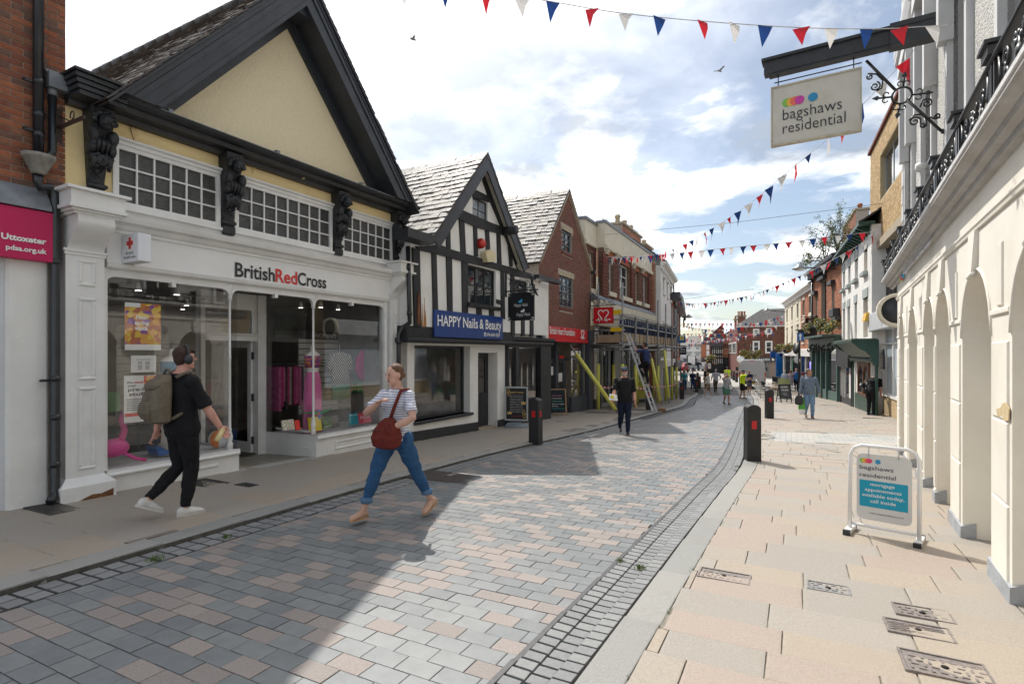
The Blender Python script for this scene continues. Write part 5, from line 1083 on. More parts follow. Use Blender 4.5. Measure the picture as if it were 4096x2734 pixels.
#scaffold
m_tube=mat("galvanised_tube",(.27,.275,.28),.5,.2,8,metal=.5,dirt=(.16,.14,.12,.5))
m_foam=mat("yellow_foam_sleeve",(.60,.58,.12),.7,.08,6)
m_board=mat("scaffold_board",(.36,.27,.18),.85,.2,6,.3,40,dirt=(.22,.17,.12,.5))
m_net=mat("blue_netting",(.012,.02,.055),.8,.5,10)
m_yel=mat("yellow_gate",(.68,.46,.01),.4,.08)
sf=MC.thing("scaffold","grey tube scaffold with yellow foam sleeves and a boarded deck wrapped in blue netting","scaffold",mu(2541,-1.5),-1.5,gM(2))
VO,VI=-1.45,-.35
zd=MC.z(2490,1368,VO);zr=MC.z(2543,1273,VO);zm=MC.z(2543,1309,VO)
so=[mu(x,VO)for x in(2490,2542,2589,2632,2663,2688,2706)];si=[mu(2393,VI),mu(2454,VI)]+[s+.05 for s in so[2:]]
tops=[MC.z(2490,1130,VO),zr+.1,zr+.1,MC.z(2631,1200,VO),MC.z(2663,1215,VO),MC.z(2688,1225,VO),MC.z(2706,1237,VO)]
for x,t in zip(so,tops):part("standard",m_tube,sf,lambda b:b.tube([(x,VO,gM(x)+KT),(x,VO,t)],.042,8));part("foam_sleeve",m_foam,sf,lambda b:b.tube([(x,VO,gM(x)+KT+.02),(x,VO,gM(x)+2.0)],.075,8));part("base_plate",m_tube,sf,lambda b:b.box(x-.09,x+.09,VO-.09,VO+.09,gM(x)+KT,gM(x)+KT+.015))
for k,x in enumerate(si):part("standard",m_tube,sf,lambda b:b.tube([(x,VI,gM(x)+KT),(x,VI,MC.z(2393,1131,VI)if k==0 else zd+.1)],.034,8));part("foam_sleeve",m_foam,sf,lambda b:b.tube([(x,VI,gM(x)+KT+.02),(x,VI,gM(x)+2.0)],.075,8))
uE,uF=min(so[0],si[0])-.3,so[-1]+.5
for z,v in((zr,VO),(zm,VO),(zd-.05,VO),(zd-.3,VO),(zd-.05,VI),(zd-.3,VI)):part("ledger",m_tube,sf,lambda b:b.tube([(so[0]-.3 if v==VO else uE,v+.05,z),(uF,v+.05,z)],.040,8))
part("ledger",m_tube,sf,lambda b:b.tube([(so[0]-.2,VO+.06,MC.z(2490,1257,VO)),(so[0]+4.2,VO+.06,MC.z(2490,1257,VO))],.040,8))
for x in[so[0]]+so[2:]:part("transom",m_tube,sf,lambda b:b.tube([(x+.05,VO-.35,zd-.12),(x+.05,VI+.35,zd-.12)],.040,8))
for z in(zr-.15,zm-.2,zd-.2):part("transom",m_tube,sf,lambda b:b.tube([(so[0]-.04,VO-.1,z),(si[0],VI+.25,z)],.040,8))
part("coupler",mat("coupler_steel",(.20,.19,.18),.6,.3,metal=.4),sf,lambda b:[b.box(x-.055,x+.055,VO-.04,VO+.09,z-.05,z+.05)for x in so for z in(zr,zm,zd-.05,zd-.3)])
for k in range(5):part("deck_board",m_board,sf,lambda b:b.box(so[0]-.15,uF-.2,VO+.1+k*.225,VO+.31+k*.225,zd,zd+.04))
for a,c in zip(so[:-1],so[1:]):part("toe_board",m_board,sf,lambda b:b.box(a+.03,c-.03,VO+.07,VO+.10,zd+.03,zd+.42));part("strap",m_black,sf,lambda b:[b.box(a+(c-a)*t,a+(c-a)*t+.04,VO+.05,VO+.07,zd+.0,zd+.46)for t in(.15,.45,.8)])
part("toe_board",m_board,sf,lambda b:b.extr([(si[0],VI+.1,zd+.02),(so[0],VO+.1,zd+.02),(so[0],VO+.1,zd+.32),(si[0],VI+.1,zd+.32)],(.03,0,0)))
for z0_,z1_ in((zd+.45,zd+.62),(zr+.05,zr+.24)):part("gate_rail",m_yel,sf,lambda b:b.extr([(so[0]-.06,VO+.5,z0_),(so[0]-.06,VO+.02,z0_),(so[0]-.06,VO+.02,z1_),(so[0]-.06,VO+.5,z1_)],(.05,0,0)))
rg=random.Random(5)
for a,c in zip([so[0]+.05]+so[1:-1],so[1:]):
 def net(b):
  n=14;P=[]
  for i in range(n+1):
   x=a+(c-a)*i/n;w=.05*math.sin(i*2.1+a)+rg.uniform(-.02,.02);P+=[(x,VO+.13+w,zd+.3),(x,VO+.13+w*.6,(zd+zr)/2+.2),(x,VO+.12,zr-.05-.03*(i%2))]
  b.add(P,[(3*i+k,3*i+3+k,3*i+4+k,3*i+1+k)for i in range(n)for k in(0,1)])
 nt_=part("debris_net",m_net,sf,net);sm_=nt_.modifiers.new("thickness",'SOLIDIFY');sm_.thickness=.01
 part("net_fold",mat("pale_tie",(.30,.32,.36),.7,.3),sf,lambda b:[b.tube([(x,VO+.06,zr+.02),(x+rg.uniform(-.06,.06),VO+.05,zr-.1-rg.uniform(.1,.35))],.012,4)for x in[a+(c-a)*t for t in(.1,.3,.5,.7,.9)]])
part("debris_net",mat("bright_blue_net",(.015,.035,.20),.7,.3,8),sf,lambda b:b.box(so[0]+.1,so[0]+.55,VO+.1,VO+.14,zd+.05,zr-.1))
for(x0,x1,zt_)in((2393,2475,zd-.5),(2600,2640,zd-.8),(2655,2672,zd-.3)):
 a,c=mu(x0,VO),mu(x1,VO-.7)
 part("diagonal_brace",m_tube,sf,lambda b:b.tube([(a,VI if x0<2400 else VO,zt_+.35),(c+.1,VO-.75,gM(c)+KT)],.03,8));part("foam_sleeve",m_foam,sf,lambda b:b.tube([tuple(V((a,VI if x0<2400 else VO,zt_+.35)).lerp(V((c+.1,VO-.75,gM(c)+KT)),t))for t in(.12,.9)],.075,8))
m_tape_w,m_tape_r=mat("tape_white",(.7,.7,.7),.5),mat("tape_red",(.6,.03,.03),.5)
tp=MC.thing("barrier_tape","red and white striped barrier tape tied between the scaffold poles","tape",si[0],VI,gM(si[0])+1)
pts=[(si[0],VI-.06,1.05),(si[1],VI-.06,1.0),(so[1],VO-.06,.95),(so[2],VO-.06,.98),(so[3],VO-.06,1.0),(so[4],VO-.06,.9),(so[6],VO-.06,1.05)]
def tape(b):
 k=0
 for p,q in zip(pts,pts[1:]):
  n=8
  for i in range(n):
   P=[]
   for t in(i/n,(i+1)/n):
    x,v=p[0]+(q[0]-p[0])*t,p[1]+(q[1]-p[1])*t;z=gM(x)+p[2]+(q[2]-p[2])*t-.12*4*t*(1-t);P.append((x,v,z))
   b.cur=k%2;k+=1;b.hexa([P[0],P[1],(P[1][0],P[1][1]+.003,P[1][2]),(P[0][0],P[0][1]+.003,P[0][2]),(P[0][0],P[0][1],P[0][2]+.075),(P[1][0],P[1][1],P[1][2]+.075),(P[1][0],P[1][1]+.003,P[1][2]+.075),(P[0][0],P[0][1]+.003,P[0][2]+.075)])
part("tape",[m_tape_w,m_tape_r],tp,tape)
la=MC.loc(G(2614,1652));ltop=V((mu(2508,VO-.08),VO-.12,MC.z(2508,1358,VO)))
ld=MC.thing("ladder","aluminium ladder leaning from the kerb up to the scaffold deck","ladder",la.x,la.y,la.z)
m_lad=mat("ladder_aluminium",(.55,.55,.54),.35,.1,metal=.4)
side=V((.36,-.06,0));
for s in(0,1):part("stile",m_lad,ld,lambda b:b.hexa([tuple(p+side*s+o)for p in(la,ltop+(ltop-la).normalized()*.3)for o in(V((-.02,-.035,0)),V((.02,-.035,0)),V((.02,.035,0)),V((-.02,.035,0)))]));part("foot",m_black,ld,lambda b:b.box(la.x+side.x*s-.03,la.x+side.x*s+.03,la.y+side.y*s-.05,la.y+side.y*s+.05,la.z,la.z+.05))
for k in range(13):part("rung",m_lad,ld,lambda b:b.tube([la.lerp(ltop,.06+k*.075),la.lerp(ltop,.06+k*.075)+side],.017,6))
bo=G(2648,1647);bt=MC.w(mu(2612,VO),VO-.06,MC.z(2612,1545,VO))
br_=empty("broom",bo,0,"wooden broom leaning upside against the scaffold foot beside the ladder","broom");OFF[br_.name]=tuple(bo)
part("handle",mat("broom_wood",(.35,.22,.11),.6,.15,8),br_,lambda b:b.tube([bo+V((0,0,.12)),bt],.016,8))
part("bristles",mat("bristle_brown",(.22,.12,.06),.95,.3,60,.6,200),br_,lambda b:b.hexa([bo+V(q)for q in((-.16,-.06,0),(.16,-.06,0),(.16,.06,0),(-.16,.06,0),(-.13,-.035,.14),(.13,-.035,.14),(.13,.035,.14),(-.13,.035,.14))]))
#cream arcaded building on the right
BG=Frame(5.513,7.131,.607,True)
bg=BG.thing("arcaded_building","cream arcaded bank-style building with iron balcony and pebbledash upper floor","building",0,0,0)
gu,ggz=BG.u,BG.z
m_ivory=mat("ivory_masonry",(.76,.725,.65),.75,.05,1.4,.07,70,dirt=(.56,.49,.38,.35),dscale=.9)
m_ivory2=mat("ivory_groove",(.56,.50,.40),.8,.08,3)
m_pebble=mat("white_pebbledash",(.74,.725,.69),.9,.08,60,4.5,38)
m_plinth=mat("grey_blue_plinth",(.34,.36,.39),.75,.15,6,.4,60,dirt=(.24,.23,.22,.5))
gL=gu(3590);gR=gu(4900)
px_in=lambda x,y:(3600+x/1.96,900+y/1.96)
sz=ggz(3856,960)
ops=[]
for(a,c,ya)in((3600,3618,1257),(3636,3669,1232),(3697,3738,1193),(3745,3802,1163),(3850,3965,1086)):ops.append((gu(a),gu(c),ggz((a+c)/2,ya)))
pitch=ops[4][0]-ops[3][0];wO=ops[4][1]-ops[4][0];az_=ops[4][2]
for k in range(1,4):ops.append((gu(4049)+(k-1)*(gu(4049)-ops[4][0]),gu(4049)+(k-1)*(gu(4049)-ops[4][0])+wO,az_))
az_=sum(o[2]for o in ops[:5])/5
gB=lambda u:BG.g(u)
arches=[]
for a,c,z in ops:
 r=(c-a)/2;z=az_
 arches.append([(a,-1.3),(c,-1.3),(c,z-r)]+[((a+c)/2+r*math.cos(t),z-r+r*math.sin(t))for t in[k*math.pi/12 for k in range(1,12)]]+[(a,z-r)])
zt_g=ggz(3856,760)
RD=.45  # recess deepened beyond its measured depth so the arches fill with shade
def arcade(b):
 xs=[gL]+[x for o in ops for x in(o[0],o[1])]+[gR]
 for k in range(0,len(xs)-1,2):b.box(xs[k],xs[k+1],0,RD,-1.3,zt_g)
 for a,c,_ in ops:
  r=(c-a)/2;n=16;P=[((a+c)/2-r*math.cos(math.pi*i/n),az_-r+r*math.sin(math.pi*i/n))for i in range(n+1)]
  for(xa,za),(xb,zb)in zip(P,P[1:]):b.hexa([(xa,0,za),(xb,0,zb),(xb,RD,zb),(xa,RD,za),(xa,0,zt_g),(xb,0,zt_g),(xb,RD,zt_g),(xa,RD,zt_g)])
part("arcade_wall",m_ivory,bg,arcade)
part("recess_wall",m_ivory,bg,lambda b:b.box(gL+.1,gR,RD+.002,.8,-1.3,zt_g))
part("end_wall",m_ivory,bg,lambda b:(b.box(gL,gL+.1,RD+.002,10,-1.3,zt_g),b.box(gL+.1,gR,9.8,10,-1.3,12)))
part("recess_joint",m_ivory2,bg,lambda b:[b.box(a+.02,c-.02,RD-.006,RD+.01,z,z+.012)for a,c,_ in ops for z in(.55,1.15,1.75,2.3)])
edges=[gL]+[x for o in ops for x in(o[0],o[1])]+[gR]
rows=[(-.9,.22),(.235,.80),(.815,1.38),(1.395,1.95)]
z_imp=az_-.42
for k in range(0,len(edges)-1,2):
 a,c=edges[k],edges[k+1]
 if c-a<.08:
  part("thin_pilaster",m_ivory,bg,lambda b:b.box(a-.0,c,-.015,.0,-1.0,z_imp));continue
 m=min(.10,(c-a)*.12)
 for z0_,z1_ in rows:part("pier_block",m_ivory,bg,lambda b:b.bbox(a+m,c-m,-.013,.01,z0_,min(z1_,z_imp),.009))
 part("impost",m_ivory,bg,lambda b:(b.bbox(a+m*.3,c-m*.3,-.016,.01,z_imp+.0,z_imp+.04,.006)))
 part("spandrel_panel",m_ivory,bg,lambda b:b.bbox(a+m*2+.08,c-m*2-.08,-.012,.01,z_imp+.06,az_+.1,.008))if c-a>.5 else None
 g0=gB(a)+KT
 part("plinth",m_plinth,bg,lambda b:b.hexa([(a-.03,-.03,g0-.4),(c+.03,-.03,g0-.4),(c+.03,.10,g0-.4),(a-.03,.10,g0-.4),(a-.03,-.018,g0+.13),(c+.03,-.018,g0+.13),(c+.01,.10,g0+.17),(a-.01,.10,g0+.17)]))
for(a,c,_),ar in zip(ops,arches):
 mid=(a+c)/2;r=(c-a)/2
 part("archivolt",m_ivory,bg,lambda b:b.tube([(mid+(r+.02)*math.cos(t),-.001,az_-r+(r+.02)*math.sin(t))for t in[k*math.pi/14 for k in range(15)]],.015,6))
 part("keystone",m_ivory,bg,lambda b:(b.hexa([(mid-.085,-.045,az_-.03),(mid+.085,-.045,az_-.03),(mid+.085,.0,az_-.03),(mid-.085,.0,az_-.03),(mid-.13,-.028,sz-.02),(mid+.13,-.028,sz-.02),(mid+.15,.0,sz-.02),(mid-.15,.0,sz-.02)]),b.tube([(mid-.10,-.028,az_-.035),(mid+.10,-.028,az_-.035)],.026,8)))
part("string_course",m_ivory,bg,lambda b:cornice(b,gL,gR,[(0,sz-.02),(-.018,sz-.02),(-.022,sz),(-.032,sz+.015),(-.032,sz+.03),(0,sz+.045)]))
pq=[BG.uz(*px_in(x,y))for x,y in((785,1500),(775,1440),(810,1430),(825,1395),(850,1390),(875,1440),(872,1530),(835,1535),(820,1490))]
part("flaked_patch",mat("bare_render",(.56,.44,.26),.9,.12,12,.3,60),bg,lambda b:b.prism(pq,-.0150,-.008))
VB=-.20
bz1=ggz(3791,695,VB);bz0=ggz(3791,900,0)
bL=gu(3528,VB)
m_slabg=mat("weathered_lead_grey",(.40,.39,.38),.7,.12,4,.3,40,dirt=(.30,.26,.20,.5))
part("balcony_slab",m_slabg,bg,lambda b:cornice(b,bL,gR,[(.0,bz0-.02),(-.05,bz0-.01),(-.06,bz0+.03),(-.11,bz0+.045),(-.125,bz0+.08),(VB+.02,bz0+.10),(VB,bz0+.115),(VB,bz1-.012),(VB+.02,bz1),(0,bz1+.01)]))
part("slab_edge",mat("pale_slab_edge",(.62,.61,.60),.7,.1,5,.3,40),bg,lambda b:b.bbox(bL-.01,gR,VB-.012,VB+.03,bz1-.035,bz1+.012,.008))
ry=VB+.045;rh=BG.z(3953,268,ry)-BG.z(3953,447,ry)
ra=BG.thing("balcony_railing","ornate black wrought iron balcony railing with scrolls above the arcade","railing",bL,ry,bz1)
m_iron2=mat("wrought_iron_black",(.010,.011,.013),.35,.3,8,spec=.6)
part("top_rail",m_iron2,ra,lambda b:b.bbox(bL+.05,gR,ry-.03,ry+.03,bz1+rh,bz1+rh+.035,.01));part("bottom_rail",m_iron2,ra,lambda b:b.box(bL+.05,gR,ry-.015,ry+.015,bz1+.07,bz1+.095))
npan=9;posts=[]
p0=gu(3837,ry);p1_=gu(3748,ry);pp=p0-p1_
x=p0
while x>bL+.2:x-=pp
k=0;x+=pp
posts=[bL+.1]
while x<gR-.1:
 posts.append(x);x+=pp
for x in posts:
 part("baluster_post",m_iron2,ra,lambda b:(b.box(x-.075,x-.045,ry-.015,ry+.015,bz1,bz1+rh),b.box(x-.015,x+.015,ry-.018,ry+.018,bz1,bz1+rh+.06),b.box(x+.045,x+.075,ry-.015,ry+.015,bz1,bz1+rh),b.box(x-.09,x+.09,ry-.05,ry+.05,bz1+rh+.036,bz1+rh+.10),b.box(x-.11,x+.11,ry-.07,ry+.07,bz1+rh+.10,bz1+rh+.125)))
def spiral(b,cx,cz,r,s0,turns,dirn,v,th=.013,sh=.75,n=22):
 b.tube([(cx+r*(1-sh*k/n)*math.cos(s0+dirn*turns*6.283*k/n),v,cz+r*(1-sh*k/n)*math.sin(s0+dirn*turns*6.283*k/n))for k in range(n+1)],th,6)
def rail_panel(b,a,c):
 w=c-a;S=rh/.92;mid=(a+c)/2;zc_=bz1+rh*.52
 for s in(-1,1):
  cx=mid+s*w*.27;spiral(b,cx,zc_+.13*S,min(.21*S,w*.17),math.pi/2*(1-s)+.3,1.4,s,ry);spiral(b,cx,zc_-.17*S,min(.17*S,w*.14),-math.pi/2*(1-s),1.3,-s,ry)
  b.tube([(cx+s*w*.17,ry,bz1+.1),(cx+s*w*.14,ry,zc_),(cx+s*w*.17,ry,bz1+rh)],.013,6)
  spiral(b,mid+s*w*.1,zc_-.2*S,.10*S,1.57,1.2,s,ry,.012);spiral(b,mid+s*w*.08,zc_+.22*S,.085*S,-1.57,1.2,s,ry,.012)
  b.ell((mid+s*.05,ry,zc_+.02),(.045*S,.02,.10*S),6,5);
 b.tube([(mid,ry,bz1+.09),(mid,ry,zc_+.12*S)],.014,6);b.ell((mid,ry,zc_+.16*S),(.03,.02,.08*S),6,5);b.ell((mid,ry,zc_-.05),(.05,.03,.05),6,5)
pa=list(zip(posts[:-1],posts[1:]))
for a,c in pa:part("scroll_panel",m_iron2,ra,lambda b:rail_panel(b,a+.08,c-.08))
uz0=bz1;uz1=12.0
cz7=lambda x,y:(3480+x/2.24,y/2.24)
UV=.10
wins_u=[]
for(pa_,pb_)in((3590,3660),(3795,3900)):pass
w1a,w1b=gu(3806,UV),gu(3898,UV);wwid=w1b-w1a
step=max(1.9,pp*1.25)
wz0=ggz(*cz7(740,605)[0:1],cz7(740,605)[1],UV)if False else BG.z(cz7(745,600)[0],cz7(745,600)[1],UV)
wlist=[]
x=w1a
while x>gL+.4:wlist.append((x,x+wwid));x-=(wwid+1.05)
x=w1a+wwid+1.05
while x<gR-1.5:wlist.append((x,x+wwid));x+=wwid+1.05
part("pebbledash_wall",m_pebble,bg,lambda b:b.wall(rect(gL,gR,uz0-.3,uz1),[rect(a+.12,c-.12,bz1+.15,wz0+1.9)for a,c in wlist],UV,UV+.45))
m_trim=mat("grey_white_trim",(.60,.60,.60),.6,.06,3)
for a,c in wlist:
 w=window(bg,a+.12,c-.12,bz1+.15,wz0+1.9,UV+.18,2,2,m_white,m_dglass,.07,.05,.08)
 part("hood",m_trim,w,lambda b:(b.box(a,c,UV-.16,UV,wz0+1.9,wz0+2.15),b.bbox(a-.05,c+.05,UV-.20,UV,wz0+2.15,wz0+2.26,.02),b.box(a,a+.16,UV-.14,UV,wz0+.3,wz0+1.9),b.box(c-.16,c,UV-.14,UV,wz0+.3,wz0+1.9)))
 part("jamb",m_trim,w,lambda b:(b.box(a+.02,a+.12,UV-.06,UV+.12,bz1+.15,wz0+1.9),b.box(c-.12,c-.02,UV-.06,UV+.12,bz1+.15,wz0+1.9)))
for zz in(wz0+2.5,):part("band_course",m_trim,bg,lambda b:cornice(b,gL-.05,gR,[(UV,zz),(UV-.10,zz),(UV-.14,zz+.1),(UV-.16,zz+.16),(UV-.16,zz+.26),(UV,zz+.3)]))
part("end_quoin",m_trim,bg,lambda b:[b.bbox(gL-.03,gL+(.28 if k%2 else .18),UV-.035,UV+.1,uz0+k*.34,uz0+k*.34+.32,.015)for k in range(18)])
part("upper_side",m_pebble,bg,lambda b:b.box(gL,gL+.2,UV+.45,10,uz0-.3,uz1))
part("roof",m_slate[0],bg,lambda b:b.hexa([(gL-.1,-.2,uz1),(gR,-.2,uz1),(gR,10,uz1),(gL-.1,10,uz1),(gL-.1,-.2,uz1+.2),(gR,-.2,uz1+.2),(gR,5,uz1+2),(gL-.1,5,uz1+2)]))
fl_=BG.thing("fascia_lettering","thin raised grey letters of the estate agent standing off the cream wall above the arches","sign",gu(3650),-.05,sz+.2)
m_brl=mat("brushed_grey",(.22,.22,.23),.4,.1,metal=.3)
za=sz+.22;tl0,tl1=gu(3640),gu(3760)
text("bagshaws residential",m_brl,fl_,(tl0,-.06,za),(1,0,0),(0,0,1),w=tl1-tl0,h=.26,depth=.03)
for k,cc in enumerate(((.18,.45,.10),(.80,.30,.06),(.62,.05,.10),(.03,.36,.60))):part("logo_dot",mat("logo_%d"%k,cc,.5),fl_,lambda b:b.lathe([(0,-.03),(.12,-.03),(.12,0),(0,0)],(gu(3612)+.13*k+(.1 if k==3 else 0),-.02-.002*k,za+.15),14,'y'))
#hanging estate agent sign on its black beam
hb_v0,hb_z=UV,None
hbu=BG.u(3775,UV);e_v,e_z=BG.vz(3058,296,hbu);r_v,r_z=BG.vz(3760,118,hbu)
hb=BG.thing("hanging_sign","cream hanging sign with coloured dots swinging from a long black beam","sign",hbu,e_v/2,e_z-.8)
zt_b=BG.vz(3440,185,hbu)[1];m_beam=mat("beam_black",(.030,.033,.038),.5,.25,6,.2,60)
part("beam",m_beam,hb,lambda b:(b.box(hbu-.07,hbu+.07,e_v,UV+.02,zt_b-.10,zt_b+.08),b.box(hbu-.10,hbu+.10,e_v-.03,UV+.02,zt_b+.08,zt_b+.12),b.box(hbu-.06,hbu+.06,e_v+.06,UV,zt_b-.13,zt_b-.10),b.box(hbu-.09,hbu+.09,UV-.55,UV-.02,zt_b-.14,zt_b+.15)))
sv0,sz1_=BG.vz(3091,360,hbu);sv1,_=BG.vz(3440,285,hbu);sz0_=BG.vz(3092,582,hbu)[1]
part("rod",m_iron2,hb,lambda b:(b.tube([(hbu,sv0+.02,sz1_+.09),(hbu,sv1+.02,sz1_+.09)],.008,6),b.tube([(hbu,sv0+.07,zt_b-.1),(hbu,sv0+.07,sz1_)],.007,6),b.tube([(hbu,sv1-.07,zt_b-.1),(hbu,sv1-.07,sz1_)],.007,6)))
m_signw=mat("sign_cream",(.60,.58,.52),.6,.05,3,dirt=(.42,.42,.28,.45),dscale=2.5)
part("board",m_signw,hb,lambda b:b.box(hbu-.035,hbu+.03,sv0,sv1,sz0_,sz1_));m_rim=mat("sign_rim",(.52,.48,.38),.7,.15,8,dirt=(.33,.28,.18,.6))
part("rim",m_rim,hb,lambda b:(b.box(hbu-.045,hbu+.045,sv0-.0,sv1,sz1_,sz1_+.022),b.box(hbu-.045,hbu+.045,sv0,sv1,sz0_-.022,sz0_),b.box(hbu-.045,hbu+.045,sv0-.02,sv0,sz0_-.022,sz1_+.022),b.box(hbu-.045,hbu+.045,sv1,sv1+.02,sz0_-.022,sz1_+.022)))
W_,H_=sv1-sv0,sz1_-sz0_
sgn_pt=lambda t,z,o=.034:(hbu+o,sv0+W_*t,sz0_+H_*z)
m_ink=mat("sign_ink",(.035,.035,.05),.5)
text("bagshaws",m_ink,hb,sgn_pt(.125,.40),(0,1,0),(0,0,1),w=W_*.68,h=H_*.20,bold=-.006,depth=.003)
text("residential",m_ink,hb,sgn_pt(.125,.16),(0,1,0),(0,0,1),w=W_*.72,h=H_*.20,bold=-.006,depth=.003)
def disc(b,P,r,ex,ey,n=24):P,ex,ey=V(P),V(ex),V(ey);b.add([P+ex*r*math.cos(2*math.pi*k/n)+ey*r*math.sin(2*math.pi*k/n)for k in range(n)],[tuple(range(n))])
for k,(t,cc)in enumerate(((.175,(.20,.50,.09)),(.225,(.80,.42,.06)),(.27,(.80,.16,.10)),(.325,(.55,.05,.35)),(.48,(.03,.28,.52)))):part("logo_dot",mat("sgn_logo_%d"%k,cc,.5),hb,lambda b:disc(b,sgn_pt(t,.70,.0345+.0007*k),H_*.075,(0,1,0),(0,0,1)))
def wrought(b):
 c_v,c_z=BG.vz(*cz7(285,855),hbu);R=abs(BG.vz(*cz7(375,855),hbu)[0]-c_v);u=hbu
 P=lambda x,y:(lambda q:(u,q[0],q[1]))(BG.vz(*cz7(x,y),hbu))
 b.tube([(u,c_v+R*math.cos(t),c_z+R*math.sin(t))for t in[k*math.pi/12 for k in range(25)]],.014,6,False)
 b.tube([P(-33,545),P(225,805)],.018,6);b.tube([P(325,890),P(640,1175)],.018,6);b.tube([P(640,1175),P(720,1185)],.03,8)
 for(x0,y0,x1,y1)in((300,775,312,660),(190,870,40,885),(380,850,545,832),(268,935,243,1050)):
  b.tube([P(x0,y0),P(x1,y1)],.012,6);d=V(P(x1,y1))-V(P(x0,y0));t=V(P(x1,y1));dn_=d.normalized();sd=V((0,-dn_.z,dn_.y))
  b.extr([t+dn_*.03,t+sd*.03-dn_*.03,t-dn_*.06,t-sd*.03-dn_*.03],(.012,0,0))
  for s in(-1,1):b.tube([t-dn_*.12+sd*s*(.035-.03*math.cos(q))+dn_*.03*math.sin(q)for q in[k*.5 for k in range(10)]],.008,5)
 def spir(cx,cy,r,s0,tr,dr):
  q=BG.vz(*cz7(cx,cy),hbu);rr=abs(BG.vz(*cz7(cx+r,cy),hbu)[0]-q[0]);n=24
  b.tube([(u,q[0]+rr*(1-.8*k/n)*math.cos(s0+dr*tr*6.283*k/n),q[1]+rr*(1-.8*k/n)*math.sin(s0+dr*tr*6.283*k/n))for k in range(n+1)],.010,6)
 spir(45,775,50,1.2,1.5,-1);spir(510,925,55,2.6,1.5,-1);spir(400,1090,58,-.6,1.5,1);spir(605,1040,30,3.4,1.3,-1);spir(475,1120,32,0,1.3,-1);spir(0,690,30,2.5,1.2,1)
 b.tube([P(-20,660),P(60,665),P(115,720),P(105,790),P(60,815)],.011,6);b.tube([P(450,960),P(470,900),P(530,885)],.011,6);b.tube([P(455,1025),P(400,1030),P(350,1080)],.011,6);b.tube([P(530,1050),P(590,1065),P(630,1050)],.011,6);b.tube([P(490,1060),P(508,1110),P(480,1145)],.011,6)
part("wrought_bracket",m_iron2,hb,wrought)
lt=BG.thing("wall_lamp","white globe lamp on a short black arm low on the pebbledash wall","lamp",gu(3680),UV,bz1+.7)
lq=BG.vz(*cz7(445,1500),gu(3700,UV));part("arm",m_iron2,lt,lambda b:b.tube([(gu(3700,UV),UV,lq[1]),(gu(3700,UV),lq[0]+.1,lq[1])],.03,8));part("globe",m_white,lt,lambda b:b.lathe([(0,-.12),(.06,-.11),(.085,-.03),(.05,.06),(.04,.07)],(gu(3700,UV),lq[0]+.06,lq[1]),12,'y'))
#yellow brick bank
YB=Frame(14.44,20.87,.49,True)
yb=YB.thing("yellow_brick_bank","yellow brick bank with a cash machine and pale blue glazing","building",0,0,0)
yu,yz=YB.u,YB.z
m_brk_y=[mat("yellow_brick_%s"%k,c,.85,.14,22,.4,90)for k,c in(("a",(.46,.32,.16)),("b",(.52,.37,.19)),("c",(.40,.27,.14)))]
yL,yR=yu(3493),yu(3760);yP=yu(3530);ytop=yz(3493,620);yb0=yz(3497,1006)
ywin=(yu(3535),yu(3640),yz(3535,800),yz(3535,625))
part("brick_wall",mat("mortar_buff",(.46,.38,.25),.9,.1,10),yb,lambda b:b.wall(rect(yL,yR,yb0,ytop),[rect(*ywin)],-.1,.3))
brickwork(yb,rect(yL,yR,yb0,ytop),[ywin],m_brk_y,-.1,.078,.225,.012,.012,300)
window(yb,*ywin,.05,3,1,m_alu,m_dglass,.06,.05,.06);part("coping",m_brk_brown[0],yb,lambda b:b.box(yL-.08,yR,-.2,.3,ytop,ytop+.12))
part("slab_edge",mat("bank_concrete",(.36,.30,.22),.85,.12,4,.3,50),yb,lambda b:b.box(yL-.05,yR,-.25,.3,yb0-.3,yb0))
m_sst=mat("bank_sandstone",(.44,.33,.19),.85,.14,3,.3,60,dirt=(.33,.24,.13,.5))
gY=lambda u:YB.g(u)
part("stone_pilaster",m_sst,yb,lambda b:(b.bbox(yL+.12,yP,-.25,.3,gY(yL)-.6,yb0-.3,.015),b.bbox(yL+.0,yP+.05,-.32,.3,gY(yL)-.6,gY(yL)+.75,.02)))
part("quoin_strip",m_brk_y[0],yb,lambda b:b.box(yL-.35,yL+.12,-.12,.3,gY(yL)-.6,yb0-.3))
fzb,fzt=yz(3530,1325),yz(3530,1255)
part("fascia",mat("bank_fascia",(.50,.52,.54),.4,.05,2),yb,lambda b:b.bbox(yP-.1,yR,-.45,.1,fzb,fzt,.02));part("blue_logo",mat("bank_blue",(.02,.30,.62),.4),yb,lambda b:b.prism([(yu(3568,-.46),fzb+.35),(yu(3585,-.46),fzb+.30),(yu(3583,-.46),fzt-.1),(yu(3576,-.46),fzt-.2),(yu(3570,-.46),fzt-.12)],-.455,-.44))
part("upper_glazing",m_dglass,yb,lambda b:b.box(yP,yR,.1,.12,fzt,yb0-.3));part("mullion",mat("bronze_frame",(.10,.09,.075),.4),yb,lambda b:[b.box(x-.03,x+.03,.04,.1,fzt,yb0-.3)for x in(yP+.5,yP+1.1,yP+1.8,yP+2.8)])
zsill=gY(yR)+.55
part("bank_frame",m_white,yb,lambda b:(b.box(yP,yP+.08,-.08,.05,zsill,fzb),b.box(yu(3550),yu(3550)+.05,-.08,.05,zsill,fzb),b.box(yP,yR,-.10,.05,zsill-.05,zsill+.08),b.box(yP,yR,-.08,.05,yz(3540,1378),yz(3540,1372)),b.box(yu(3580),yu(3580)+.12,-.08,.05,zsill,fzb)))
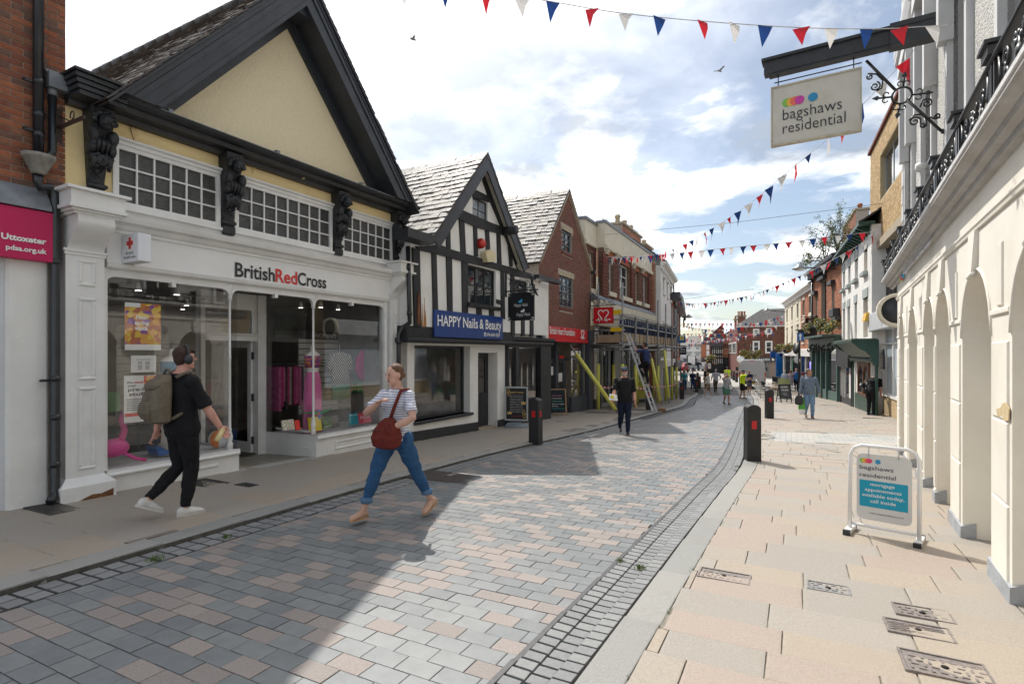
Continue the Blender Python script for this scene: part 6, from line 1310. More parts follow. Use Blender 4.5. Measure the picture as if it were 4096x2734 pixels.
part("frosted_panel",mat("frosted_glazing",(.50,.58,.66),.15,.04,2,spec=.8),yb,lambda b:b.box(yu(3551),yR,-.02,.0,zsill,fzb));part("stall_wall",m_sst,yb,lambda b:b.box(yP,yR,-.06,.3,gY(yR)-.6,zsill-.05))
at_=YB.thing("cash_machine","blue and white cash machine set in the bank front beside the sandstone pilaster","cash machine",yu(3540),-.05,zsill+.3)
aw0,aw1=yP+.08,yu(3550);ac=(aw0+aw1)/2
part("surround",mat("machine_navy",(.03,.06,.13),.4),at_,lambda b:b.box(aw0,aw1,-.05,.0,zsill+.08,yz(3540,1395)));az0,az1=YB.z(3540,1580),YB.z(3540,1475)
part("bezel",m_white,at_,lambda b:b.wall(rect(aw0+.04,aw1-.03,az0,az1),[rect(aw0+.10,aw1-.09,az0+.25,az1-.08)],-.14,-.05));part("screen",mat("machine_screen",(.12,.16,.2),.1),at_,lambda b:b.box(aw0+.10,aw1-.09,-.08,-.06,az0+.45,az1-.12));part("keypad",m_alu,at_,lambda b:b.hexa([(aw0+.1,-.22,az0+.22),(aw1-.09,-.22,az0+.22),(aw1-.09,-.06,az0+.22),(aw0+.1,-.06,az0+.22),(aw0+.1,-.22,az0+.26),(aw1-.09,-.22,az0+.26),(aw1-.09,-.06,az0+.32),(aw0+.1,-.06,az0+.32)]))
part("dome_camera",m_white,at_,lambda b:b.ell((aw0+.3,-.14,YB.z(3540,1415)),(.16,.12,.13),12,8))
part("gutter_pipe",mat("pink_pipe",(.40,.27,.25),.5),yb,lambda b:b.tube([(yL-.4,-.2,gY(yL)+2.9),(yL-.4,-.2,yb0+1.5)],.04,8))
part("side_wall",m_brk_y[1],yb,lambda b:(b.box(yL,yL+.2,.3,10,-2,ytop),b.box(yL+.2,yR,9.8,10,-2,ytop)))
clk=YB.thing("round_sign","round dark sign with a pale rim projecting beyond the arcaded building","sign",yu(3584,-.8),-.8,yz(3584,1240,-.8))
cq=YB.uz(3586,1240,-1.0);part("disc",m_black,clk,lambda b:b.lathe([(0,-.06),(.34,-.06),(.34,.06),(0,.06)],(cq[0],-1.0,cq[1]),20,'x'));part("rim",m_cream,clk,lambda b:b.lathe([(.34,-.08),(.43,-.08),(.43,.08),(.34,.08),(.34,-.08)],(cq[0],-1.0,cq[1]),20,'x',False));part("arm",m_black,clk,lambda b:b.tube([(cq[0],-.6,cq[1]+.2),(cq[0],.0,cq[1]+.2)],.03,6))
#white three-storey house with the green shopfront
WG=Frame(18.77,31.07,.47,True)
wg=WG.thing("white_townhouse","white three-storey townhouse with grey lintels and a dark green shop canopy","building",0,0,0)
vu,vz_=WG.u,WG.z;vL,vR=vu(3367),vu(3487);vt=vz_(3480,905);gV=lambda u:WG.g(u)
m_lint=mat("grey_green_lintel",(.36,.40,.39),.7,.1,5,dirt=(.26,.27,.25,.4))
wl_=[]
for(a,c,y0,y1)in((3456,3470,1003,1087),(3419,3432,1043,1124),(3393,3402,1072,1146),(3372,3380,1090,1162)):wl_.append((vu(a),vu(c),vz_(a,y1),vz_(a,y0)))
z10,z11=sum(w[2]for w in wl_[:3])/3,sum(w[3]for w in wl_[:3])/3
for(a,c,y0,y1)in((3453,3471,1192,1352),(3418,3428,1216,1355),(3390,3400,1232,1356),(3372,3380,1243,1358)):wl_.append((vu(a),vu(c),vz_(a,y1),vz_(a,y0)))
z20,z21=sum(w[2]for w in wl_[4:7])/3,sum(w[3]for w in wl_[4:7])/3
wl_=[(a,c,z10,z11)for a,c,_,_ in wl_[:4]]+[(a,c,z20,z21)for a,c,_,_ in wl_[4:]]
part("wall",m_whitew,wg,lambda b:b.wall(rect(vL,vR,-2.5,vt),[rect(*w)for w in wl_],0,.4))
for k,w in enumerate(wl_):
 window(wg,*w,.25,2,2,m_white,m_dglass,.06,.03,.06);part("lintel",m_lint,wg,lambda b:b.bbox(w[0]-.08,w[1]+.08,-.03,.1,w[3]+.0,w[3]+.38,.01));part("sill",m_lint,wg,lambda b:b.bbox(w[0]-.1,w[1]+.1,-.16,.25,w[2]-.16,w[2]-.005,.01))if k<4 else None
m_green=mat("dark_green_paint",(.012,.055,.04),.4,.15,4,spec=.5)
part("eaves",m_green,wg,lambda b:(b.box(vL-.1,vR+.1,-.45,.1,vt+.0,vt+.12),[b.hexa([(x,-.42,vt-.05),(x+.12,-.42,vt-.05),(x+.12,0,vt-.3),(x,0,vt-.3),(x,-.42,vt),(x+.12,-.42,vt),(x+.12,0,vt),(x,0,vt)])for x in[vL+.2+k*.55 for k in range(int((vR-vL)/.55))]]))
tiled_roof(wg,V((vL-.1,-.4,vt+.12)),V((1,0,0)),V((0,.83,.56)),vR-vL+.2,5.5,m_slate,.3,.25,limit=30,rng=random.Random(13),deck=m_black)
part("side_wall",m_whitew,wg,lambda b:(b.box(vL,vL+.2,.4,9,-2.5,vt),b.box(vR-.2,vR,.4,9,-2.5,vt),b.box(vL+.2,vR-.2,8.8,9,-2.5,vt)))
chimney("chimney","dark brick chimney with red and buff pots overgrown above the white townhouse",WG,3395,3450,935,912,3.0,3,884,.9,m_brk_red)
cu0,cu1=vu(3388,-.3),vu(3474,-.3);cz1=vz_(3430,1370,-.5);cz0=vz_(3430,1430,-.2)
part("canopy",m_green,wg,lambda b:(b.hexa([(cu0,-.15,cz0),(cu1,-.15,cz0),(cu1,.0,cz0),(cu0,.0,cz0),(cu0,-.75,cz1),(cu1,-.75,cz1),(cu1,.0,cz1),(cu0,.0,cz1)]),b.box(cu0-.1,cu1+.1,-.85,.0,cz1,cz1+.1),b.bbox(cu0,cu1,-.22,.0,cz0-.15,cz0,.03)))
part("canopy_console",m_green,wg,lambda b:[b.extr([(x,0,cz0-.3),(x,-.15,cz0-.25),(x,-.3,cz0+.2),(x,-.6,cz0+.35),(x,-.85,cz1),(x,0,cz1+.05)],(.25,0,0))for x in(cu0-.15,cu1-.1)])
part("canopy_moss",mat("canopy_moss",(.16,.17,.13),.95,.5,20,.8,40),wg,lambda b:b.box(cu0,cu1,-.82,-.02,cz1+.1,cz1+.14))
part("shopfront",m_green,wg,lambda b:(b.box(cu0,cu0+.2,-.08,0,-2.5,cz0),b.box(cu1-.2,cu1,-.08,0,-2.5,cz0),b.box(vu(3425),cu1,-.06,.0,-2.5,gV(cu1)+.55)))
part("white_door",m_white,wg,lambda b:b.box(vu(3400),vu(3424),-.04,.0,gV(0)+.05,cz0-.2));part("arched_window",mat("oak_frame",(.13,.055,.03),.5,.2,8),wg,lambda b:b.wall(rect(vu(3436),vu(3482),gV(cu1)+.55,cz0-.15),[[(a,gV(cu1)+.65),(c,gV(cu1)+.65),(c,cz0-.6),((a+c)/2,cz0-.25),(a,cz0-.6)]for a,c in((vu(3439),vu(3457)),(vu(3460),vu(3479)))],-.07,-.01))
part("shop_glass",m_dglass,wg,lambda b:b.box(vu(3436),vu(3482),-.03,-.005,gV(cu1)+.55,cz0-.15))
part("alarm_box",mat("alarm_yellow",(.70,.42,.06),.5),wg,lambda b:b.hexa([(vu(3466),-.16,vz_(3470,1284)),(vu(3478),-.16,vz_(3470,1284)),(vu(3478),.0,vz_(3470,1284)),(vu(3466),.0,vz_(3470,1284)),(vu(3466),-.1,vz_(3470,1252)),(vu(3478),-.1,vz_(3470,1252)),(vu(3478),.0,vz_(3470,1252)),(vu(3466),.0,vz_(3470,1252))]))
part("small_shopfront",m_black,wg,lambda b:(b.box(vL,cu0-.2,-.25,.0,cz0-.5,cz1-.1),b.box(vL,vL+.2,-.1,0,-2.5,cz0),b.box(cu0-.45,cu0-.2,-.1,0,-2.5,cz0),b.box(vL,cu0-.2,-.05,.0,-2.5,gV(vL)+.5)));part("small_glass",m_dglass,wg,lambda b:b.box(vL+.2,cu0-.45,-.03,-.005,gV(vL)+.5,cz0-.5));part("white_frame",m_white,wg,lambda b:[b.box(x,x+.1,-.07,-.03,gV(vL)+.4,cz0-.5)for x in(vL+.25,vL+1.0,vL+1.75)])
#orange brick house with the dark green shop and planted balcony
GB=Frame(17.86,29.1,.355,True)
gb=GB.thing("orange_brick_house","tall orange brick house with arched window and grey-green shopfront below a planted balcony","building",0,0,0)
bu,bzz=GB.u,GB.z;b0,b1=bu(3256),bu(3366);bt_=bzz(3346,1045);gb_=lambda u:GB.g(u);czs=bzz(3300,1345)
bwin=[(bu(3328),bu(3339),bzz(3333,1285),bzz(3333,1140)),(bu(3286),bu(3306),bzz(3296,1275),bzz(3296,1120)),(bu(3262),bu(3270),bzz(3266,1262),bzz(3266,1180))]
part("wall",m_mortar_p,gb,lambda b:b.wall(rect(b0,b1,-2.5,bt_),[rect(*w)for w in bwin],0,.35));brickwork(gb,rect(b0,b1,czs,bt_),bwin,m_brk_org,0,.078,.225,.012,.012,300)
for w in bwin:window(gb,*w,.2,2,4,m_black if w is bwin[1]else m_white,m_dglass,.07,.04,.06);part("hood",m_black,gb,lambda b:(b.bbox(w[0]-.2,w[1]+.2,-.25,.0,w[3],w[3]+.25,.04),b.bbox(w[0]-.1,w[1]+.1,-.15,.1,w[2]-.12,w[2],.02)))
part("arched_head",m_black,gb,lambda b:b.prism([(bwin[1][0],bwin[1][3]+.25)]+[((bwin[1][0]+bwin[1][1])/2+(bwin[1][1]-bwin[1][0])/2*math.cos(t),bwin[1][3]+.25+.9*math.sin(t))for t in[math.pi-k*math.pi/10 for k in range(11)]],-.05,.02))
part("cornice",m_black,gb,lambda b:(cornice(b,b0-.2,b1+.1,[(0,bt_-.3),(-.15,bt_-.25),(-.2,bt_),(-.5,bt_+.1),(-.5,bt_+.3),(0,bt_+.35)]),[b.box(x,x+.12,-.4,.0,bt_-.25,bt_+.05)for x in[b0+k*.35 for k in range(int((b1-b0)/.35))]]))
part("side_wall",m_brk_org[1],gb,lambda b:(b.box(b1-.2,b1,.35,8,-2.5,bt_),b.box(b0,b0+.2,.35,8,-2.5,bt_),b.box(b0,b1,7.8,8,-2.5,bt_)))
m_sage=mat("sage_green_paint",(.075,.135,.12),.45,.1,4)
part("shopfront",m_sage,gb,lambda b:(b.bbox(b0,b1,-.35,.0,czs-.75,czs-.1,.04),b.box(b0-.1,b1+.1,-.95,.0,czs-.1,czs),[b.box(x,x+.22,-.2,.0,-2.5,czs-.7)for x in(b0+.05,b0+1.6,b0+3.1,b0+4.6,b1-.3)],b.box(b0,b1,-.12,.0,-2.5,gb_(b0)+.75)))
part("shop_glass",m_dglass,gb,lambda b:b.box(b0+.2,b1-.3,-.06,-.01,gb_(b0)+.75,czs-.75))
part("ornament",mat("dark_garland",(.05,.055,.05),.7,.4,20),gb,lambda b:[b.ell((rg.uniform(b0,b1),-.4+rg.uniform(-.05,.05),czs-.6+rg.uniform(-.35,.1)),(.08,.05,.09),6,4)for _ in range(50)])
part("balcony_rail",m_iron2,gb,lambda b:(b.box(b0+.3,b1-1.2,-.92,-.89,czs+.55,czs+.58),[b.tube([(x,-.9,czs),(x,-.9,czs+.55)],.012,5)for x in[b0+.3+k*.14 for k in range(int((b1-b0-1.5)/.14))]],b.box(b1-1.0,b1-.1,-.3,.0,czs+.8,czs+1.0)))
sp_=GB.thing("wall_speaker","black box speaker fixed on the orange brick house","speaker",bu(3332),-.2,bzz(3332,1270));part("case",m_black,sp_,lambda b:b.bbox(bu(3325,-.2),bu(3344,-.2),-.35,-.02,bzz(3333,1272),bzz(3333,1240),.02));part("bracket",m_iron2,sp_,lambda b:b.box(bu(3333),bu(3334),-.1,0,bzz(3333,1240),bzz(3333,1234)))
part("downpipe",m_pipe,gb,lambda b:b.tube([(b0+.05,-.12,-1.5),(b0+.05,-.12,bt_-.3)],.07,8))
CB=Frame(20.5,36.5,.375,True)
for(pa_,pb_,mw,nm,lb,yt_)in((3203,3255,None,"brick_house","narrow orange brick house with pale lintels between the cream terrace and the tall brick house",1152),(3139,3203,m_cream,"cream_house","cream rendered house with plain sash windows and a white optician shopfront",1180)):
 t=CB.thing(nm,lb,"building",CB.u((pa_+pb_)/2),0,CB.g(CB.u((pa_+pb_)/2)));x0,x1=CB.u(pa_),CB.u(pb_);zt_=CB.z(3230,1152);zs=CB.z(3230,1395)
 n=2 if mw is None else 3;wn=[]
 for k in range(n):
  xc=x0+(x1-x0)*(k+.5)/n
  for z0_,z1_ in((zt_-2.3,zt_-.7),(zs+.5,zs+2.3)):wn.append((xc-.5,xc+.5,z0_,z1_))
 part("wall",mw or m_mortar_p,t,lambda b:b.wall(rect(x0,x1,-2.5,zt_),[rect(*w)for w in wn],0,.3))
 if mw is None:brickwork(t,rect(x0,x1,zs,zt_-.3),wn,m_brk_org,0,.078,.225,.012,.01,150)
 for w in wn:window(t,*w,.15,1,2,m_white,m_dglass,.06,.04,.05);part("lintel",m_cream,t,lambda b:(b.bbox(w[0]-.1,w[1]+.1,-.03,.1,w[3],w[3]+.25,.01),b.bbox(w[0]-.1,w[1]+.1,-.08,.1,w[2]-.12,w[2],.01)))
 part("eaves",m_white,t,lambda b:cornice(b,x0,x1,[(0,zt_-.3),(-.1,zt_-.3),(-.15,zt_-.1),(-.35,zt_),(-.35,zt_+.12),(0,zt_+.15)]))
 part("roof",m_slate[0],t,lambda b:b.hexa([(x0,-.3,zt_+.1),(x1,-.3,zt_+.1),(x1,8,zt_+.1),(x0,8,zt_+.1),(x0,-.3,zt_+.15),(x1,-.3,zt_+.15),(x1,4,zt_+2),(x0,4,zt_+2)]))
 part("side_wall",m_cream,t,lambda b:b.box(x0,x0+.2,.3,8,-2.5,zt_+.1))
 part("shopfront",m_white,t,lambda b:(b.bbox(x0+.05,x1-.05,-.25,.0,zs-.55,zs,.03),[b.box(x,x+.18,-.12,.0,-2.5,zs-.5)for x in(x0+.1,(x0+x1)/2,x1-.3)],b.box(x0,x1,-.08,.0,-2.5,-1.0)))
 part("shop_glass",m_dglass,t,lambda b:b.box(x0+.1,x1-.1,-.04,-.005,-1.0,zs-.55))
 if mw is not None:part("green_poster",mat("optician_green",(.06,.35,.16),.5),t,lambda b:b.box((x0+x1)/2+.3,(x0+x1)/2+.9,-.06,-.045,-.9,zs-.7))
 else:part("purple_light",mat("violet_glow",(.25,.2,.9),.5,emit=1.5),t,lambda b:(b.box(x1-1.2,x1-1.05,-.06,-.045,-.5,zs-.9),b.box(x1-1.0,x1-.5,-.06,-.045,zs-1.1,zs-.9)))
#far end of the street: the market square
def at(px,py,y):return EYE+ray(px,py)*y
def flat(y,px=2900):
 F=Frame(0,y,0);x=(px-CX)/F_*y
 a=math.atan2(px-CX,F_);F.o=V((x,y,gz(y)));F.x=V((math.cos(a),-math.sin(a),0));F.y=V((math.sin(a),math.cos(a),0));F.rz=-a;return F
c6=lambda x,y:(2840+x/5.6,1200+y/5.6)
BB=flat(66,3030);ru_=lambda x:BB.u(c6(x,0)[0]);rzz=lambda y:BB.z(*c6(900,y))
bb=BB.thing("corner_brick_building","dark brick corner building with hipped slate roof and a barber shop at the far end","building",0,0,0)
x0,x1=ru_(612),ru_(1900);ze=rzz(600)
rw=[(ru_(965),ru_(1105),rzz(772),rzz(642)),(ru_(1250),ru_(1395),rzz(770),rzz(637)),(ru_(955),ru_(1115),rzz(1165),rzz(915)),(ru_(1235),ru_(1400),rzz(1190),rzz(915))]
m_brk_bb=mat("barber_brick",(.12,.038,.028),.9,.25,5)
part("wall",m_mortar,bb,lambda b:b.wall(rect(x0,x1,-1,ze),[rect(*w)for w in rw],0,.4));brickwork(bb,rect(x0,x1,rzz(1265),ze),rw,m_brk_dark,0,.082,.25,.016,.02,100)
for w in rw:window(bb,*w,-.04,1,2,m_white,m_dglass,.18,.08,.1)
part("eaves",m_white,bb,lambda b:b.box(x0-.2,x1,-.25,0,ze,ze+.14))
zr_=BB.z(*c6(1045,205),4.5);xr_=ru_(1045)+.6
part("roof",mat("dark_tile_roof",(.045,.042,.042),.7,.4,3,.4,6,dirt=(.08,.07,.06,.4)),bb,lambda b:b.add([(x0-.3,-.3,ze+.14),(x1,-.3,ze+.14),(x1,9,ze+.14),(x0-.3,9,ze+.14),(xr_,4.5,zr_),(x1,4.5,zr_)],[(0,1,5,4),(0,4,3),(2,3,4,5),(1,2,5)]))
LS=V((BB.u(c6(410,0)[0],14)-x0,14,0))
part("side_wall",m_brk_bb,bb,lambda b:b.extr([(x0,.01,-1),tuple(V((x0,0,-1))+LS),tuple(V((x0,0,ze))+LS),(x0,.01,ze)],(.3,0,0)))
for t0_,t1_ in((.08,.45),(.5,.92)):
 p,q=V((x0,0,0))+LS*t0_,V((x0,0,0))+LS*t1_
 part("window",m_white,bb,lambda b:b.extr([(p.x-.06,p.y,rzz(1195)),(q.x-.06,q.y,rzz(1195)),(q.x-.06,q.y,rzz(930)),(p.x-.06,p.y,rzz(930))],(.05,0,0)));part("pane",m_dglass,bb,lambda b:[b.extr([(V(p).lerp(V(q),a).x-.08,V(p).lerp(V(q),a).y,rzz(1180)),(V(p).lerp(V(q),c).x-.08,V(p).lerp(V(q),c).y,rzz(1180)),(V(p).lerp(V(q),c).x-.08,V(p).lerp(V(q),c).y,rzz(950)),(V(p).lerp(V(q),a).x-.08,V(p).lerp(V(q),a).y,rzz(950))],(.02,0,0))for a,c in((.08,.3),(.38,.62),(.7,.92))])
part("fascia",m_black,bb,lambda b:b.box(ru_(655),ru_(1560),-.25,.0,rzz(1375),rzz(1272)))
text("BARBER",mat("letter_silver",(.6,.6,.6),.4),bb,(ru_(1092),-.26,rzz(1352)),(1,0,0),(0,0,1),w=ru_(1352)-ru_(1092),h=rzz(1298)-rzz(1352),bold=.03)
part("shop_glass",m_dglass,bb,lambda b:b.box(ru_(660),ru_(1240),-.06,.0,-.2,rzz(1375)));part("door_panel",mat("grey_door",(.22,.22,.21),.6),bb,lambda b:b.box(ru_(1250),ru_(1325),-.05,0,-.2,rzz(1380)))
part("emblem",m_lw,bb,lambda b:(b.lathe([(0,-.03),(.5,-.03),(.5,0),(0,0)],(ru_(698),-.26,rzz(1320)),16,'y'),b.prism([(ru_(1385),rzz(1350)),(ru_(1440),rzz(1350)),(ru_(1440),rzz(1315)),(ru_(1385),rzz(1290))],-.27,-.25)))
chs=flat(76,2950)
for k,(a,c,yt,pots)in enumerate(((545,600,420,1),(615,720,345,3),(700,800,345,2))):
 chimney("chimney",("slim brick chimney with one tall pot at the left of the far roofline","broad brick chimney with three red pots beside the hipped roof","brick chimney with two tall red pots nearest the hipped roof")[k],chs,c6(a,0)[0],c6(c,0)[0],c6(0,470)[1],c6(0,yt)[1],0,pots,c6(0,(350,250,250)[k])[1],1.0,m_brk_red)
OT=flat(82,2900);o_u=lambda x:OT.u(c6(x,0)[0]);o_z=lambda y:OT.z(*c6(300,y))
ot=OT.thing("orange_terrace","tall narrow orange brick terrace front with stone bands at the far end","building",0,0,0)
part("wall",m_brk_org[0],ot,lambda b:b.box(o_u(270),o_u(425),0,9,-1,o_z(760)));part("roof",m_slate[2],ot,lambda b:b.prism([(o_u(250),o_z(815)),(o_u(425),o_z(700)),(o_u(425),o_z(690)),(o_u(250),o_z(805))],-.6,9))
for y in(960,1100,1205):part("stone_band",m_stone,ot,lambda b:b.box(o_u(268),o_u(425),-.06,.0,o_z(y),o_z(y-10)))
for x in(285,330,375):window(ot,o_u(x),o_u(x+22),o_z(1080),o_z(985),-.05,1,2,m_black,m_dglass,.06,.05,.06)
part("shopfront",m_black,ot,lambda b:b.box(o_u(255),o_u(520),-1.5,.0,-1,o_z(1280)))
c2=lambda x,y:(2600+x/4.48,1150+y/4.48)
TF=flat(80,2860);tu=lambda x:TF.u(c2(x,0)[0]);tz_=lambda y:TF.z(*c2(1200,y))
tf=TF.thing("timber_inn","black and white timber-framed inn with slate hung gable at the far end","building",0,0,0)
part("white_wall",m_whitew,tf,lambda b:b.box(tu(1095),tu(1300),0,8,tz_(1360),tz_(1055)))
part("slate_hanging",m_slate[0],tf,lambda b:b.box(tu(1080),tu(1310),-.35,8,tz_(1060),tz_(860)))
part("timber",m_blackt,tf,lambda b:([b.box(tu(x),tu(x+(14 if k else 20)),-.10,.0,tz_(1360),tz_(1060))for k,x in enumerate((1092,1130,1168,1200,1238,1270))]+[b.box(tu(1090),tu(1300),-.12,.0,tz_(y+14),tz_(y))for y in(1060,1090,1180,1200,1245,1255)]))
part("dark_ground_floor",mat("inn_black",(.012,.018,.022),.5,.2),tf,lambda b:b.prism([(tu(990),-1),(tu(1320),-1),(tu(1320),tz_(1360)),(tu(1100),tz_(1352)),(tu(1090),tz_(1270)),(tu(995),tz_(1345))],-.3,4));window(tf,tu(1035),tu(1092),tz_(1450),tz_(1350),-.42,1,2,m_white,m_dglass,.2,.1,.1)
part("lit_sign",mat("warm_strip",(.8,.5,.2),.5),tf,lambda b:b.box(tu(1135),tu(1205),-.45,-.3,tz_(1368),tz_(1358)))
gb2=TF.thing("brick_gable_house","plain brick gable with a red tiled roof behind the timber-framed inn","building",tu(1200),9,0)
part("wall",m_brk_brown[1],gb2,lambda b:b.prism([(tu(1050),-1),(tu(1340),-1),(tu(1345),tz_(690)),(tu(1290),tz_(625)),(tu(1055),tz_(840))],8.5,16));part("verge",m_brk_red[2],gb2,lambda b:b.prism([(tu(1045),tz_(848)),(tu(1290),tz_(622)),(tu(1290),tz_(615)),(tu(1040),tz_(840))],8.3,16))
FW=flat(104,2780);fu=lambda x:FW.u(c2(x,0)[0]);fzz=lambda y:FW.z(*c2(700,y))
fw=FW.thing("far_white_house","white house with grey roof and a grey shopfront across the far square","building",0,0,0)
fwin=[(fu(a),fu(c),fzz(y1),fzz(y0))for a,c in((660,730),(818,890),(560,600))for y0,y1 in((1062,1115),(1180,1232))]
part("wall",m_whitew,fw,lambda b:b.wall(rect(fu(480),fu(915),-1,fzz(1020)),[rect(*w)for w in fwin],0,.4))
for w in fwin:window(fw,*w,.1,2,2,m_white,m_dglass,.12,.08,.08);part("lintel",m_lint,fw,lambda b:b.box(w[0]-.2,w[1]+.2,-.08,.0,w[3],w[3]+.4))
part("roof",mat("grey_far_roof",(.17,.155,.14),.8,.2,2),fw,lambda b:b.add([(fu(480),-.4,fzz(1030)),(fu(930),-.4,fzz(1015)),(fu(930),10,fzz(1020)),(fu(480),10,fzz(1030)),(fu(700),5,fzz(850)),(fu(920),5,fzz(845))],[(0,1,5,4),(0,4,3),(1,2,5),(2,3,4,5)]))
part("shopfront",mat("grey_shop",(.10,.11,.125),.5),fw,lambda b:(b.box(fu(545),fu(845),-1.2,.0,fzz(1330),fzz(1262)),b.box(fu(820),fu(845),-.6,0,-1,fzz(1330)),b.box(fu(545),fu(565),-.6,0,-1,fzz(1330)),b.box(fu(855),fu(915),-.3,0,-1,fzz(1340))));part("shop_glass",m_dglass,fw,lambda b:b.box(fu(560),fu(825),-.1,-.02,-.6,fzz(1330)))
text("divine",m_lb,fw,(fu(620),-1.22,fzz(1305)),(1,0,0),(0,0,1),w=fu(730)-fu(620),h=fzz(1280)-fzz(1305));part("sign_plate",m_white,fw,lambda b:(b.box(fu(555),fu(595),-1.24,-1.2,fzz(1308),fzz(1278)),b.box(fu(750),fu(798),-1.24,-1.2,fzz(1308),fzz(1278))))
fo=FW.thing("far_orange_house","orange brick house with white sash windows beside the far white house","building",fu(980),0,0)
part("wall",m_brk_org[0],fo,lambda b:b.box(fu(916),fu(1090),-.2,9,-1,fzz(1012)));
for y0,y1 in((1030,1112),(1130,1235)):window(fo,fu(1012),fu(1062),fzz(y1),fzz(y0),-.3,1,2,m_white,m_dglass,.25,.12,.1)
part("roof",m_slate[2],fo,lambda b:b.prism([(fu(905),fzz(1015)),(fu(1100),fzz(1012)),(fu(1090),fzz(900)),(fu(1000),fzz(880))],-.4,9));part("shopfront",m_gsh,fo,lambda b:(b.box(fu(930),fu(1060),-1.0,-.2,fzz(1310),fzz(1255)),b.box(fu(930),fu(1000),-.6,-.2,-1,fzz(1310))))
chimney("chimney","square orange chimney on the far orange house",FW,c2(955,0)[0],c2(1000,0)[0],c2(0,880)[1],c2(0,800)[1],2,2,c2(0,785)[1],1.5,m_brk_org)
LT=flat(74,2735);tree_house=LT.thing("far_left_building","grey shuttered building edge beyond the hanging signs at the far left of the square","building",0,0,0)
part("wall",m_whitew,tree_house,lambda b:b.box(LT.u(2690),LT.u(2722),0,6,-1,LT.z(2720,1330)))
#foliage helper, trees on the roof, flowers
m_leaf=[mat("leaf_olive",(.15,.19,.07),.6,.3,30,spec=.3),mat("leaf_light",(.23,.26,.11),.6,.3,30,spec=.3),mat("leaf_dark",(.09,.125,.045),.6,.3,30,spec=.3)]
m_flow=[mat("flower_orange",(.75,.24,.02),.6,.1),mat("flower_yellow",(.75,.52,.05),.6,.1),mat("flower_white",(.75,.72,.6),.6,.1)]
def leaves(b,clumps,n,size,rg,slots=3,narrow=.35):
 for _ in range(n):
  c,r=clumps[rg.randrange(len(clumps))]
  while True:
   q=V((rg.uniform(-1,1),rg.uniform(-1,1),rg.uniform(-1,1)))
   if q.length<1:break
  p=V(c)+q*r;d=V((rg.gauss(0,1),rg.gauss(0,1),rg.gauss(0,1))).normalized();e=d.cross(V((rg.gauss(0,1),rg.gauss(0,1),rg.gauss(0,1)))).normalized();s=size*rg.uniform(.6,1.3)
  b.cur=rg.randrange(slots);b.add([p-d*s,p+e*s*narrow,p+d*s,p-e*s*narrow],[(0,1,2,3)])
def roof_tree(base,crowns,label,n,size,seed):
 rg=random.Random(seed);o=empty("self_sown_shrub",base,0,label,"shrub");OFF[o.name]=tuple(base)
 cl=[]
 def limbs(b):
  for(px,py,y,r)in crowns:
   c=at(px,py,y);mid=base.lerp(c,.5)+V((rg.uniform(-.2,.2),rg.uniform(-.2,.2),.1));b.tube([base,mid,c],[.05,.03,.012],6)
   for k in range(5):
    e=c+V((rg.uniform(-1,1),rg.uniform(-1,1),rg.uniform(-.6,1.1)))*r;b.tube([mid.lerp(c,.4+.1*k),mid.lerp(e,.7),e],[.018,.012,.005],5);cl.append((e,r*.38));cl.append((mid.lerp(e,.75),r*.3))
   cl.append((c,r*.5))
 part("trunk",mat("bark",(.10,.075,.05),.9,.3,20),o,limbs)
 f=part("crown",m_leaf,o,lambda b:leaves(b,cl,n,size,rg,narrow=.28));f["kind"]="stuff"
roof_tree(at(3352,1012,31.5),[(3372,880,31.5,.75),(3340,920,31.5,.8),(3385,930,31.2,.6),(3310,895,31.8,.5),(3355,975,31.5,.6)],"tall self-sown shrub growing from the roof between brick house and white townhouse",1700,.07,3)
roof_tree(at(3300,1050,34),[(3285,950,34,.9),(3300,1000,34,.8),(3255,1030,34,.8),(3235,1045,34,.6),(3320,960,33.6,.6)],"lower spreading self-sown shrub on the brick house parapet left of the taller one",1700,.075,4)
def flower_box(name,label,cat,spheres,n,size,seed,stem=None,group=None):
 rg=random.Random(seed);b0_=V(spheres[0][0])-V((0,0,spheres[0][1]));o=empty(name,b0_,0,label,cat,group);OFF[o.name]=tuple(b0_)
 cl=[(V(c)+V((rg.uniform(-.5,.5),rg.uniform(-.5,.5),rg.uniform(-.4,.4)))*r,r*.62)for c,r in spheres for _ in range(4)]
 f=part("foliage",m_leaf,o,lambda b:leaves(b,cl,n,size,rg,narrow=.6));f["kind"]="stuff"
 f=part("flowers",m_flow,o,lambda b:leaves(b,[(c,r*1.12)for c,r in cl],n//3,size*.8,rg,narrow=.8));f["kind"]="stuff"
 part("planter",m_black,o,lambda b:[b.lathe([(r*.3,-r*.75),(r*.62,-r*.3),(r*.62,-r*.1)],tuple(c),10)for c,r in spheres])
 if stem:part("stand",m_iron2,o,stem)
 return o
flower_box("flower_trough","lush trough of yellow and orange flowers along the balcony of the orange brick house","flowers",[(GB.w(bu(px,-.7),-.7,bzz(px,py,-.7)),.42)for px,py in((3238,1322),(3255,1308),(3272,1298),(3288,1290),(3304,1295),(3316,1303))],2600,.06,5)
flower_box("hanging_basket","pair of hanging baskets with yellow flowers on the cream house","flowers",[(CB.w(CB.u(px,-1.0),-1.0,CB.z(px,py,-1.0)),.5)for px,py in((3115,1393),(3146,1393))],1500,.07,6)
sy=52
pst=[(at(px,py,sy),r)for px,py,r in((2978,1409,.45),(3004,1418,.42),(3030,1411,.45),(2990,1432,.5),(3012,1434,.5))]
gp_=at(3004,1440,sy)
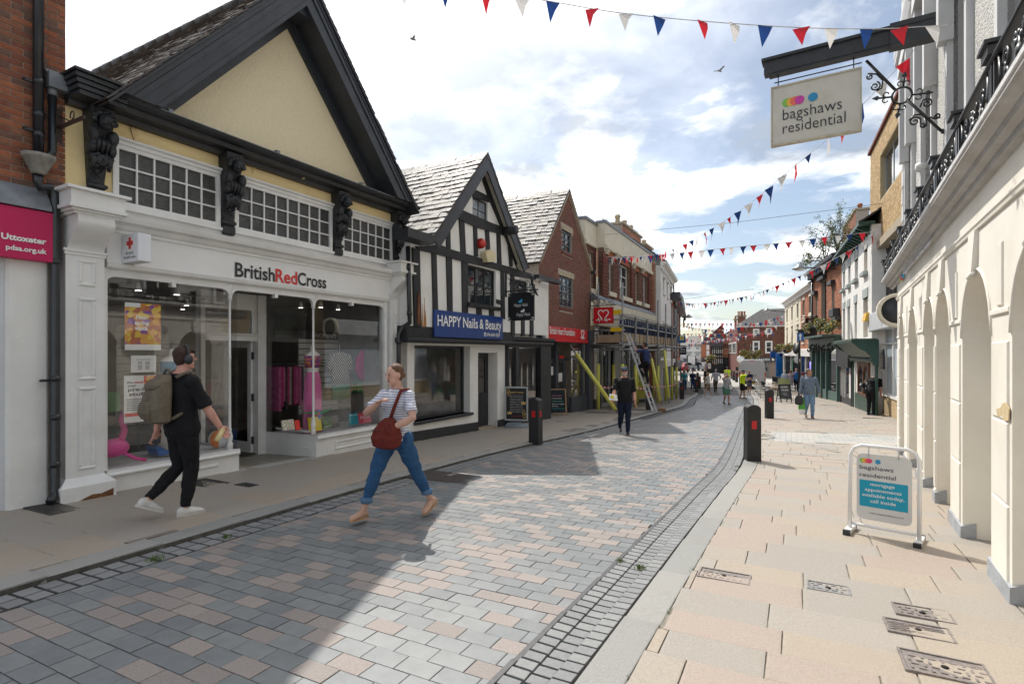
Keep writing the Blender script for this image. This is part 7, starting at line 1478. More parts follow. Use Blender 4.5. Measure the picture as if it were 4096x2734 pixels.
flower_box("flower_tower","tiered steel flower stand overflowing with orange blooms behind the white van","flowers",pst,2600,.08,7,lambda b:(b.tube([(gp_.x,gp_.y,gz(sy)),(gp_.x,gp_.y,pst[0][0].z+.8)],.05,8),[b.tube([at(3004,1418,sy)+V((0,0,-.2)),V(c)+V((0,0,.9)),V(c)],.02,6)for c,_ in pst[:3]]))
flower_box("flower_basket","small green basket hanging by the far timber inn","flowers",[(at(2840,1428,79),.7)],300,.12,8)
#people
TEX=bpy.data.textures.new("folds",'CLOUDS');TEX.noise_scale=.09;TEX.noise_depth=2
m_skin={k:mat("skin_"+k,c,.5,.08,14,.12,160,spec=.35)for k,c in(("fair",(.56,.33,.25)),("tan",(.44,.24,.165)),("pink",(.58,.30,.235)))}
m_eye=mat("eye_dark",(.02,.015,.012),.2);m_lip=mat("lips",(.42,.13,.11),.5);m_shades=mat("sunglass_black",(.01,.01,.012),.1,spec=.8)
def cloth(name,rgb,stripe=None):
 if stripe is None:return mat("wear_"+name,rgb,.85,.14,14,.3,180,spec=.25)
 k="wear_"+name
 if k in MATS:return MATS[k]
 m=mat(k,rgb,.85,.06,14,.2,180);nt=m.node_tree;L=nt.links;b=nt.nodes["Principled BSDF"];src=b.inputs["Base Color"].links[0].from_socket
 g=nt.nodes.new("ShaderNodeTexCoord");s=nt.nodes.new("ShaderNodeSeparateXYZ");L.new(g.outputs["Object"],s.inputs[0])
 a=nt.nodes.new("ShaderNodeMath");a.operation='MULTIPLY';L.new(s.outputs[2],a.inputs[0]);a.inputs[1].default_value=stripe[0]
 f=nt.nodes.new("ShaderNodeMath");f.operation='FRACT';L.new(a.outputs[0],f.inputs[0]);c=nt.nodes.new("ShaderNodeMath");c.operation='LESS_THAN';L.new(f.outputs[0],c.inputs[0]);c.inputs[1].default_value=stripe[2]
 x=nt.nodes.new("ShaderNodeMix");x.data_type='RGBA';L.new(c.outputs[0],x.inputs[0]);L.new(src,x.inputs[6]);x.inputs[7].default_value=(*stripe[1],1);L.new(x.outputs[2],b.inputs["Base Color"]);return m
def ik(a,t,l1_,l2_,bend):
 a,t=V(a),V(t);d=t-a;L=min(d.length,(l1_+l2_)*.998);d.normalize();t=a+d*L
 k=(l1_*l1_-l2_*l2_+L*L)/(2*L);h=math.sqrt(max(0,l1_*l1_-k*k));bd=V(bend);bd=(bd-d*bd.dot(d)).normalized()
 return a+d*k+bd*h,t
def person(label,px,py,H,th,top,bot,la=(-.05,0,.045),ra=(.05,0,.045),lh=(-.145,.03,.45),rh=(.145,.03,.45),skin="fair",hair=None,hs="short",sleeve=.5,leg=1.,skirt=None,shoe=(.03,.03,.03),lean=0.,w=1.,fem=False,loc=None,vox=.012,look=0.,nod=0.,shades=False,cap=None,elb=None,bag=None,group=None,sole=None,beard=None,twist=0.,vest=None,belly=0.):
 rg=random.Random(int(px*7+py));p=loc if loc is not None else G(px,py)+V((0,0,0))
 if loc is None:p.z=gz(p.y)+(KT if p.x<l0(p.y)or p.x>r0(p.y)else .0)
 X=lambda q:V(q)*H
 lr=Matrix.Rotation(-math.radians(lean),3,'X');tw=Matrix.Rotation(-math.radians(twist),3,'Z')
 def T(q):
  v=V(q)-V((0,0,.5));return(lr@(tw@v)+V((0,0,.5)))*H
 W=.92 if fem else 1.;sw=.112*w*W;hwid=.05*(1.08 if fem else 1.)
 sh={s:T((s*sw*.96,-.005,.798))for s in(-1,1)};hp={s:X((s*hwid,0,.515))for s in(-1,1)}
 el,ha,kn,an={},{},{},{}
 for s,hd_,ft in((-1,lh,la),(1,rh,ra)):
  el[s],ha[s]=ik(sh[s],T(hd_)if lean>15 else X(hd_),.172*H,.150*H,(elb or{}).get(s,(s*.5,-1,-.2)));kn[s],an[s]=ik(hp[s],X(ft),.239*H,.236*H,(0,1,.1))
 hc=T((0,.018,.928));hm=Matrix.Rotation(-math.radians(look),3,'Z')@Matrix.Rotation(-math.radians(nod+lean*.4),3,'X');hq=lambda q:hc+hm@(V(q)*H)
 def torso(b,g,z0=.46,z1=.86,bulge=0.):
  rings=[]
  prof=[(.45,.07,.055),(.48,.092,.07),(.52,.098*(1.05 if fem else 1),.075),(.57,.088,.066),(.62,.078 if fem else .085,.060),(.68,.086,.063),(.74,.098,.070+(.008 if fem else 0)),(.775,.104,.064),(.80,.098,.055),(.82,.074,.047),(.838,.046,.040),(.852,.036,.036),(.89,.032,.034)]
  for z,rx,ry in prof:
   if z0<=z<=z1:
    k=w if z<.8 else(1+w)/2;bl=belly*max(0,1-abs(z-.6)/.13)
    rings.append([T((math.cos(t)*(rx*k*W+g/H),math.sin(t)*(ry*k+g/H+bl*.5)+bl*.5-(.01 if z>.8 else 0),z))for t in[q*math.pi/8 for q in range(16)]])
  b.rings(rings)
 def arm(b,s,g,f=1.):
  A,E,Ht=sh[s],el[s],ha[s]
  if f<=.5:b.tube([A+(A-E).normalized()*.01,A.lerp(E,f),A.lerp(E,f*2)],[.030*H*w+g,.029*H*w+g,.031*H*w+g*1.4],10);b.ell(A+V((0,0,-.004*H)),[.033*H*w+g]*3,10,8)
  else:b.tube([A,A.lerp(E,.5),E,E.lerp(Ht,.35),E.lerp(Ht,(f-.5)*2)],[.031*H*w+g,.029*H+g,.025*H+g,.026*H+g,.017*H+g],10);b.ell(A+V((0,0,-.004*H)),[.032*H*w+g]*3,10,8)
 def legs(b,s,g,f=1.):
  A,K,N=hp[s],kn[s],an[s]
  if f>.5:b.tube([A,A.lerp(K,.5),K,K.lerp(N,.35),K.lerp(N,min(1,(f-.5)*2))],[.058*H+g,.048*H+g,.035*H+g,.034*H+g,.021*H+g],10);
  else:b.tube([A,A.lerp(K,f),A.lerp(K,2*f)],[.058*H+g,.052*H+g,.046*H+g],10)
  b.ell(A+V((0,-.012*H,0)),[.06*H+g]*3,10,8)
 def body(b):
  torso(b,0);[arm(b,s,0)for s in(-1,1)];[legs(b,s,-.004)for s in(-1,1)]
  b.ell(hq((0,-.004,.008)),(.043*H,.053*H,.058*H),14,10,hm);b.ell(hq((0,.012,-.030)),(.033*H,.036*H,.038*H),12,8,hm)
  b.tube([hq((0,-.012,-.04)),T((0,-.005,.84))],[.030*H,.036*H],10)
  b.tube([hq((0,.048,.012)),hq((0,.058,-.010))],[.006*H,.010*H],6);b.ell(hq((0,.040,-.052)),(.014*H,.012*H,.011*H),8,6)
  for s in(-1,1):
   b.ell(hq((s*.044,-.006,-.002)),(.006*H,.014*H,.019*H),8,6,hm)
   d=(ha[s]-el[s]).normalized();sd=d.cross(V((0,1,0))if abs(d.y)<.8 else V((0,0,1))).normalized();up=sd.cross(d)
   c=ha[s]+d*.022*H;rot=Matrix((up,sd,d)).transposed();b.ell(c,(.022*H,.012*H,.030*H),8,6,rot)
   for k in range(4):
    r0_=c+up*(k-1.5)*.0115*H+d*.02*H;ln=(.040,.047,.044,.034)[k]*H;b.tube([r0_,r0_+d*ln*.45+sd*s*.004*H,r0_+d*ln*.8+sd*s*.016*H,r0_+d*ln*.75+sd*s*.03*H],[.0062*H,.0058*H,.0052*H,.004*H],6)
   b.tube([c+up*.016*H-d*.012*H,c+up*.032*H+d*.008*H,c+up*.03*H+d*.03*H+sd*s*.008*H],[.0085*H,.0072*H,.005*H],6)
   b.ell(an[s]+V((0,0,-.012*H)),(.016*H,.02*H,.016*H),8,6)
 root=MB();body(root);o=root.build("person",m_skin[skin],None,label=label,cat="person",group=group);o.location=p;o.rotation_euler=(0,0,-math.radians(th))
 def fin(o,v=vox,disp=0.,it=2):
  r=o.modifiers.new("remesh",'REMESH');r.mode='VOXEL';r.voxel_size=v;r.use_smooth_shade=True
  sm_=o.modifiers.new("smooth",'SMOOTH');sm_.iterations=it;sm_.factor=.5
  if disp:d=o.modifiers.new("folds",'DISPLACE');d.texture=TEX;d.strength=disp;d.mid_level=.5
  return o
 fin(o,vox*.7,0,2)
 def wear(name,m,fn,disp=.02,v=None):b=MB();fn(b);return fin(b.build(name,m,o),v or vox,disp)
 wear("top",top,lambda b:(torso(b,.014*H*.6,.475 if bot is not None else .44,.842),[arm(b,s,.010,sleeve)for s in(-1,1)if sleeve>.05]),.022)
 if vest:wear("waistcoat",vest,lambda b:torso(b,.022,.50,.825),.012)
 if skirt:wear("skirt",bot,lambda b:b.rings([[X((math.cos(t)*rx,math.sin(t)*rx*.8+(.0 if z>.4 else .01),z))for t in[q*math.pi/8 for q in range(16)]]for z,rx in((skirt,.125),((skirt+.5)/2,.115),(.50,.105),(.57,.086),(.60,.082))]),.03)
 elif bot is not None:wear("trousers",bot,lambda b:(torso(b,.008*H*.7,.44,.60),[legs(b,s,.012 if leg>.6 else .018,leg)for s in(-1,1)]),.03)
 ms=mat("shoe_%d_%d_%d"%tuple(int(c*99)for c in shoe),shoe,.5,.1,10);ml=mat("sole_pale",(.62,.60,.56),.7)if sole is None else sole
 for s in(-1,1):
  lift=max(0,an[s].z/H-.05);pt=Matrix.Rotation(-min(.9,lift*7),3,'X')if an[s].y<0 else Matrix.Rotation(min(.35,lift*4),3,'X')
  F2=lambda q:an[s]+pt@(V(q)*H)
  b=MB();b.rings([[F2((math.cos(t)*rx,y,z+math.sin(t)*rz_))for t in[q*math.pi/5 for q in range(10)]]for y,rx,z,rz_ in((-.042,.012,-.022,.018),(-.034,.021,-.020,.026),(-.005,.022,-.014,.032),(.035,.024,-.022,.024),(.075,.026,-.029,.017),(.10,.020,-.033,.012),(.112,.008,-.036,.006))]);sh_=fin(b.build("shoe",ms,o),.009,0,1)
  part("sole",ml,sh_,lambda b:b.rings([[F2((sx*rx,y,z))for sx,z in((-1,-.048),(1,-.048),(1,-.038),(-1,-.038))]for y,rx in((-.045,.014),(-.02,.022),(.06,.025),(.10,.02),(.115,.008))]))
 if hair is not None:
  mh=mat("hair_%d_%d_%d"%tuple(int(c*99)for c in hair),hair,.55,.35,60,.8,120,stretch=(1,1,.3))
  def hr(b):
   b.ell(hq((0,-.017,.026)),(.047*H,.053*H,.049*H),14,10,hm);b.ell(hq((0,-.025,.000)),(.045*H,.038*H,.048*H),12,8,hm)
   if hs=="bob":[b.ell(hq((s*.036,-.012,-.02)),(.018*H,.034*H,.05*H),10,8,hm)for s in(-1,1)];b.ell(hq((0,-.04,-.03)),(.04*H,.02*H,.04*H),10,8,hm);b.ell(hq((0,.03,.048)),(.036*H,.022*H,.016*H),10,8,hm)
   if hs=="bun":b.ell(hq((0,-.062,-.012)),(.022*H,.02*H,.02*H),10,8,hm)
   if hs=="pony":b.tube([hq((0,-.05,.0)),hq((0,-.075,-.012)),hq((0,-.07,-.05))],[.016*H,.016*H,.008*H],8)
   if hs=="fringe":b.ell(hq((0,.032,.045)),(.038*H,.024*H,.018*H),10,8,hm)
  wear("hair",mh,hr,.012,.008)
 if beard:wear("beard",mat("beard_grey",beard,.8,.3,80,.6,150),lambda b:(b.ell(hq((0,.024,-.048)),(.034*H,.028*H,.020*H),10,8,hm),[b.ell(hq((s*.030,.012,-.03)),(.012*H,.02*H,.028*H),8,6,hm)for s in(-1,1)]),.006,.007)
 part("eyes",m_eye,o,lambda b:[b.ell(hq((s*.017,.0465,.008)),(.006*H,.005*H,.0035*H),8,6)for s in(-1,1)]);part("lips",m_lip,o,lambda b:b.ell(hq((0,.047,-.030)),(.013*H,.005*H,.0045*H),8,6,hm))
 if hair:part("eyebrows",mh,o,lambda b:[b.ell(hq((s*.018,.049,.019)),(.010*H,.004*H,.0025*H),8,5,hm)for s in(-1,1)])
 if shades:part("sunglasses",m_shades,o,lambda b:([b.ell(hq((s*.019,.053,.008)),(.0175*H,.006*H,.012*H),10,6,hm)for s in(-1,1)],b.tube([hq((-.046,.0,.01)),hq((-.03,.05,.012)),hq((.03,.05,.012)),hq((.046,0,.01))],.0035*H,5)))
 if cap is not None:wear("cap",cap,lambda b:(b.ell(hq((0,-.004,.036)),(.050*H,.058*H,.036*H),14,8,hm),b.ell(hq((0,.062,.032)),(.036*H,.034*H,.007*H),12,6,hm)),0,.007)
 return dict(o=o,T=T,hq=hq,sh=sh,el=el,ha=ha,hp=hp,H=H,an=an,kn=kn,M=Matrix.Translation(p)@Matrix.Rotation(-math.radians(th),4,'Z'))
def carried(P,name,label,cat,at_local,builders):
 """a thing that the person carries: its own top-level object standing in the person's frame"""
 o=empty(name,P["M"]@V(at_local),P["o"].rotation_euler[2],label,cat);OFF[o.name]=tuple(at_local)
 for nm,m,fn in builders:part(nm,m,o,fn)
 return o
C=cloth
blk,navy,den=C("black_jersey",(.012,.012,.014)),C("navy",(.014,.02,.06)),C("denim",(.028,.085,.19))
A=person("young man in black tee and black trousers with headphones walking past the shop window",729,2066,1.86,33,blk,C("black_trousers",(.010,.010,.012)),la=(-.04,-.17,.115),ra=(.05,-.01,.045),lh=(-.17,-.07,.47),rh=(.155,.15,.50),skin="pink",hair=(.045,.022,.014),hs="fringe",shoe=(.62,.61,.58),w=1.12,vox=.010,look=8,leg=.98)
hq,T,H=A["hq"],A["T"],A["H"]
carried(A,"headphones","black over-ear headphones worn by the young man with the backpack","headphones",tuple(hq((0,0,0))),[("band",m_black,lambda b:b.tube([hq((.055*math.cos(t),0,.012+.068*math.sin(t)))for t in[k*math.pi/10 for k in range(11)]],.011,8)),("ear_cup",m_black,lambda b:b.ell(hq((.056,.0,-.005)),(.018*H,.026*H,.030*H),12,8)),("ear_cup",m_black,lambda b:b.ell(hq((-.056,.0,-.005)),(.018*H,.026*H,.030*H),12,8))])
m_khaki=C("khaki_canvas",(.155,.13,.095))
def lump(b,T,rings):b.rings([[T((cx+rx*math.cos(t)*abs(math.cos(t))**-.35 if abs(math.cos(t))>.01 else cx,cy+ry*math.sin(t)*(abs(math.sin(t))**-.35 if abs(math.sin(t))>.01 else 1),z))for t in[q*math.pi/8 for q in range(16)]]for cx,cy,rx,ry,z in rings])
bp=carried(A,"backpack","khaki canvas backpack on the young man's back","backpack",tuple(T((0,-.12,.6))),[("sack",m_khaki,lambda b:lump(b,T,[(0,-.125,.06,.03,.555),(0,-.135,.085,.055,.57),(0,-.145,.09,.065,.64),(0,-.135,.085,.06,.72),(0,-.115,.07,.042,.80),(0,-.10,.05,.025,.835)])),("front_pocket",m_khaki,lambda b:lump(b,T,[(0,-.195,.05,.012,.585),(0,-.205,.058,.02,.62),(0,-.20,.055,.018,.67),(0,-.19,.05,.01,.69)])),("flap",m_khaki,lambda b:lump(b,T,[(0,-.165,.06,.028,.745),(0,-.15,.075,.045,.775),(0,-.12,.06,.045,.82)])),("strap",m_khaki,lambda b:b.tube([T((.075,-.07,.82)),T((.085,.0,.855)),T((.085,.06,.80)),T((.09,.055,.70)),T((.085,-.02,.62)),T((.07,-.09,.58))],.019,8)),("strap",m_khaki,lambda b:b.tube([T((-.075,-.07,.82)),T((-.085,.0,.855)),T((-.085,.06,.80)),T((-.09,.055,.70)),T((-.085,-.02,.62)),T((-.07,-.09,.58))],.019,8)),("haul_loop",m_khaki,lambda b:b.tube([T((-.03,-.09,.83)),T((-.02,-.08,.865)),T((.02,-.08,.865)),T((.03,-.09,.83))],.012,6))])
bp.children[0].modifiers.new("s",'SUBSURF').render_levels=1
h=A["ha"][-1];carried(A,"phone","dark phone in the young man's hanging left hand","phone",tuple(h),[("case",m_black,lambda b:b.hexa([h+V(q)for q in((-.02,-.04,-.13),(-.01,.04,-.14),(-.0,.04,-.14),(-.01,-.04,-.13),(-.02,-.03,.03),(-.01,.05,.02),(-.0,.05,.02),(-.01,-.03,.03))])),("screen",mat("phone_glass",(.10,.105,.115),.1,spec=.8),lambda b:b.hexa([h+V(q)for q in((-.0,-.035,-.125),(.001,.036,-.135),(.003,.036,-.135),(.002,-.035,-.125),(-.008,-.026,.024),(-.007,.045,.015),(-.005,.045,.015),(-.006,-.026,.024))]))])
h2=A["ha"][1];carried(A,"wrapped_roll","pale yellow wrapped food roll in the young man's right hand","snack",tuple(h2),[("wrapper",mat("wrapper_yellow",(.62,.52,.26),.7,.15,30),lambda b:b.tube([h2+V((.01,.03,-.02)),h2+V((.02,-.03,-.12)),h2+V((.02,-.05,-.15))],[.026,.030,.024],10))])
fA,fB=G(1437,2092),G(1722,2056);cW=(fA+fB)/2;cW.z=gz(cW.y);thW=205
iv=(Matrix.Rotation(-math.radians(thW),3,'Z')).inverted()
qa,qb=(iv@(fA-cW))/1.70,(iv@(fB-cW))/1.70
B=person("young woman in striped tee and rolled jeans striding across the setts with a leather bag",1580,2080,1.70,thW,C("striped",(.68,.68,.70),(38,(.16,.18,.40),.30)),den,la=(qb.x,qb.y-.02,.075),ra=(qa.x,qa.y-.02,.05),lh=(-.06,.13,.60),rh=(.02,.15,.76),hair=(.14,.065,.03),hs="bun",shoe=(.50,.31,.22),fem=True,loc=cW,vox=.010,look=22,nod=10,leg=.86,elb={-1:(-1,-.15,.05),1:(1,-.1,-.7)},sleeve=.38,skin="fair",sole=mat("tan_sole",(.45,.27,.15),.7))
T=B["T"];H=B["H"]
m_burg=C("burgundy_leather",(.135,.022,.016))
bg_=carried(B,"shoulder_bag","burgundy leather bag slung in front of the striding young woman","bag",tuple(T((-.03,.13,.55))),[("sack",m_burg,lambda b:lump(b,T,[(-.03,.125,.05,.03,.475),(-.03,.135,.085,.06,.495),(-.03,.135,.098,.068,.545),(-.03,.128,.085,.055,.595),(-.03,.118,.055,.035,.64),(-.035,.11,.03,.02,.665)])),("strap",m_burg,lambda b:b.tube([T((-.035,.105,.655)),T((-.055,.085,.74)),T((-.07,.04,.835)),T((-.075,-.03,.835)),T((-.06,-.10,.74))],[.020,.018,.018,.018,.016],8)),("zip",mat("brass_zip",(.10,.06,.04),.4,metal=.5),lambda b:b.tube([T((.06,.165,.585)),T((.02,.195,.595)),T((-.03,.203,.60))],.005,5)),("flap",m_burg,lambda b:b.tube([T((-.04,.17,.645)),T((-.08,.19,.60)),T((-.11,.17,.54))],[.02,.028,.014],8))])
bg_.children[0].modifiers.new("s",'SUBSURF').render_levels=1
for s in(-1,1):
 k=B["an"][s];part("trouser_cuff",C("denim_pale",(.10,.18,.30)),B["o"],lambda b:b.lathe([(.062,-.03),(.064,.0),(.062,.03)],tuple(k.lerp(B["kn"][s],.30)),14))
part("hair_tie_bracelet",m_black,B["o"],lambda b:b.ell(B["el"][-1].lerp(B["ha"][-1],.86),(.034,.034,.008),12,5))
D=person("bearded man in black tee, dark cap and sunglasses walking towards the scaffold front",2497,1737,1.77,186,blk,C("dark_navy",(.010,.016,.035)),la=(-.045,.05,.05),ra=(.05,-.13,.10),lh=(-.15,.05,.46),rh=(.17,.18,.53),skin="pink",cap=C("cap_navy",(.05,.07,.11)),shades=True,beard=(.40,.39,.38),w=1.1,belly=.05,vox=.012)
h=D["ha"][1];carried(D,"folded_magazine","white and yellow folded carrier in the bearded man's hand","parcel",tuple(h),[("wrap",m_lw,lambda b:b.hexa([h+V(q)for q in((-.10,-.02,-.04),(.12,.0,-.02),(.12,.10,-.02),(-.10,.08,-.04),(-.08,-.02,.10),(.10,.0,.13),(.10,.08,.13),(-.08,.06,.10))])),("print",mat("print_yellow",(.72,.58,.03),.5),lambda b:b.hexa([h+V(q)for q in((-.0,.085,.02),(.08,.102,.03),(.08,.106,.03),(0,.09,.02),(.0,.07,.09),(.07,.09,.11),(.07,.094,.11),(0,.075,.09))]))])
part("wrist_watch",m_black,D["o"],lambda b:b.ell(D["el"][-1].lerp(D["ha"][-1],.9),(.036,.036,.016),10,5))
lr_=lambda t:MC.w(*(la.lerp(ltop,t)+side*.5))
pL=lr_(.40);pL=pL+V((.10,.05,-.08))
person("scaffolder in navy tee and black work trousers climbing the ladder",2577,1517,1.74,-52,C("navy_tee",(.03,.045,.12)),blk,loc=pL,la=(-.05,.04,.20),ra=(.05,.0,.045),lh=(-.10,.24,.86),rh=(.12,.22,.80),skin="tan",hair=(.015,.012,.012),lean=6,elb={-1:(-1,0,-.6),1:(1,0,-.6)},w=1.05,shoe=(.10,.07,.05))
E=person("white-haired woman in black leaning forward to use the cash machine",3483,1663,1.68,62,blk,C("black_stripe",(.012,.012,.014)),la=(-.05,.0,.045),ra=(.045,.02,.045),lh=(-.03,.33,.70),rh=(.12,.20,.50),skin="pink",hair=(.62,.60,.56),hs="bob",lean=24,w=1.28,fem=True,belly=.10,sleeve=.42,shoe=(.02,.025,.06),nod=12,elb={-1:(-.5,0,-1),1:(.6,-1,0)})
e=E["T"];carried(E,"handbag","black shoulder bag with pale strap behind the woman at the cash machine","bag",tuple(e((-.16,-.06,.62))),[("sack",m_black,lambda b:lump(b,e,[(-.15,-.09,.03,.05,.56),(-.16,-.09,.045,.075,.60),(-.16,-.08,.04,.07,.65),(-.155,-.07,.02,.05,.68)])),("strap",mat("strap_beige",(.45,.34,.22),.6),lambda b:b.tube([e((-.155,-.08,.68)),e((-.13,-.06,.78)),e((-.10,-.01,.835)),e((-.10,.05,.78))],.012,6))])
K=person("man with ponytail in grey-blue shirt and faded jeans carrying two bags",3236,1676,1.72,196,C("shirt_grey_blue",(.15,.19,.25)),C("faded_denim",(.17,.27,.40)),la=(-.045,.06,.05),ra=(.045,-.10,.085),lh=(-.17,.06,.50),rh=(.17,.04,.46),skin="tan",hair=(.17,.13,.10),hs="pony",sleeve=.98,w=1.08,look=-55,shoe=(.16,.10,.07),belly=.05)
h=K["ha"][1];kid=lambda q:V(q)
carried(K,"black_bag","small black rucksack hanging from the ponytailed man's hand","bag",(h.x,h.y,h.z-.2),[("sack",m_black,lambda b:lump(b,kid,[(h.x+.05,h.y+.05,.10,.05,h.z-.36),(h.x+.05,h.y+.05,.13,.075,h.z-.30),(h.x+.05,h.y+.05,.13,.075,h.z-.16),(h.x+.04,h.y+.05,.08,.05,h.z-.04)]))])
carried(K,"carrier_bag","green and white plastic carrier bag hanging below the black rucksack","bag",(h.x,h.y,h.z-.4),[("bag",m_lw,lambda b:lump(b,kid,[(h.x-.06,h.y-.05,.05,.05,h.z-.70),(h.x-.06,h.y-.05,.10,.07,h.z-.66),(h.x-.06,h.y-.05,.11,.07,h.z-.50)])),("green_print",mat("carrier_green",(.10,.42,.05),.4),lambda b:lump(b,kid,[(h.x-.06,h.y-.05,.112,.074,h.z-.52),(h.x-.06,h.y-.05,.11,.07,h.z-.34),(h.x-.05,h.y-.02,.05,.03,h.z-.10)]))])
part("belt",mat("belt_black",(.02,.015,.012),.4),K["o"],lambda b:b.ell((0,.02,.555*1.72),(.172,.155,.022),16,5));part("buckle",mat("brass",(.5,.36,.1),.3,metal=.8),K["o"],lambda b:b.box(-.03,.03,.17,.185,.935,.975))
hv=C("hi_vis",(.62,.80,.02));Ns=dict(vox=.016)
P_=person("woman in grey tee and green shorts with sunglasses talking on her phone",2905,1617,1.64,176,C("grey_marl",(.38,.38,.40)),C("green_shorts",(.09,.22,.16)),la=(-.04,.09,.05),ra=(.04,-.08,.07),lh=(-.12,.10,.48),rh=(.06,.10,.90),hair=(.22,.19,.17),hs="bob",shades=True,fem=True,leg=.42,skin="tan",elb={1:(1,.2,-1)},**Ns)
h=P_["ha"][-1];carried(P_,"paper_sheet","white sheet of paper in the hand of the woman in green shorts","paper",tuple(h),[("sheet",m_lw,lambda b:b.box(h.x-.02,h.x+.12,h.y+.05,h.y+.053,h.z-.02,h.z+.2))])
Hh=person("workman in yellow hi-vis tee, black shorts and cap on his phone",2970,1594,1.78,118,hv,C("black_shorts",(.012,.012,.012)),la=(-.05,.05,.045),ra=(.05,-.07,.045),lh=(-.05,.2,.66),rh=(.07,.09,.90),skin="tan",cap=blk,leg=.46,shoe=(.26,.16,.09),w=1.08,nod=10,elb={1:(1,.2,-1)},**Ns)
part("reflective_band",mat("silver_band",(.62,.63,.62),.3),Hh["o"],lambda b:[b.ell((0,.0,z*1.78),(.178,.138,.022),18,5)for z in(.55,.62)])
person("balding man in navy polo and grey shorts reading a note beside the van",2997,1575,1.76,192,navy,C("grey_shorts",(.12,.12,.14)),la=(-.05,-.08,.07),ra=(.05,.06,.045),lh=(-.02,.2,.67),rh=(.02,.2,.67),skin="tan",leg=.46,nod=22,shoe=(.05,.03,.03),**Ns)
person("woman in white cardigan and olive skirt striding to the left",2832,1585,1.66,262,C("white_knit",(.66,.63,.60)),C("olive_skirt",(.16,.15,.09)),la=(-.04,.18,.05),ra=(.04,-.20,.10),lh=(-.10,.17,.55),rh=(.12,.05,.45),hair=(.33,.22,.11),hs="bob",fem=True,skirt=.28,sleeve=.97,shoe=(.5,.42,.3),**Ns)
person("grey-haired man in striped tee and brown trousers seen from behind",2863,1567,1.78,2,C("bold_stripe",(.30,.33,.38),(9,(.55,.56,.58),.45)),C("brown_trousers",(.10,.08,.06)),la=(-.05,.0,.045),ra=(.05,.08,.06),lh=(-.17,.05,.52),rh=(.2,.06,.55),hair=(.42,.41,.40),shoe=(.03,.03,.035),w=1.1,**Ns)
person("grey-haired woman in teal top with a crossbody bag",2738,1563,1.62,178,C("teal",(.05,.24,.28)),C("blue_trousers",(.03,.06,.13)),la=(-.05,.0,.045),ra=(.05,.05,.045),hair=(.42,.36,.29),hs="bob",shades=True,fem=True,skin="pink",w=1.1,**Ns)
person("woman in navy top and jeans walking with a cane",2771,1561,1.60,184,navy,C("mid_denim",(.03,.06,.15)),la=(-.04,.06,.045),ra=(.05,-.04,.05),hair=(.30,.20,.13),skin="pink",fem=True,w=1.1,shoe=(.6,.6,.62),**Ns)
person("bald man in black shirt behind the woman in the white cardigan",2824,1553,1.76,330,blk,C("beige_trousers",(.35,.30,.22)),skin="pink",**Ns)
person("workman in yellow hi-vis vest seen from behind near the far bollards",2909,1545,1.78,10,hv,navy,hair=(.03,.025,.02),sleeve=.3,w=1.1,vox=.02)
person("grey-haired woman in pale blue top standing by the cafe boards",3138,1565,1.62,20,C("pale_blue",(.42,.50,.62)),C("dark_trousers",(.03,.03,.04)),hair=(.5,.5,.5),hs="bob",fem=True,**Ns)
person("brown-haired woman in mauve vest shading her face with one hand",3163,1567,1.66,50,C("mauve",(.32,.28,.34)),C("mauve_skirt",(.30,.27,.33)),rh=(.02,.14,.92),lh=(-.02,.15,.90),hair=(.15,.06,.03),hs="bob",fem=True,sleeve=0,elb={1:(1,.3,-1),-1:(-1,.3,-1)},skin="pink",**Ns)
person("balding man in bright blue shirt beside the pole",3185,1566,1.80,25,C("bright_blue",(.03,.20,.55)),C("navy_trousers",(.015,.02,.05)),skin="pink",**Ns)
person("red-haired woman in a grey coat behind the sign pole",3212,1580,1.62,15,C("grey_coat",(.20,.21,.23)),blk,hair=(.20,.02,.025),hs="bob",fem=True,sleeve=.97,**Ns)
person("tiny figure in grey by the parked cars across the square",2825,1492,1.75,200,C("grey_top",(.25,.25,.28)),blk,vox=.03,hair=(.05,.04,.03))
#bollards
m_boll=mat("bollard_black",(.020,.020,.022),.5,.25,30,.2,120);m_refl=mat("reflector_red",(.52,.012,.015),.3,.1)
def bollard_proto():
 o=empty("bollard",(0,0,0),0,"","bollard","black bollards with red reflectors along the kerbs");w=.115
 part("post",m_boll,o,lambda b:b.extr([(-w,-w,-.1),(w,-w,-.1),(w,-w,.93)]+[(w*math.cos(t),-w,.93+.07*math.sin(t))for t in[k*math.pi/8 for k in range(1,8)]]+[(-w,-w,.93)],(0,2*w,0)));o.children[0].modifiers.new("b",'BEVEL').width=.012
 part("reflector",m_refl,o,lambda b:b.box(-.042,.042,-w-.006,-w,.58,.72));part("reflector",m_refl,o,lambda b:b.box(w,w+.006,-.042,.042,.58,.72));return o
bp_=bollard_proto()
for i,(px,py,lb)in enumerate(((3009,1848,"large black bollard with a red reflector nearest on the right kerb"),(3077,1676,"second black bollard along the right kerb behind the nearest one"),(2143,1775,"black bollard at the left kerb beside the nail bar price board"),(2596,1640,"black bollard behind the ladder foot"),(2727,1597,"black bollard at the left kerb below the teal-topped woman"),(2786,1570,"black bollard beside the woman with the cane"),(2797,1552,"black bollard just behind the one beside the cane"),(2790,1528,"small far bollard above the kerb bend on the left"),(2928,1515,"leftmost of three far bollards left of the van"),(2935,1521,"middle of three far bollards left of the van"),(2946,1528,"rightmost of three far bollards left of the van"),(2870,1487,"tiny bollard by the dark inn across the square"))):
 o=bp_ if i==0 else copy_tree(bp_);p=G(px,py);o["label"]=lb;o.location=p+V((0,0,KT if py>1530 else 0));o.rotation_euler=(0,0,math.radians(-28 if i in(2,)else-8))
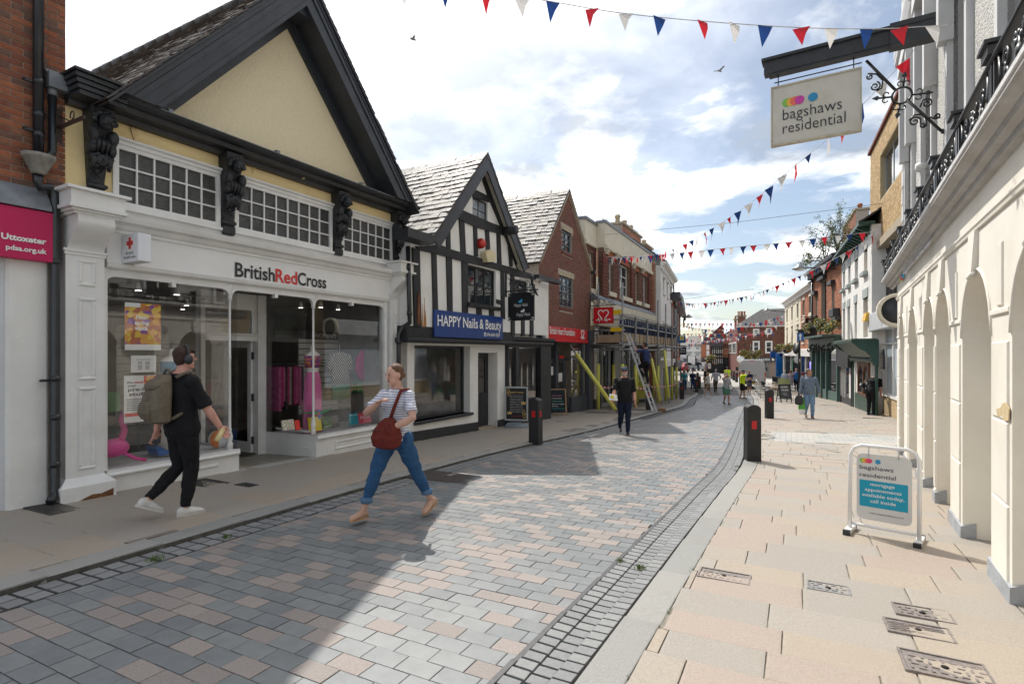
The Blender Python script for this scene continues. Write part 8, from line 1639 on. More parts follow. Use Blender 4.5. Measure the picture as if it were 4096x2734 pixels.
#pavement boards
def board_frame(pxa,pxb):return G(*pxa),G(*pxb)
a_,c_=G(3399,2140),G(3677,2189);ex=(c_-a_);wb_=ex.length;rzb=math.atan2(ex.y,ex.x)
sw=empty("swing_board",a_+V((0,0,KT)),rzb,"white tubular swing board with coloured dots and a turquoise panel on the right pavement","pavement sign")
m_tubw=mat("white_tube",(.74,.74,.74),.3,.03);Hh_=.86
part("tube_frame",m_tubw,sw,lambda b:(b.tube([(0,0,.05),(0,.03,Hh_-.10),(.03,.035,Hh_-.03),(.09,.036,Hh_),(wb_-.09,.036,Hh_),(wb_-.03,.035,Hh_-.03),(wb_,.03,Hh_-.10),(wb_,0,.05)],.018,10),b.tube([(0,0,.09),(wb_,0,.09)],.014,8)))
for x in(0,wb_):part("foot",m_tubw,sw,lambda b:b.box(x-.028,x+.028,-.13,.16,.01,.05));part("rubber_end",m_black,sw,lambda b:(b.box(x-.03,x+.03,-.16,-.125,.0,.055),b.box(x-.03,x+.03,.155,.18,.0,.055)))
def rrect(x0,x1,z0,z1,r):return[(x+sx*r*math.cos(t),z+sz*r*math.sin(t))for x,z,sx,sz,ts in((x1-r,z0+r,1,-1,(1,.5,0)),(x1-r,z1-r,1,1,(0,.5,1)),(x0+r,z1-r,-1,1,(1,.5,0)),(x0+r,z0+r,-1,-1,(0,.5,1)))for t in[q*math.pi/2 for q in ts]]
x0,x1,z0,z1=.055,wb_-.055,.15,Hh_-.075
part("board",mat("board_white",(.60,.60,.585),.35,.04,3),sw,lambda b:b.prism(rrect(x0,x1,z0,z1,.05),.015,.025));hb_=z1-z0;wd_=x1-x0
part("hook",m_alu,sw,lambda b:[b.tube([(x,.03,Hh_),(x,.012,z1+.01),(x,.012,z1-.03)],.005,5)for x in(x0+.1,x1-.1)])
part("turquoise_panel",mat("turquoise",(.005,.29,.44),.4,.03),sw,lambda b:b.prism(rect(x0+.025,x1-.03,z0+hb_*.20,z0+hb_*.60),.0125,.016))
bt=lambda s,x,z,w,h,m,**k:text(s,m,sw,(x0+wd_*x,.0115,z0+hb_*z),(1,0,0),(0,0,1),w=wd_*w,h=hb_*h,depth=.001,**k)
bt("bagshaws",.06,.765,.62,.065,m_ink);bt("residential",.06,.65,.66,.065,m_ink)
for s,x,z,w in(("mortgage",.26,.525,.44),("appointments",.16,.44,.66),("available today,",.11,.355,.76),("call inside",.26,.27,.46)):bt(s,x,z,w,.052,m_lw,bold=.004)
bt("www.sequencehome.co.uk",.24,.10,.62,.025,m_ink)
for k,(x,cc)in enumerate(((.11,(.20,.50,.09)),(.155,(.80,.42,.06)),(.20,(.80,.16,.10)),(.245,(.70,.05,.16)),(.40,(.03,.28,.52)))):part("logo_dot",mat("sgn_logo_b%d"%k,cc,.5),sw,lambda b:disc(b,(x0+wd_*x,.0113-k*.0003,z0+hb_*.895),hb_*.035,(1,0,0),(0,0,1)))
def stand_board(name,label,px,py,w,h,th,face,base=None,legs=None,lift=.1,rim=m_alu):
 p=G(px,py);o=empty(name,p+V((0,0,KT)),math.radians(th),label,"pavement sign");t=.12 if legs else 0
 f=lambda x,z,o_=0:(x,-t+t*1.6*(z/(h+lift))-.02-o_,z)
 part("panel",face,o,lambda b:b.hexa([f(-w/2,lift),f(w/2,lift),f(w/2,lift,-.03),f(-w/2,lift,-.03),f(-w/2,lift+h),f(w/2,lift+h),f(w/2,lift+h,-.03),f(-w/2,lift+h,-.03)]))
 part("rim",rim,o,lambda b:[b.hexa([f(q0,r0,.015),f(q1,r0,.015),f(q1,r0,-.035),f(q0,r0,-.035),f(q0,r1,.015),f(q1,r1,.015),f(q1,r1,-.035),f(q0,r1,-.035)])for q0,q1,r0,r1 in((-w/2-.03,-w/2+.01,lift-.03,lift+h+.03),(w/2-.01,w/2+.03,lift-.03,lift+h+.03),(-w/2,w/2,lift-.03,lift+.01),(-w/2,w/2,lift+h-.01,lift+h+.03))])
 if legs:[part("leg",rim,o,lambda b:b.hexa([(x-.02,y0,0),(x+.02,y0,0),(x+.02,y0+.03,0),(x-.02,y0+.03,0),(x-.02,.05,h+lift),(x+.02,.05,h+lift),(x+.02,.08,h+lift),(x-.02,.08,h+lift)]))for x in(-w/2,w/2)for y0 in(-.16,.32)]
 if base:part("base",base,o,lambda b:b.rings([[(rx*math.cos(q),ry*math.sin(q),z)for q in[k*math.pi/8 for k in range(16)]]for z,rx,ry in((0,w*.56,.26),(.05,w*.56,.26),(.11,w*.44,.16),(.13,w*.36,.1))]));part("neck",m_black,o,lambda b:[b.box(x-.03,x+.03,-.03,.03,.1,lift)for x in(-w*.3,w*.3)])
 def tx(s,x,z,ww,hh,m,**k):P=V(f(x*w,lift+z*h,.004));return text(s,m,o,P,(1,0,0),V(f(0,lift+h))-V(f(0,lift)),w=ww*w,h=hh*h,depth=.002,name="lettering",**k)
 return o,tx,f
m_gold=mat("gold_print",(.62,.42,.12),.4,.15,30);m_blkp=mat("poster_black",(.014,.014,.016),.35)
o,tx,f=stand_board("price_board","black and gold price board on a grey water base outside the nail bar",2066,1712,.62,.92,-12,m_blkp,mat("grey_base",(.22,.25,.28),.6),None,.22)
tx("HAPPY NAILS",-.28,.83,.62,.045,m_gold,bold=.02)
for k,s in enumerate(("FULL SET ACRYLIC £25","INFILL £17 WITH GEL COLOUR £20","TAKE OFF & NEW SET ACRYLIC £30","OMBRE GLITTER £30","PERMANENT WHITE TIP £28","GEL ON NATURAL NAILS £18","GEL TOE £20","PEDICURE £25 WITH GEL COLOUR £30","MANICURE £15 WITH GEL £20","FULL SET POLISH £10","NAILS ART £2")):tx(s,-.30,.75-k*.052,.60,.018,m_lw)
tx("WALK-IN WELCOME",-.24,.10,.48,.025,m_red)
part("crown_print",m_gold,o,lambda b:[b.extr([f(x,z,.003)for x,z in((cx-.055,cz),(cx+.055,cz),(cx+.07,cz+.09),(cx+.03,cz+.05),(cx,cz+.10),(cx-.03,cz+.05),(cx-.07,cz+.09))],(0,.002,0))for cx,cz in((-.20,.37),(.21,.66))])
part("ornament",m_gold,o,lambda b:[b.tube([f(cx+s*.05*(1-t/9)*math.cos(t),cz+s*.10*(1-t/12)*math.sin(t),.003)for t in[q*.5 for q in range(14)]],.006,5)for cx,cz,s in((-.24,1.02,1),(-.22,.95,1),(.24,.36,-1),(.22,.45,-1))])
m_wood=mat("board_wood",(.34,.22,.12),.7,.2,10)
o,tx,f=stand_board("chalkboard","wooden chalkboard with pink and green chalk lettering outside the red-signed shop",2230,1664,.60,.85,6,mat("chalk_black",(.02,.03,.035),.9,.3,5),None,True,.10,m_wood)
for s,z,w,m in(("Volunteer",.72,.66,mat("chalk_pink",(.6,.25,.42),.9)),("Volunteer",.60,.64,m_lw),("Volunteer",.48,.66,mat("chalk_mint",(.2,.55,.45),.9)),("Call in or apply",.36,.76,m_lw),("On line",.27,.36,m_lw),("We would love to see you",.17,.8,mat("chalk_teal",(.08,.35,.38),.9))):tx(s,-.36,z,w,.055,m)
o,tx,f=stand_board("cafe_board","black folding board reading HUFF PUFF on the right pavement",3140,1612,.58,.66,4,mat("board_grey",(.10,.11,.115),.7,.2,8),None,True,.28,m_black)
tx("HUFF",-.38,.76,.66,.13,m_lw,bold=.03);tx("PUFF",-.34,.52,.66,.13,m_lw,bold=.03);tx("SMOK'",-.24,.28,.42,.07,m_lw);tx("cigars",-.18,.17,.38,.06,m_lw)
o,tx,f=stand_board("cafe_board","yellow to blue printed board on a grey base behind the black folding board",3136,1597,.72,1.05,4,mat("poster_yellow_blue",(.42,.48,.22),.5,.3,1),mat("grey_base",(.22,.25,.28),.6),None,.18);tx("New",-.42,.55,.4,.09,m_lb)
o,tx,f=stand_board("poster_board","yellow poster board under the scaffold behind the bearded man",2562,1609,.75,1.0,-20,mat("poster_yellow",(.60,.56,.10),.5),mat("dark_base",(.06,.06,.065),.6),None,.2);tx("easter for all",-.38,.82,.74,.06,m_lb,bold=.02);tx("the family",-.34,.72,.62,.06,m_lb,bold=.02);part("print",mat("print_orange",(.60,.14,.05),.5),o,lambda b:(b.extr([f(.05,.62,.004),f(.27,.62,.004),f(.27,.78,.004),f(.05,.78,.004)],(0,.002,0))))
#van
vp=G(3009,1556);van=empty("white_van",vp,math.radians(-23),"tall white panel van seen from behind with closed rear doors","van")
m_vw=mat("van_white",(.60,.61,.62),.22,.03,2,spec=.5,coat=.4);W2,HT=1.0,2.45
sec=lambda y,s,t:[(x*s,y,z)for x,z in((-.98,.42),(-1.02,.75),(-1.03,1.3),(-.97,2.0),(-.90,2.30*t),(-.74,HT*t),(.74,HT*t),(.90,2.30*t),(.97,2.0),(1.03,1.3),(1.02,.75),(.98,.42))]
part("body",m_vw,van,lambda b:b.rings([sec(0,.985,.995),sec(.06,1,1),sec(4.0,1,1),sec(4.6,.97,.93),sec(5.1,.9,.78)]));van.children[0].modifiers.new("b",'BEVEL').width=.04
dr_v=part("rear_door",m_vw,van,lambda b:b.prism(rrect(-.90,-.008,.62,2.28,.06),-.025,.02));part("rear_door",m_vw,van,lambda b:b.prism(rrect(.008,.90,.62,2.28,.06),-.025,.02))
for s in(-1,1):
 part("door_recess",mat("van_white_panel",(.56,.57,.585),.3,.03),van,lambda b:b.prism(rrect(s*.46-.36,s*.46+.36,1.15,2.15,.07),-.03,-.024));part("hinge",m_vw,van,lambda b:[b.box(s*.90-.03,s*.90+.05,-.05,.0,z,z+.12)for z in(.95,1.9)])
 part("tail_light",mat("lamp_red",(.45,.01,.01),.2,coat=.5),van,lambda b:(b.box(s*.92,s*1.02,-.035,.1,1.22,1.42),b.box(s*.92,s*1.02,-.035,.1,.78,.92)));part("indicator",mat("lamp_amber",(.75,.22,.02),.2),van,lambda b:b.box(s*.92,s*1.02,-.035,.1,1.04,1.2));part("reverse_lamp",m_lw,van,lambda b:b.box(s*.92,s*1.02,-.035,.1,.93,1.03))
 for y in(.95,4.2):w_=part("wheel",m_black,van,lambda b:b.lathe([(.0,-.12),(.33,-.12),(.36,-.08),(.36,.08),(.33,.12),(0,.12)],(s*.86,y,.36),18,'x'));part("rim",m_alu,w_,lambda b:b.lathe([(0,-.02),(.2,-.01),(.2,.01),(0,.02)],(s*.985,y,.36),12,'x'))
 part("wing_mirror",m_black,van,lambda b:b.box(s*1.08,s*1.3,4.0,4.12,1.4,1.75))
part("bumper",mat("bumper_black",(.03,.03,.032),.6,.15),van,lambda b:(b.box(-1.0,1.0,-.12,.1,.42,.66),b.box(-.5,.5,-.16,-.1,.58,.64)));part("number_plate",mat("plate_yellow",(.70,.50,.03),.4),van,lambda b:b.box(-.32,-.02+.22,-.135,-.125,.46,.57));part("door_handle",m_black,van,lambda b:b.box(.06,.30,-.05,-.02,1.12,1.17));part("brake_light",mat("lamp_red",(.45,.01,.01),.2),van,lambda b:b.box(-.22,.22,-.03,.05,2.36,2.40));part("roundel",m_alu,van,lambda b:b.ell((.42,-.03,.76),(.09,.012,.04),12,6))
def car(px,py,y,th,label,col):
 o=empty("parked_car",at(px,py,y)*1,math.radians(th),label,"car","cars parked across the square");o.location.z=gz(y)+.01;pr=[(-2.0,.35),(-2.05,.7),(-1.9,.95),(-1.3,1.0),(-.7,1.45),(.8,1.48),(1.5,1.02),(2.0,.95),(2.1,.6),(2.0,.35)]
 part("body",mat("car_"+label.split()[0],col,.2,.05,2,coat=.5),o,lambda b:b.prism(pr,-.85,.85));part("glass",m_dglass,o,lambda b:b.prism([(-1.15,1.02),(-.66,1.40),(.75,1.42),(1.3,1.05)],-.87,.87));[part("wheel",m_black,o,lambda b:b.lathe([(0,-.1),(.3,-.1),(.3,.1),(0,.1)],(x,s*.8,.3),12,'y'))for x in(-1.3,1.35)for s in(-1,1)]
car(2732,1470,88,10,"silver car parked at the far left of the square",(.35,.37,.40));car(2722,1476,82,60,"red car half hidden by the left shopfronts",(.30,.02,.02));car(2772,1468,92,5,"dark blue car behind the information boards",(.02,.03,.06));car(2822,1470,90,85,"grey car in front of the dark inn",(.30,.31,.33))
#cafe barrier posts, tables and chairs
m_chr=mat("chrome_post",(.55,.55,.55),.15,.05,metal=1)
for k,(px,py)in enumerate(((3042,1594),(3036,1586),(3031,1580),(3027,1574),(3022,1569))):
 p=G(px,py);o=empty("barrier_post",p+V((0,0,.01)),0,"polished chrome barrier post, number %s from the front of the slanting row"%("one","two","three","four","five")[k],"barrier post","chrome barrier posts by the cafe tables");part("post",m_chr,o,lambda b:b.lathe([(.03,.03),(.03,.95),(.045,.96),(.045,1.0),(0,1.02)],n=10));part("base",m_chr,o,lambda b:b.lathe([(.17,0),(.17,.015),(.05,.04)],n=14))
m_bis=mat("bistro_white",(.55,.55,.53),.4)
for k,(px,py)in enumerate(((3085,1590),(3096,1578),(3082,1568),(3105,1604))):
 p=G(px,py);o=empty("folding_table",p+V((0,0,KT)),.3*k,"small folding bistro table, %s of the cafe group"%("nearest the black bollard","middle left","furthest back","nearest the cafe boards")[k],"table","bistro tables outside the cafe")
 part("tabletop",m_wood if k%2 else m_bis,o,lambda b:b.box(-.32,.32,-.32,.32,.72,.75));[part("leg",m_bis,o,lambda b:b.tube([(-.25,y,0),(.25,y,.72)]if s else[(.25,y,0),(-.25,y,.72)],.012,5))for y in(-.25,.25)for s in(0,1)]
 for j,dx in enumerate((-.75,.75)):
  ch=empty("folding_chair",p+V((dx,.1,KT)),1.57+3.14*j,"white slatted folding chair at the table %s, %s side"%(("nearest the black bollard","middle left","furthest back","nearest the cafe boards")[k],("left","right")[j]),"chair","bistro chairs outside the cafe");part("seat",m_bis,ch,lambda b:b.box(-.2,.2,-.2,.2,.44,.46));part("backrest",m_bis,ch,lambda b:[b.box(-.2,.2,.24,.26,z,z+.08)for z in(.62,.76)]);[part("leg",m_bis,ch,lambda b:b.tube([(x,-.22,0),(x,.25,.85)]if s else[(x,.22,0),(x,-.2,.45)],.011,5))for x in(-.2,.2)for s in(0,1)]
#poles, lamps and hanging signs
p=V(((3197-CX)/F_*28,28,gz(28)+KT));sp=empty("sign_pole",p,0,"black pole with a blue one-way arrow sign on the right pavement","road sign")
zz=lambda py,y=28:at(0,py,y).z-p.z
part("pole",m_boll,sp,lambda b:(b.tube([(0,0,0),(0,0,zz(1320))],.06,12),b.box(-.18,.14,-.05,.05,zz(1322),zz(1318))));part("arrow_plate",mat("road_blue",(.01,.12,.42),.4),sp,lambda b:b.prism(rrect(-.15,.17,zz(1363),zz(1330),.03),-.09,-.075));part("arrow",m_lw,sp,lambda b:b.prism([(-.03,zz(1360)),(.05,zz(1360)),(.05,zz(1344)),(.11,zz(1344)),(.01,zz(1332)),(-.09,zz(1344)),(-.03,zz(1344))],-.094,-.09));part("round_plate",m_black,sp,lambda b:b.lathe([(0,-.01),(.30,-.01),(.30,.01),(0,.01)],(-.2,-.05,zz(1393)),20,'x'));part("sticker",m_lw,sp,lambda b:b.box(-.02,.02,-.063,-.06,zz(1446),zz(1434)))
def street_lamp(label,a,c,y0,y1):
 A_,B_=at(*a,y0),at(*c,y1);o=empty("street_lamp",A_,0,label,"street lamp");OFF[o.name]=tuple(A_);part("arm",m_pipe,o,lambda b:b.tube([A_,B_+V((0,0,.05))],.035,8));part("lamp_head",mat("lamp_housing",(.25,.26,.27),.4,metal=.4),o,lambda b:b.lathe([(.0,.22),(.12,.2),(.15,.1),(.36,-.02),(.36,-.05)],tuple(B_),16));part("diffuser",m_white,o,lambda b:b.lathe([(.3,-.04),(.2,-.12),(0,-.14)],tuple(B_),14))
street_lamp("grey wall lamp on a long arm above the orange brick house",(3344,1075),(3198,1072),30.5,28.5);street_lamp("grey wall lamp reaching out from the cream house",(3141,1247),(3068,1242),46,45);street_lamp("small wall lamp under the far dark gable",(2728,1269),(2755,1266),52,52)
def plate(name,label,pa,pb,y,m,th=0,txt=None,arm=True):
 A_,B_=at(*pa,y),at(*pb,y);o=empty(name,(A_+B_)/2,math.radians(th),label,"sign");w,h=abs(B_.x-A_.x)/2,abs(A_.z-B_.z)/2
 part("board",m,o,lambda b:b.box(-w,w,-.04,.04,-h,h));arm and part("bracket",m_iron2,o,lambda b:b.box(-w-.3,w,-.02,.02,h+.03,h+.08))
 for s,x,z,ww,hh,mm in txt or():text(s,mm,o,(x*w,-.043,z*h),(1,0,0),(0,0,1),w=ww*w,h=hh*h,depth=.002)
 return o,w,h
o,w,h=plate("hanging_sign","blue sign with four yellow squares beyond the scaffold",(2711,1343),(2742,1371),40,mat("sgn_blue",(.01,.09,.24),.4),0);part("yellow_square",mat("sq_yellow",(.75,.62,.06),.4),o,lambda b:[b.box(x*w,(x+.42)*w,-.05,-.04,z*h,(z+.42)*h)for x in(-.5,.08)for z in(-.15,.38)])
plate("hanging_sign","dark navy optician sign with white script under the blue square sign",(2717,1387),(2745,1418),41,mat("sgn_navy",(.012,.018,.045),.4),0,(("Boots",-.6,.15,1.2,.5,m_lw),("Opticians",-.75,-.35,1.5,.3,m_lw)))
plate("hanging_sign","black sign reading ANY TIME on the orange brick house",(3221,1271),(3261,1308),35,m_blkp,6,(("ANY",-.55,.35,.95,.34,m_lw),("TIME",-.6,-.25,1.1,.3,m_lw)))
plate("hanging_sign","blue rectangular projecting sign above the shop beyond the van",(3082,1404),(3109,1429),48,mat("sgn_azure",(.01,.10,.36),.4),0);o,w,h=plate("hanging_sign","white square projecting sign with a green cross motif beside the blue one",(3110,1408),(3137,1432),47,m_white,0);part("motif",mat("motif_teal",(.05,.25,.25),.5),o,lambda b:[b.box(x*w-.06,x*w+.06,-.05,-.04,z*h-.06,z*h+.06)for x,z in((-.2,-.15),(.2,-.15),(-.2,.25),(.2,.25),(0,.05))])
plate("wall_sign","white direction plate reading Huddle 50 yds behind the scaffold",(2621,1398),(2661,1431),30,m_white,-30,(("50 yds",-.1,-.4,.9,.28,m_lb),),False)
blu=empty("blue_hoarding",at(3117,1480,47),0,"tall bright blue door panel at the entrance beyond the van","door");part("panel",mat("door_blue",(.01,.13,.45),.4),blu,lambda b:b.box(-.28,.28,-.05,.05,-1.5,1.5));part("handle",m_alu,blu,lambda b:b.box(-.2,-.17,-.09,-.05,-.3,.1))
bn=empty("litter_bin",G(3113,1560),0,"black square litter bin behind the cafe boards","bin");part("body",m_boll,bn,lambda b:b.bbox(-.35,.35,-.3,.3,0,1.1,.03));part("opening",mat("hole_black",(.01,.01,.01),1),bn,lambda b:b.box(-.2,.2,-.31,-.3,.8,.95))
for px,lb in((2750,"slim black information post in the square"),(2765,"wide information board on two legs in the square")):
 o=empty("information_board",G(px,1484),0,lb,"notice board");part("leg",m_boll,o,lambda b:[b.box(x-.05,x+.05,-.05,.05,0,2.6)for x in((0,)if px==2750 else(-.7,.7))]);px>2750 and part("panel",m_white,o,lambda b:b.box(-.6,.6,-.03,.03,1.1,2.4))
#bunting
m_fl=[mat("pennant_red",(.60,.025,.04),.7,.06),mat("pennant_white",(.66,.64,.62),.7,.05),mat("pennant_blue",(.015,.05,.19),.7,.08)]
for m in m_fl:
 nt=m.node_tree;t=nt.nodes.new("ShaderNodeBsdfTranslucent");x=nt.nodes.new("ShaderNodeMixShader");x.inputs[0].default_value=.45;nt.links.new(nt.nodes["Principled BSDF"].inputs["Base Color"].links[0].from_socket,t.inputs[0]);nt.links.new(nt.nodes["Principled BSDF"].outputs[0],x.inputs[1]);nt.links.new(t.outputs[0],x.inputs[2]);nt.links.new(x.outputs[0],nt.nodes["Material Output"].inputs[0])
m_cord=mat("bunting_cord",(.55,.55,.55),.7)
PEN=[]
for k in range(3):
 b=MB();b.add([(-.5,0,0),(.5,0,0),(.22,-.10,-.5),(-.25,.06,-.5),(.03,.12,-1.05)],[(0,3,2,1),(3,4,2)]);PEN.append(b.mesh("pennant",m_fl[k]))
def bunting(label,pts,ya,yb,n,fw,fh,seed,c0=0):
 rg=random.Random(seed);D3=[math.hypot(p[0]-q[0],p[1]-q[1])for p,q in zip(pts,pts[1:])];tot=sum(D3);acc=0;P=[]
 for i,p in enumerate(pts):t=acc/tot;P.append(at(p[0],p[1],1/((1-t)/ya+t/yb)));acc+=D3[i]if i<len(D3)else 0
 C=[]
 for i in range(len(P)-1):
  a,b_,c,d=P[max(i-1,0)],P[i],P[i+1],P[min(i+2,len(P)-1)]
  for k in range(8):t=k/8;C.append(.5*((2*b_)+(c-a)*t+(2*a-5*b_+4*c-d)*t*t+(3*b_-a-3*c+d)*t**3))
 C.append(P[-1]);o=empty("bunting_string",C[0],0,label,"bunting");OFF[o.name]=tuple(C[0]);part("cord",m_cord,o,lambda b:b.tube(C,.004 if ya<12 else .009,5))
 S=[0]
 for p,q in zip(C,C[1:]):S.append(S[-1]+(q-p).length)
 for k in range(n):
  s=S[-1]*(k+.5+rg.uniform(-.12,.12))/n;i=max(j for j in range(len(S))if S[j]<=s);i=min(i,len(C)-2);q=C[i].lerp(C[i+1],(s-S[i])/max(1e-6,S[i+1]-S[i]));d=C[i+1]-C[i]
  f_=link("pennant",PEN[(k+c0)%3],o);f_.matrix_basis=Matrix.Translation(q-C[0])@Matrix.Rotation(math.atan2(d.y,d.x)+rg.uniform(-.5,.5),4,'Z')@Matrix.Rotation(-math.atan2(d.z,math.hypot(d.x,d.y)),4,'Y')@Matrix.Rotation(rg.uniform(-.35,.25),4,'X')@Matrix.Diagonal((fw*rg.uniform(.75,1.1),fh,fh*rg.uniform(.85,1.1),1))
bunting("large near bunting string crossing the top of the street to the black sign beam",[(1560,-70),(1850,-38),(2161,0),(2456,49),(2792,84),(3199,111),(3500,116),(3700,106),(3790,100)],4.85,5.3,16,.15,.18,1,1)
bunting("steep bunting string falling from behind the hanging sign to the cream parapet",[(3672,183),(3594,268),(3430,440),(3312,555),(3140,695),(3000,813),(2834,922),(2694,996),(2560,1027),(2405,1034)],6.6,25,38,.23,.30,2)
bunting("nearly level bunting string from the cream parapet to the yellow brick bank",[(2404,1028),(2520,1026),(2650,1018),(2933,989),(3150,969),(3293,949),(3465,930),(3526,922)],25,20.5,26,.27,.32,3)
bunting("long bunting string drooping from the white townhouse corner to the white house opposite",[(3500,935),(3448,973),(3351,1028),(3259,1077),(3178,1112),(3111,1141),(3035,1170),(2963,1189),(2843,1210),(2760,1214),(2700,1203)],20.6,40,44,.32,.38,4)
for k,(lb,pts,ya,yb,n)in enumerate((("level bunting string against the far dark hipped roof",[(2728,1293),(2908,1293),(3052,1289),(3138,1283)],54,46,22),("sagging bunting string rising to the cream house corner below the wall lamp",[(2730,1300),(2790,1313),(2851,1319),(2937,1313),(3052,1285),(3138,1259)],56,46,28),("lower level bunting string below the far sagging one",[(2730,1334),(2850,1335),(2975,1334),(3100,1333)],60,52,22),("sagging bunting string crossing the far brick walls",[(2799,1342),(2880,1354),(2966,1345),(3052,1325),(3138,1287)],60,47,28),("furthest left bunting string above the far white house",[(2745,1378),(2822,1365),(2900,1357),(2960,1352)],70,60,22),("short far bunting string over the far house roof",[(2738,1352),(2790,1364),(2850,1362),(2920,1350)],72,64,20))):bunting(lb,pts,ya,yb,n,.34,.44,10+k,k)
for lb,pa,pb,ya,yb in(("thin wire from the cream parapet up to the yellow brick bank",(2420,938),(3536,813),24.5,20.5),("thin wire across the street from the white house to the orange brick house",(2700,1202),(3250,1110),40,36)):
 A_,B_=at(*pa,ya),at(*pb,yb);o=empty("overhead_wire",A_,0,lb,"wire");OFF[o.name]=tuple(A_);part("cable",m_pipe,o,lambda b:b.tube([A_,(A_+B_)/2+V((0,0,-.1)),B_],.008,4))
for lb,px,py,y,s,r in(("pale gull flying with one wing raised in the left of the sky",1652,158,32,.62,.6),("distant gull gliding in the middle of the sky",2878,284,40,.62,-.15)):
 o=empty("gull",at(px,py,y),.5,lb,"bird");b=MB();b.rings([[(x,r_*math.cos(t),r_*math.sin(t))for t in[q*math.pi/4 for q in range(8)]]for x,r_ in((-.22,.01),(-.15,.05),(0,.07),(.12,.055),(.19,.04),(.25,.008))]);b.hexa([(-.08,0,.0),(.1,0,.0),(.1,0,.03),(-.08,0,.03),(-.12,.45,.35*s+r*.4),(-.02,.5,.38*s+r*.4),(-.02,.5,.40*s+r*.4),(-.12,.45,.37*s+r*.4)]);b.hexa([(-.08,0,.0),(.1,0,.0),(.1,0,.03),(-.08,0,.03),(-.12,-.45,.15*s-r*.2),(-.02,-.5,.15*s-r*.2),(-.02,-.5,.17*s-r*.2),(-.12,-.45,.17*s-r*.2)]);b.build("plumage",mat("gull_grey",(.30,.31,.33),.7,.2),o)
#things in the charity shop windows
def show(name,label,cat,x0,x1,y0,y1,v,th,m,pn="panel",group=None,tilt=.0):
 a,z1=RC.uz(x0,y0,v);c=RC.u(x1,v);z0=RC.z(x0,y1,v);o=RC.thing(name,label,cat,(a+c)/2,v,z0,group)
 part(pn,m,o,lambda b:b.hexa([(a,v,z0),(c,v,z0),(c,v+th,z0),(a,v+th,z0),(a,v+tilt,z1),(c,v+tilt,z1),(c,v+th+tilt,z1),(a,v+th+tilt,z1)]));return o,a,c,z0,z1
def blob(rgbs,name,sc):
 m=mat(name,rgbs[0],.6,.1,5);nt=m.node_tree;n=nt.nodes.new("ShaderNodeTexVoronoi");n.inputs["Scale"].default_value=sc;g=nt.nodes.new("ShaderNodeNewGeometry");nt.links.new(g.outputs["Position"],n.inputs["Vector"]);r=nt.nodes.new("ShaderNodeValToRGB");r.color_ramp.interpolation='CONSTANT';e=r.color_ramp.elements
 while len(e)<len(rgbs):e.new(.5)
 for k,c in enumerate(rgbs):e[k].position=k/len(rgbs);e[k].color=(*c,1)
 s=nt.nodes.new("ShaderNodeSeparateColor");nt.links.new(n.outputs["Color"],s.inputs[0]);nt.links.new(s.outputs[0],r.inputs[0]);nt.links.new(r.outputs[0],nt.nodes["Principled BSDF"].inputs["Base Color"]);return m
o,a,c,z0,z1=show("poster","orange and purple floral poster reading New spring stock, upper in the left shop window","poster",499,643,1208,1399,.05,.004,blob([(.60,.22,.03),(.70,.34,.05),(.20,.06,.30),(.72,.50,.06),(.45,.12,.05)],"floral_print",14))
for k,s in enumerate(("New","spring","stock")):text(s,m_lw,o,((a+c)/2-.02,.047,z0+(z1-z0)*(.66-k*.115)),(1,0,0),(0,0,1),h=(z1-z0)*.085,depth=.001,bold=.03,align='C')
part("white_strip",m_lw,o,lambda b:(b.box(a,c,.046,.049,z0,z0+(z1-z0)*.12),b.box(a,a+(c-a)*.42,.046,.049,z1-(z1-z0)*.09,z1)))
o,a,c,z0,z1=show("notice","small white opening times notice between the two posters","notice",524,624,1421,1489,.05,.004,m_white);text("SHOP OPENING TIMES",m_ink,o,((a+c)/2,.048,z0+(z1-z0)*.72),(1,0,0),(0,0,1),w=(c-a)*.6,depth=.001,align='C');part("print_lines",m_ink,o,lambda b:[b.box(a+(c-a)*x,a+(c-a)*(x+.18),.048,.0495,z0+(z1-z0)*(.15+k*.075),z0+(z1-z0)*(.175+k*.075))for k in range(7)for x in(.26,.56)])
o,a,c,z0,z1=show("poster","white poster reading We need your pre-loved stuff, lower in the left shop window","poster",496,646,1503,1692,.05,.004,m_white);q=lambda x,z:(a+(c-a)*x,.0475,z0+(z1-z0)*z)
for s,x,z,w,h_,m in(("We",.06,.83,.16,.055,m_ink),("need",.25,.835,.24,.055,m_red),("your",.09,.765,.22,.05,m_ink),("pre-loved",.10,.67,.84,.075,m_ink),("stuff!",.12,.57,.5,.075,m_ink)):text(s,m,o,q(x,z),(1,0,0),(0,0,1),w=(c-a)*w,h=(z1-z0)*h_,depth=.001,bold=.02)
part("red_strip",m_red,o,lambda b:b.box(q(.02,0)[0],q(.6,0)[0],.046,.049,q(0,.13)[2],q(0,.2)[2]));part("picture",blob([(.70,.24,.05),(.65,.06,.04),(.72,.40,.15),(.7,.66,.6)],"poster_picture",22),o,lambda b:b.box(q(.52,0)[0],q(.98,0)[0],.0465,.049,q(0,.78)[2],q(0,.99)[2]));part("print_lines",m_ink,o,lambda b:[b.box(q(.06,0)[0],q(.06+(.5,.42,.46)[k%3],0)[0],.047,.049,q(0,.26+k*.045)[2],q(0,.275+k*.045)[2])for k in range(6)])
ub=RC.u(487,-.07);ve=RC.vz(553,990,ub)[0];zt1,zb1=RC.z(487,942,-.07),RC.z(487,1052,-.07);o=RC.thing("projecting_sign","small white box sign with a red cross on the charity shop fascia","sign",ub,-.1,zb1)
part("box",mat("box_white",(.72,.73,.76),.35,.03),o,lambda b:b.bbox(ub,ub+.16,ve,-.07,zb1,zt1,.01));vm=(ve-.07)/2;bw_=-.07-ve;s_=bw_*.17
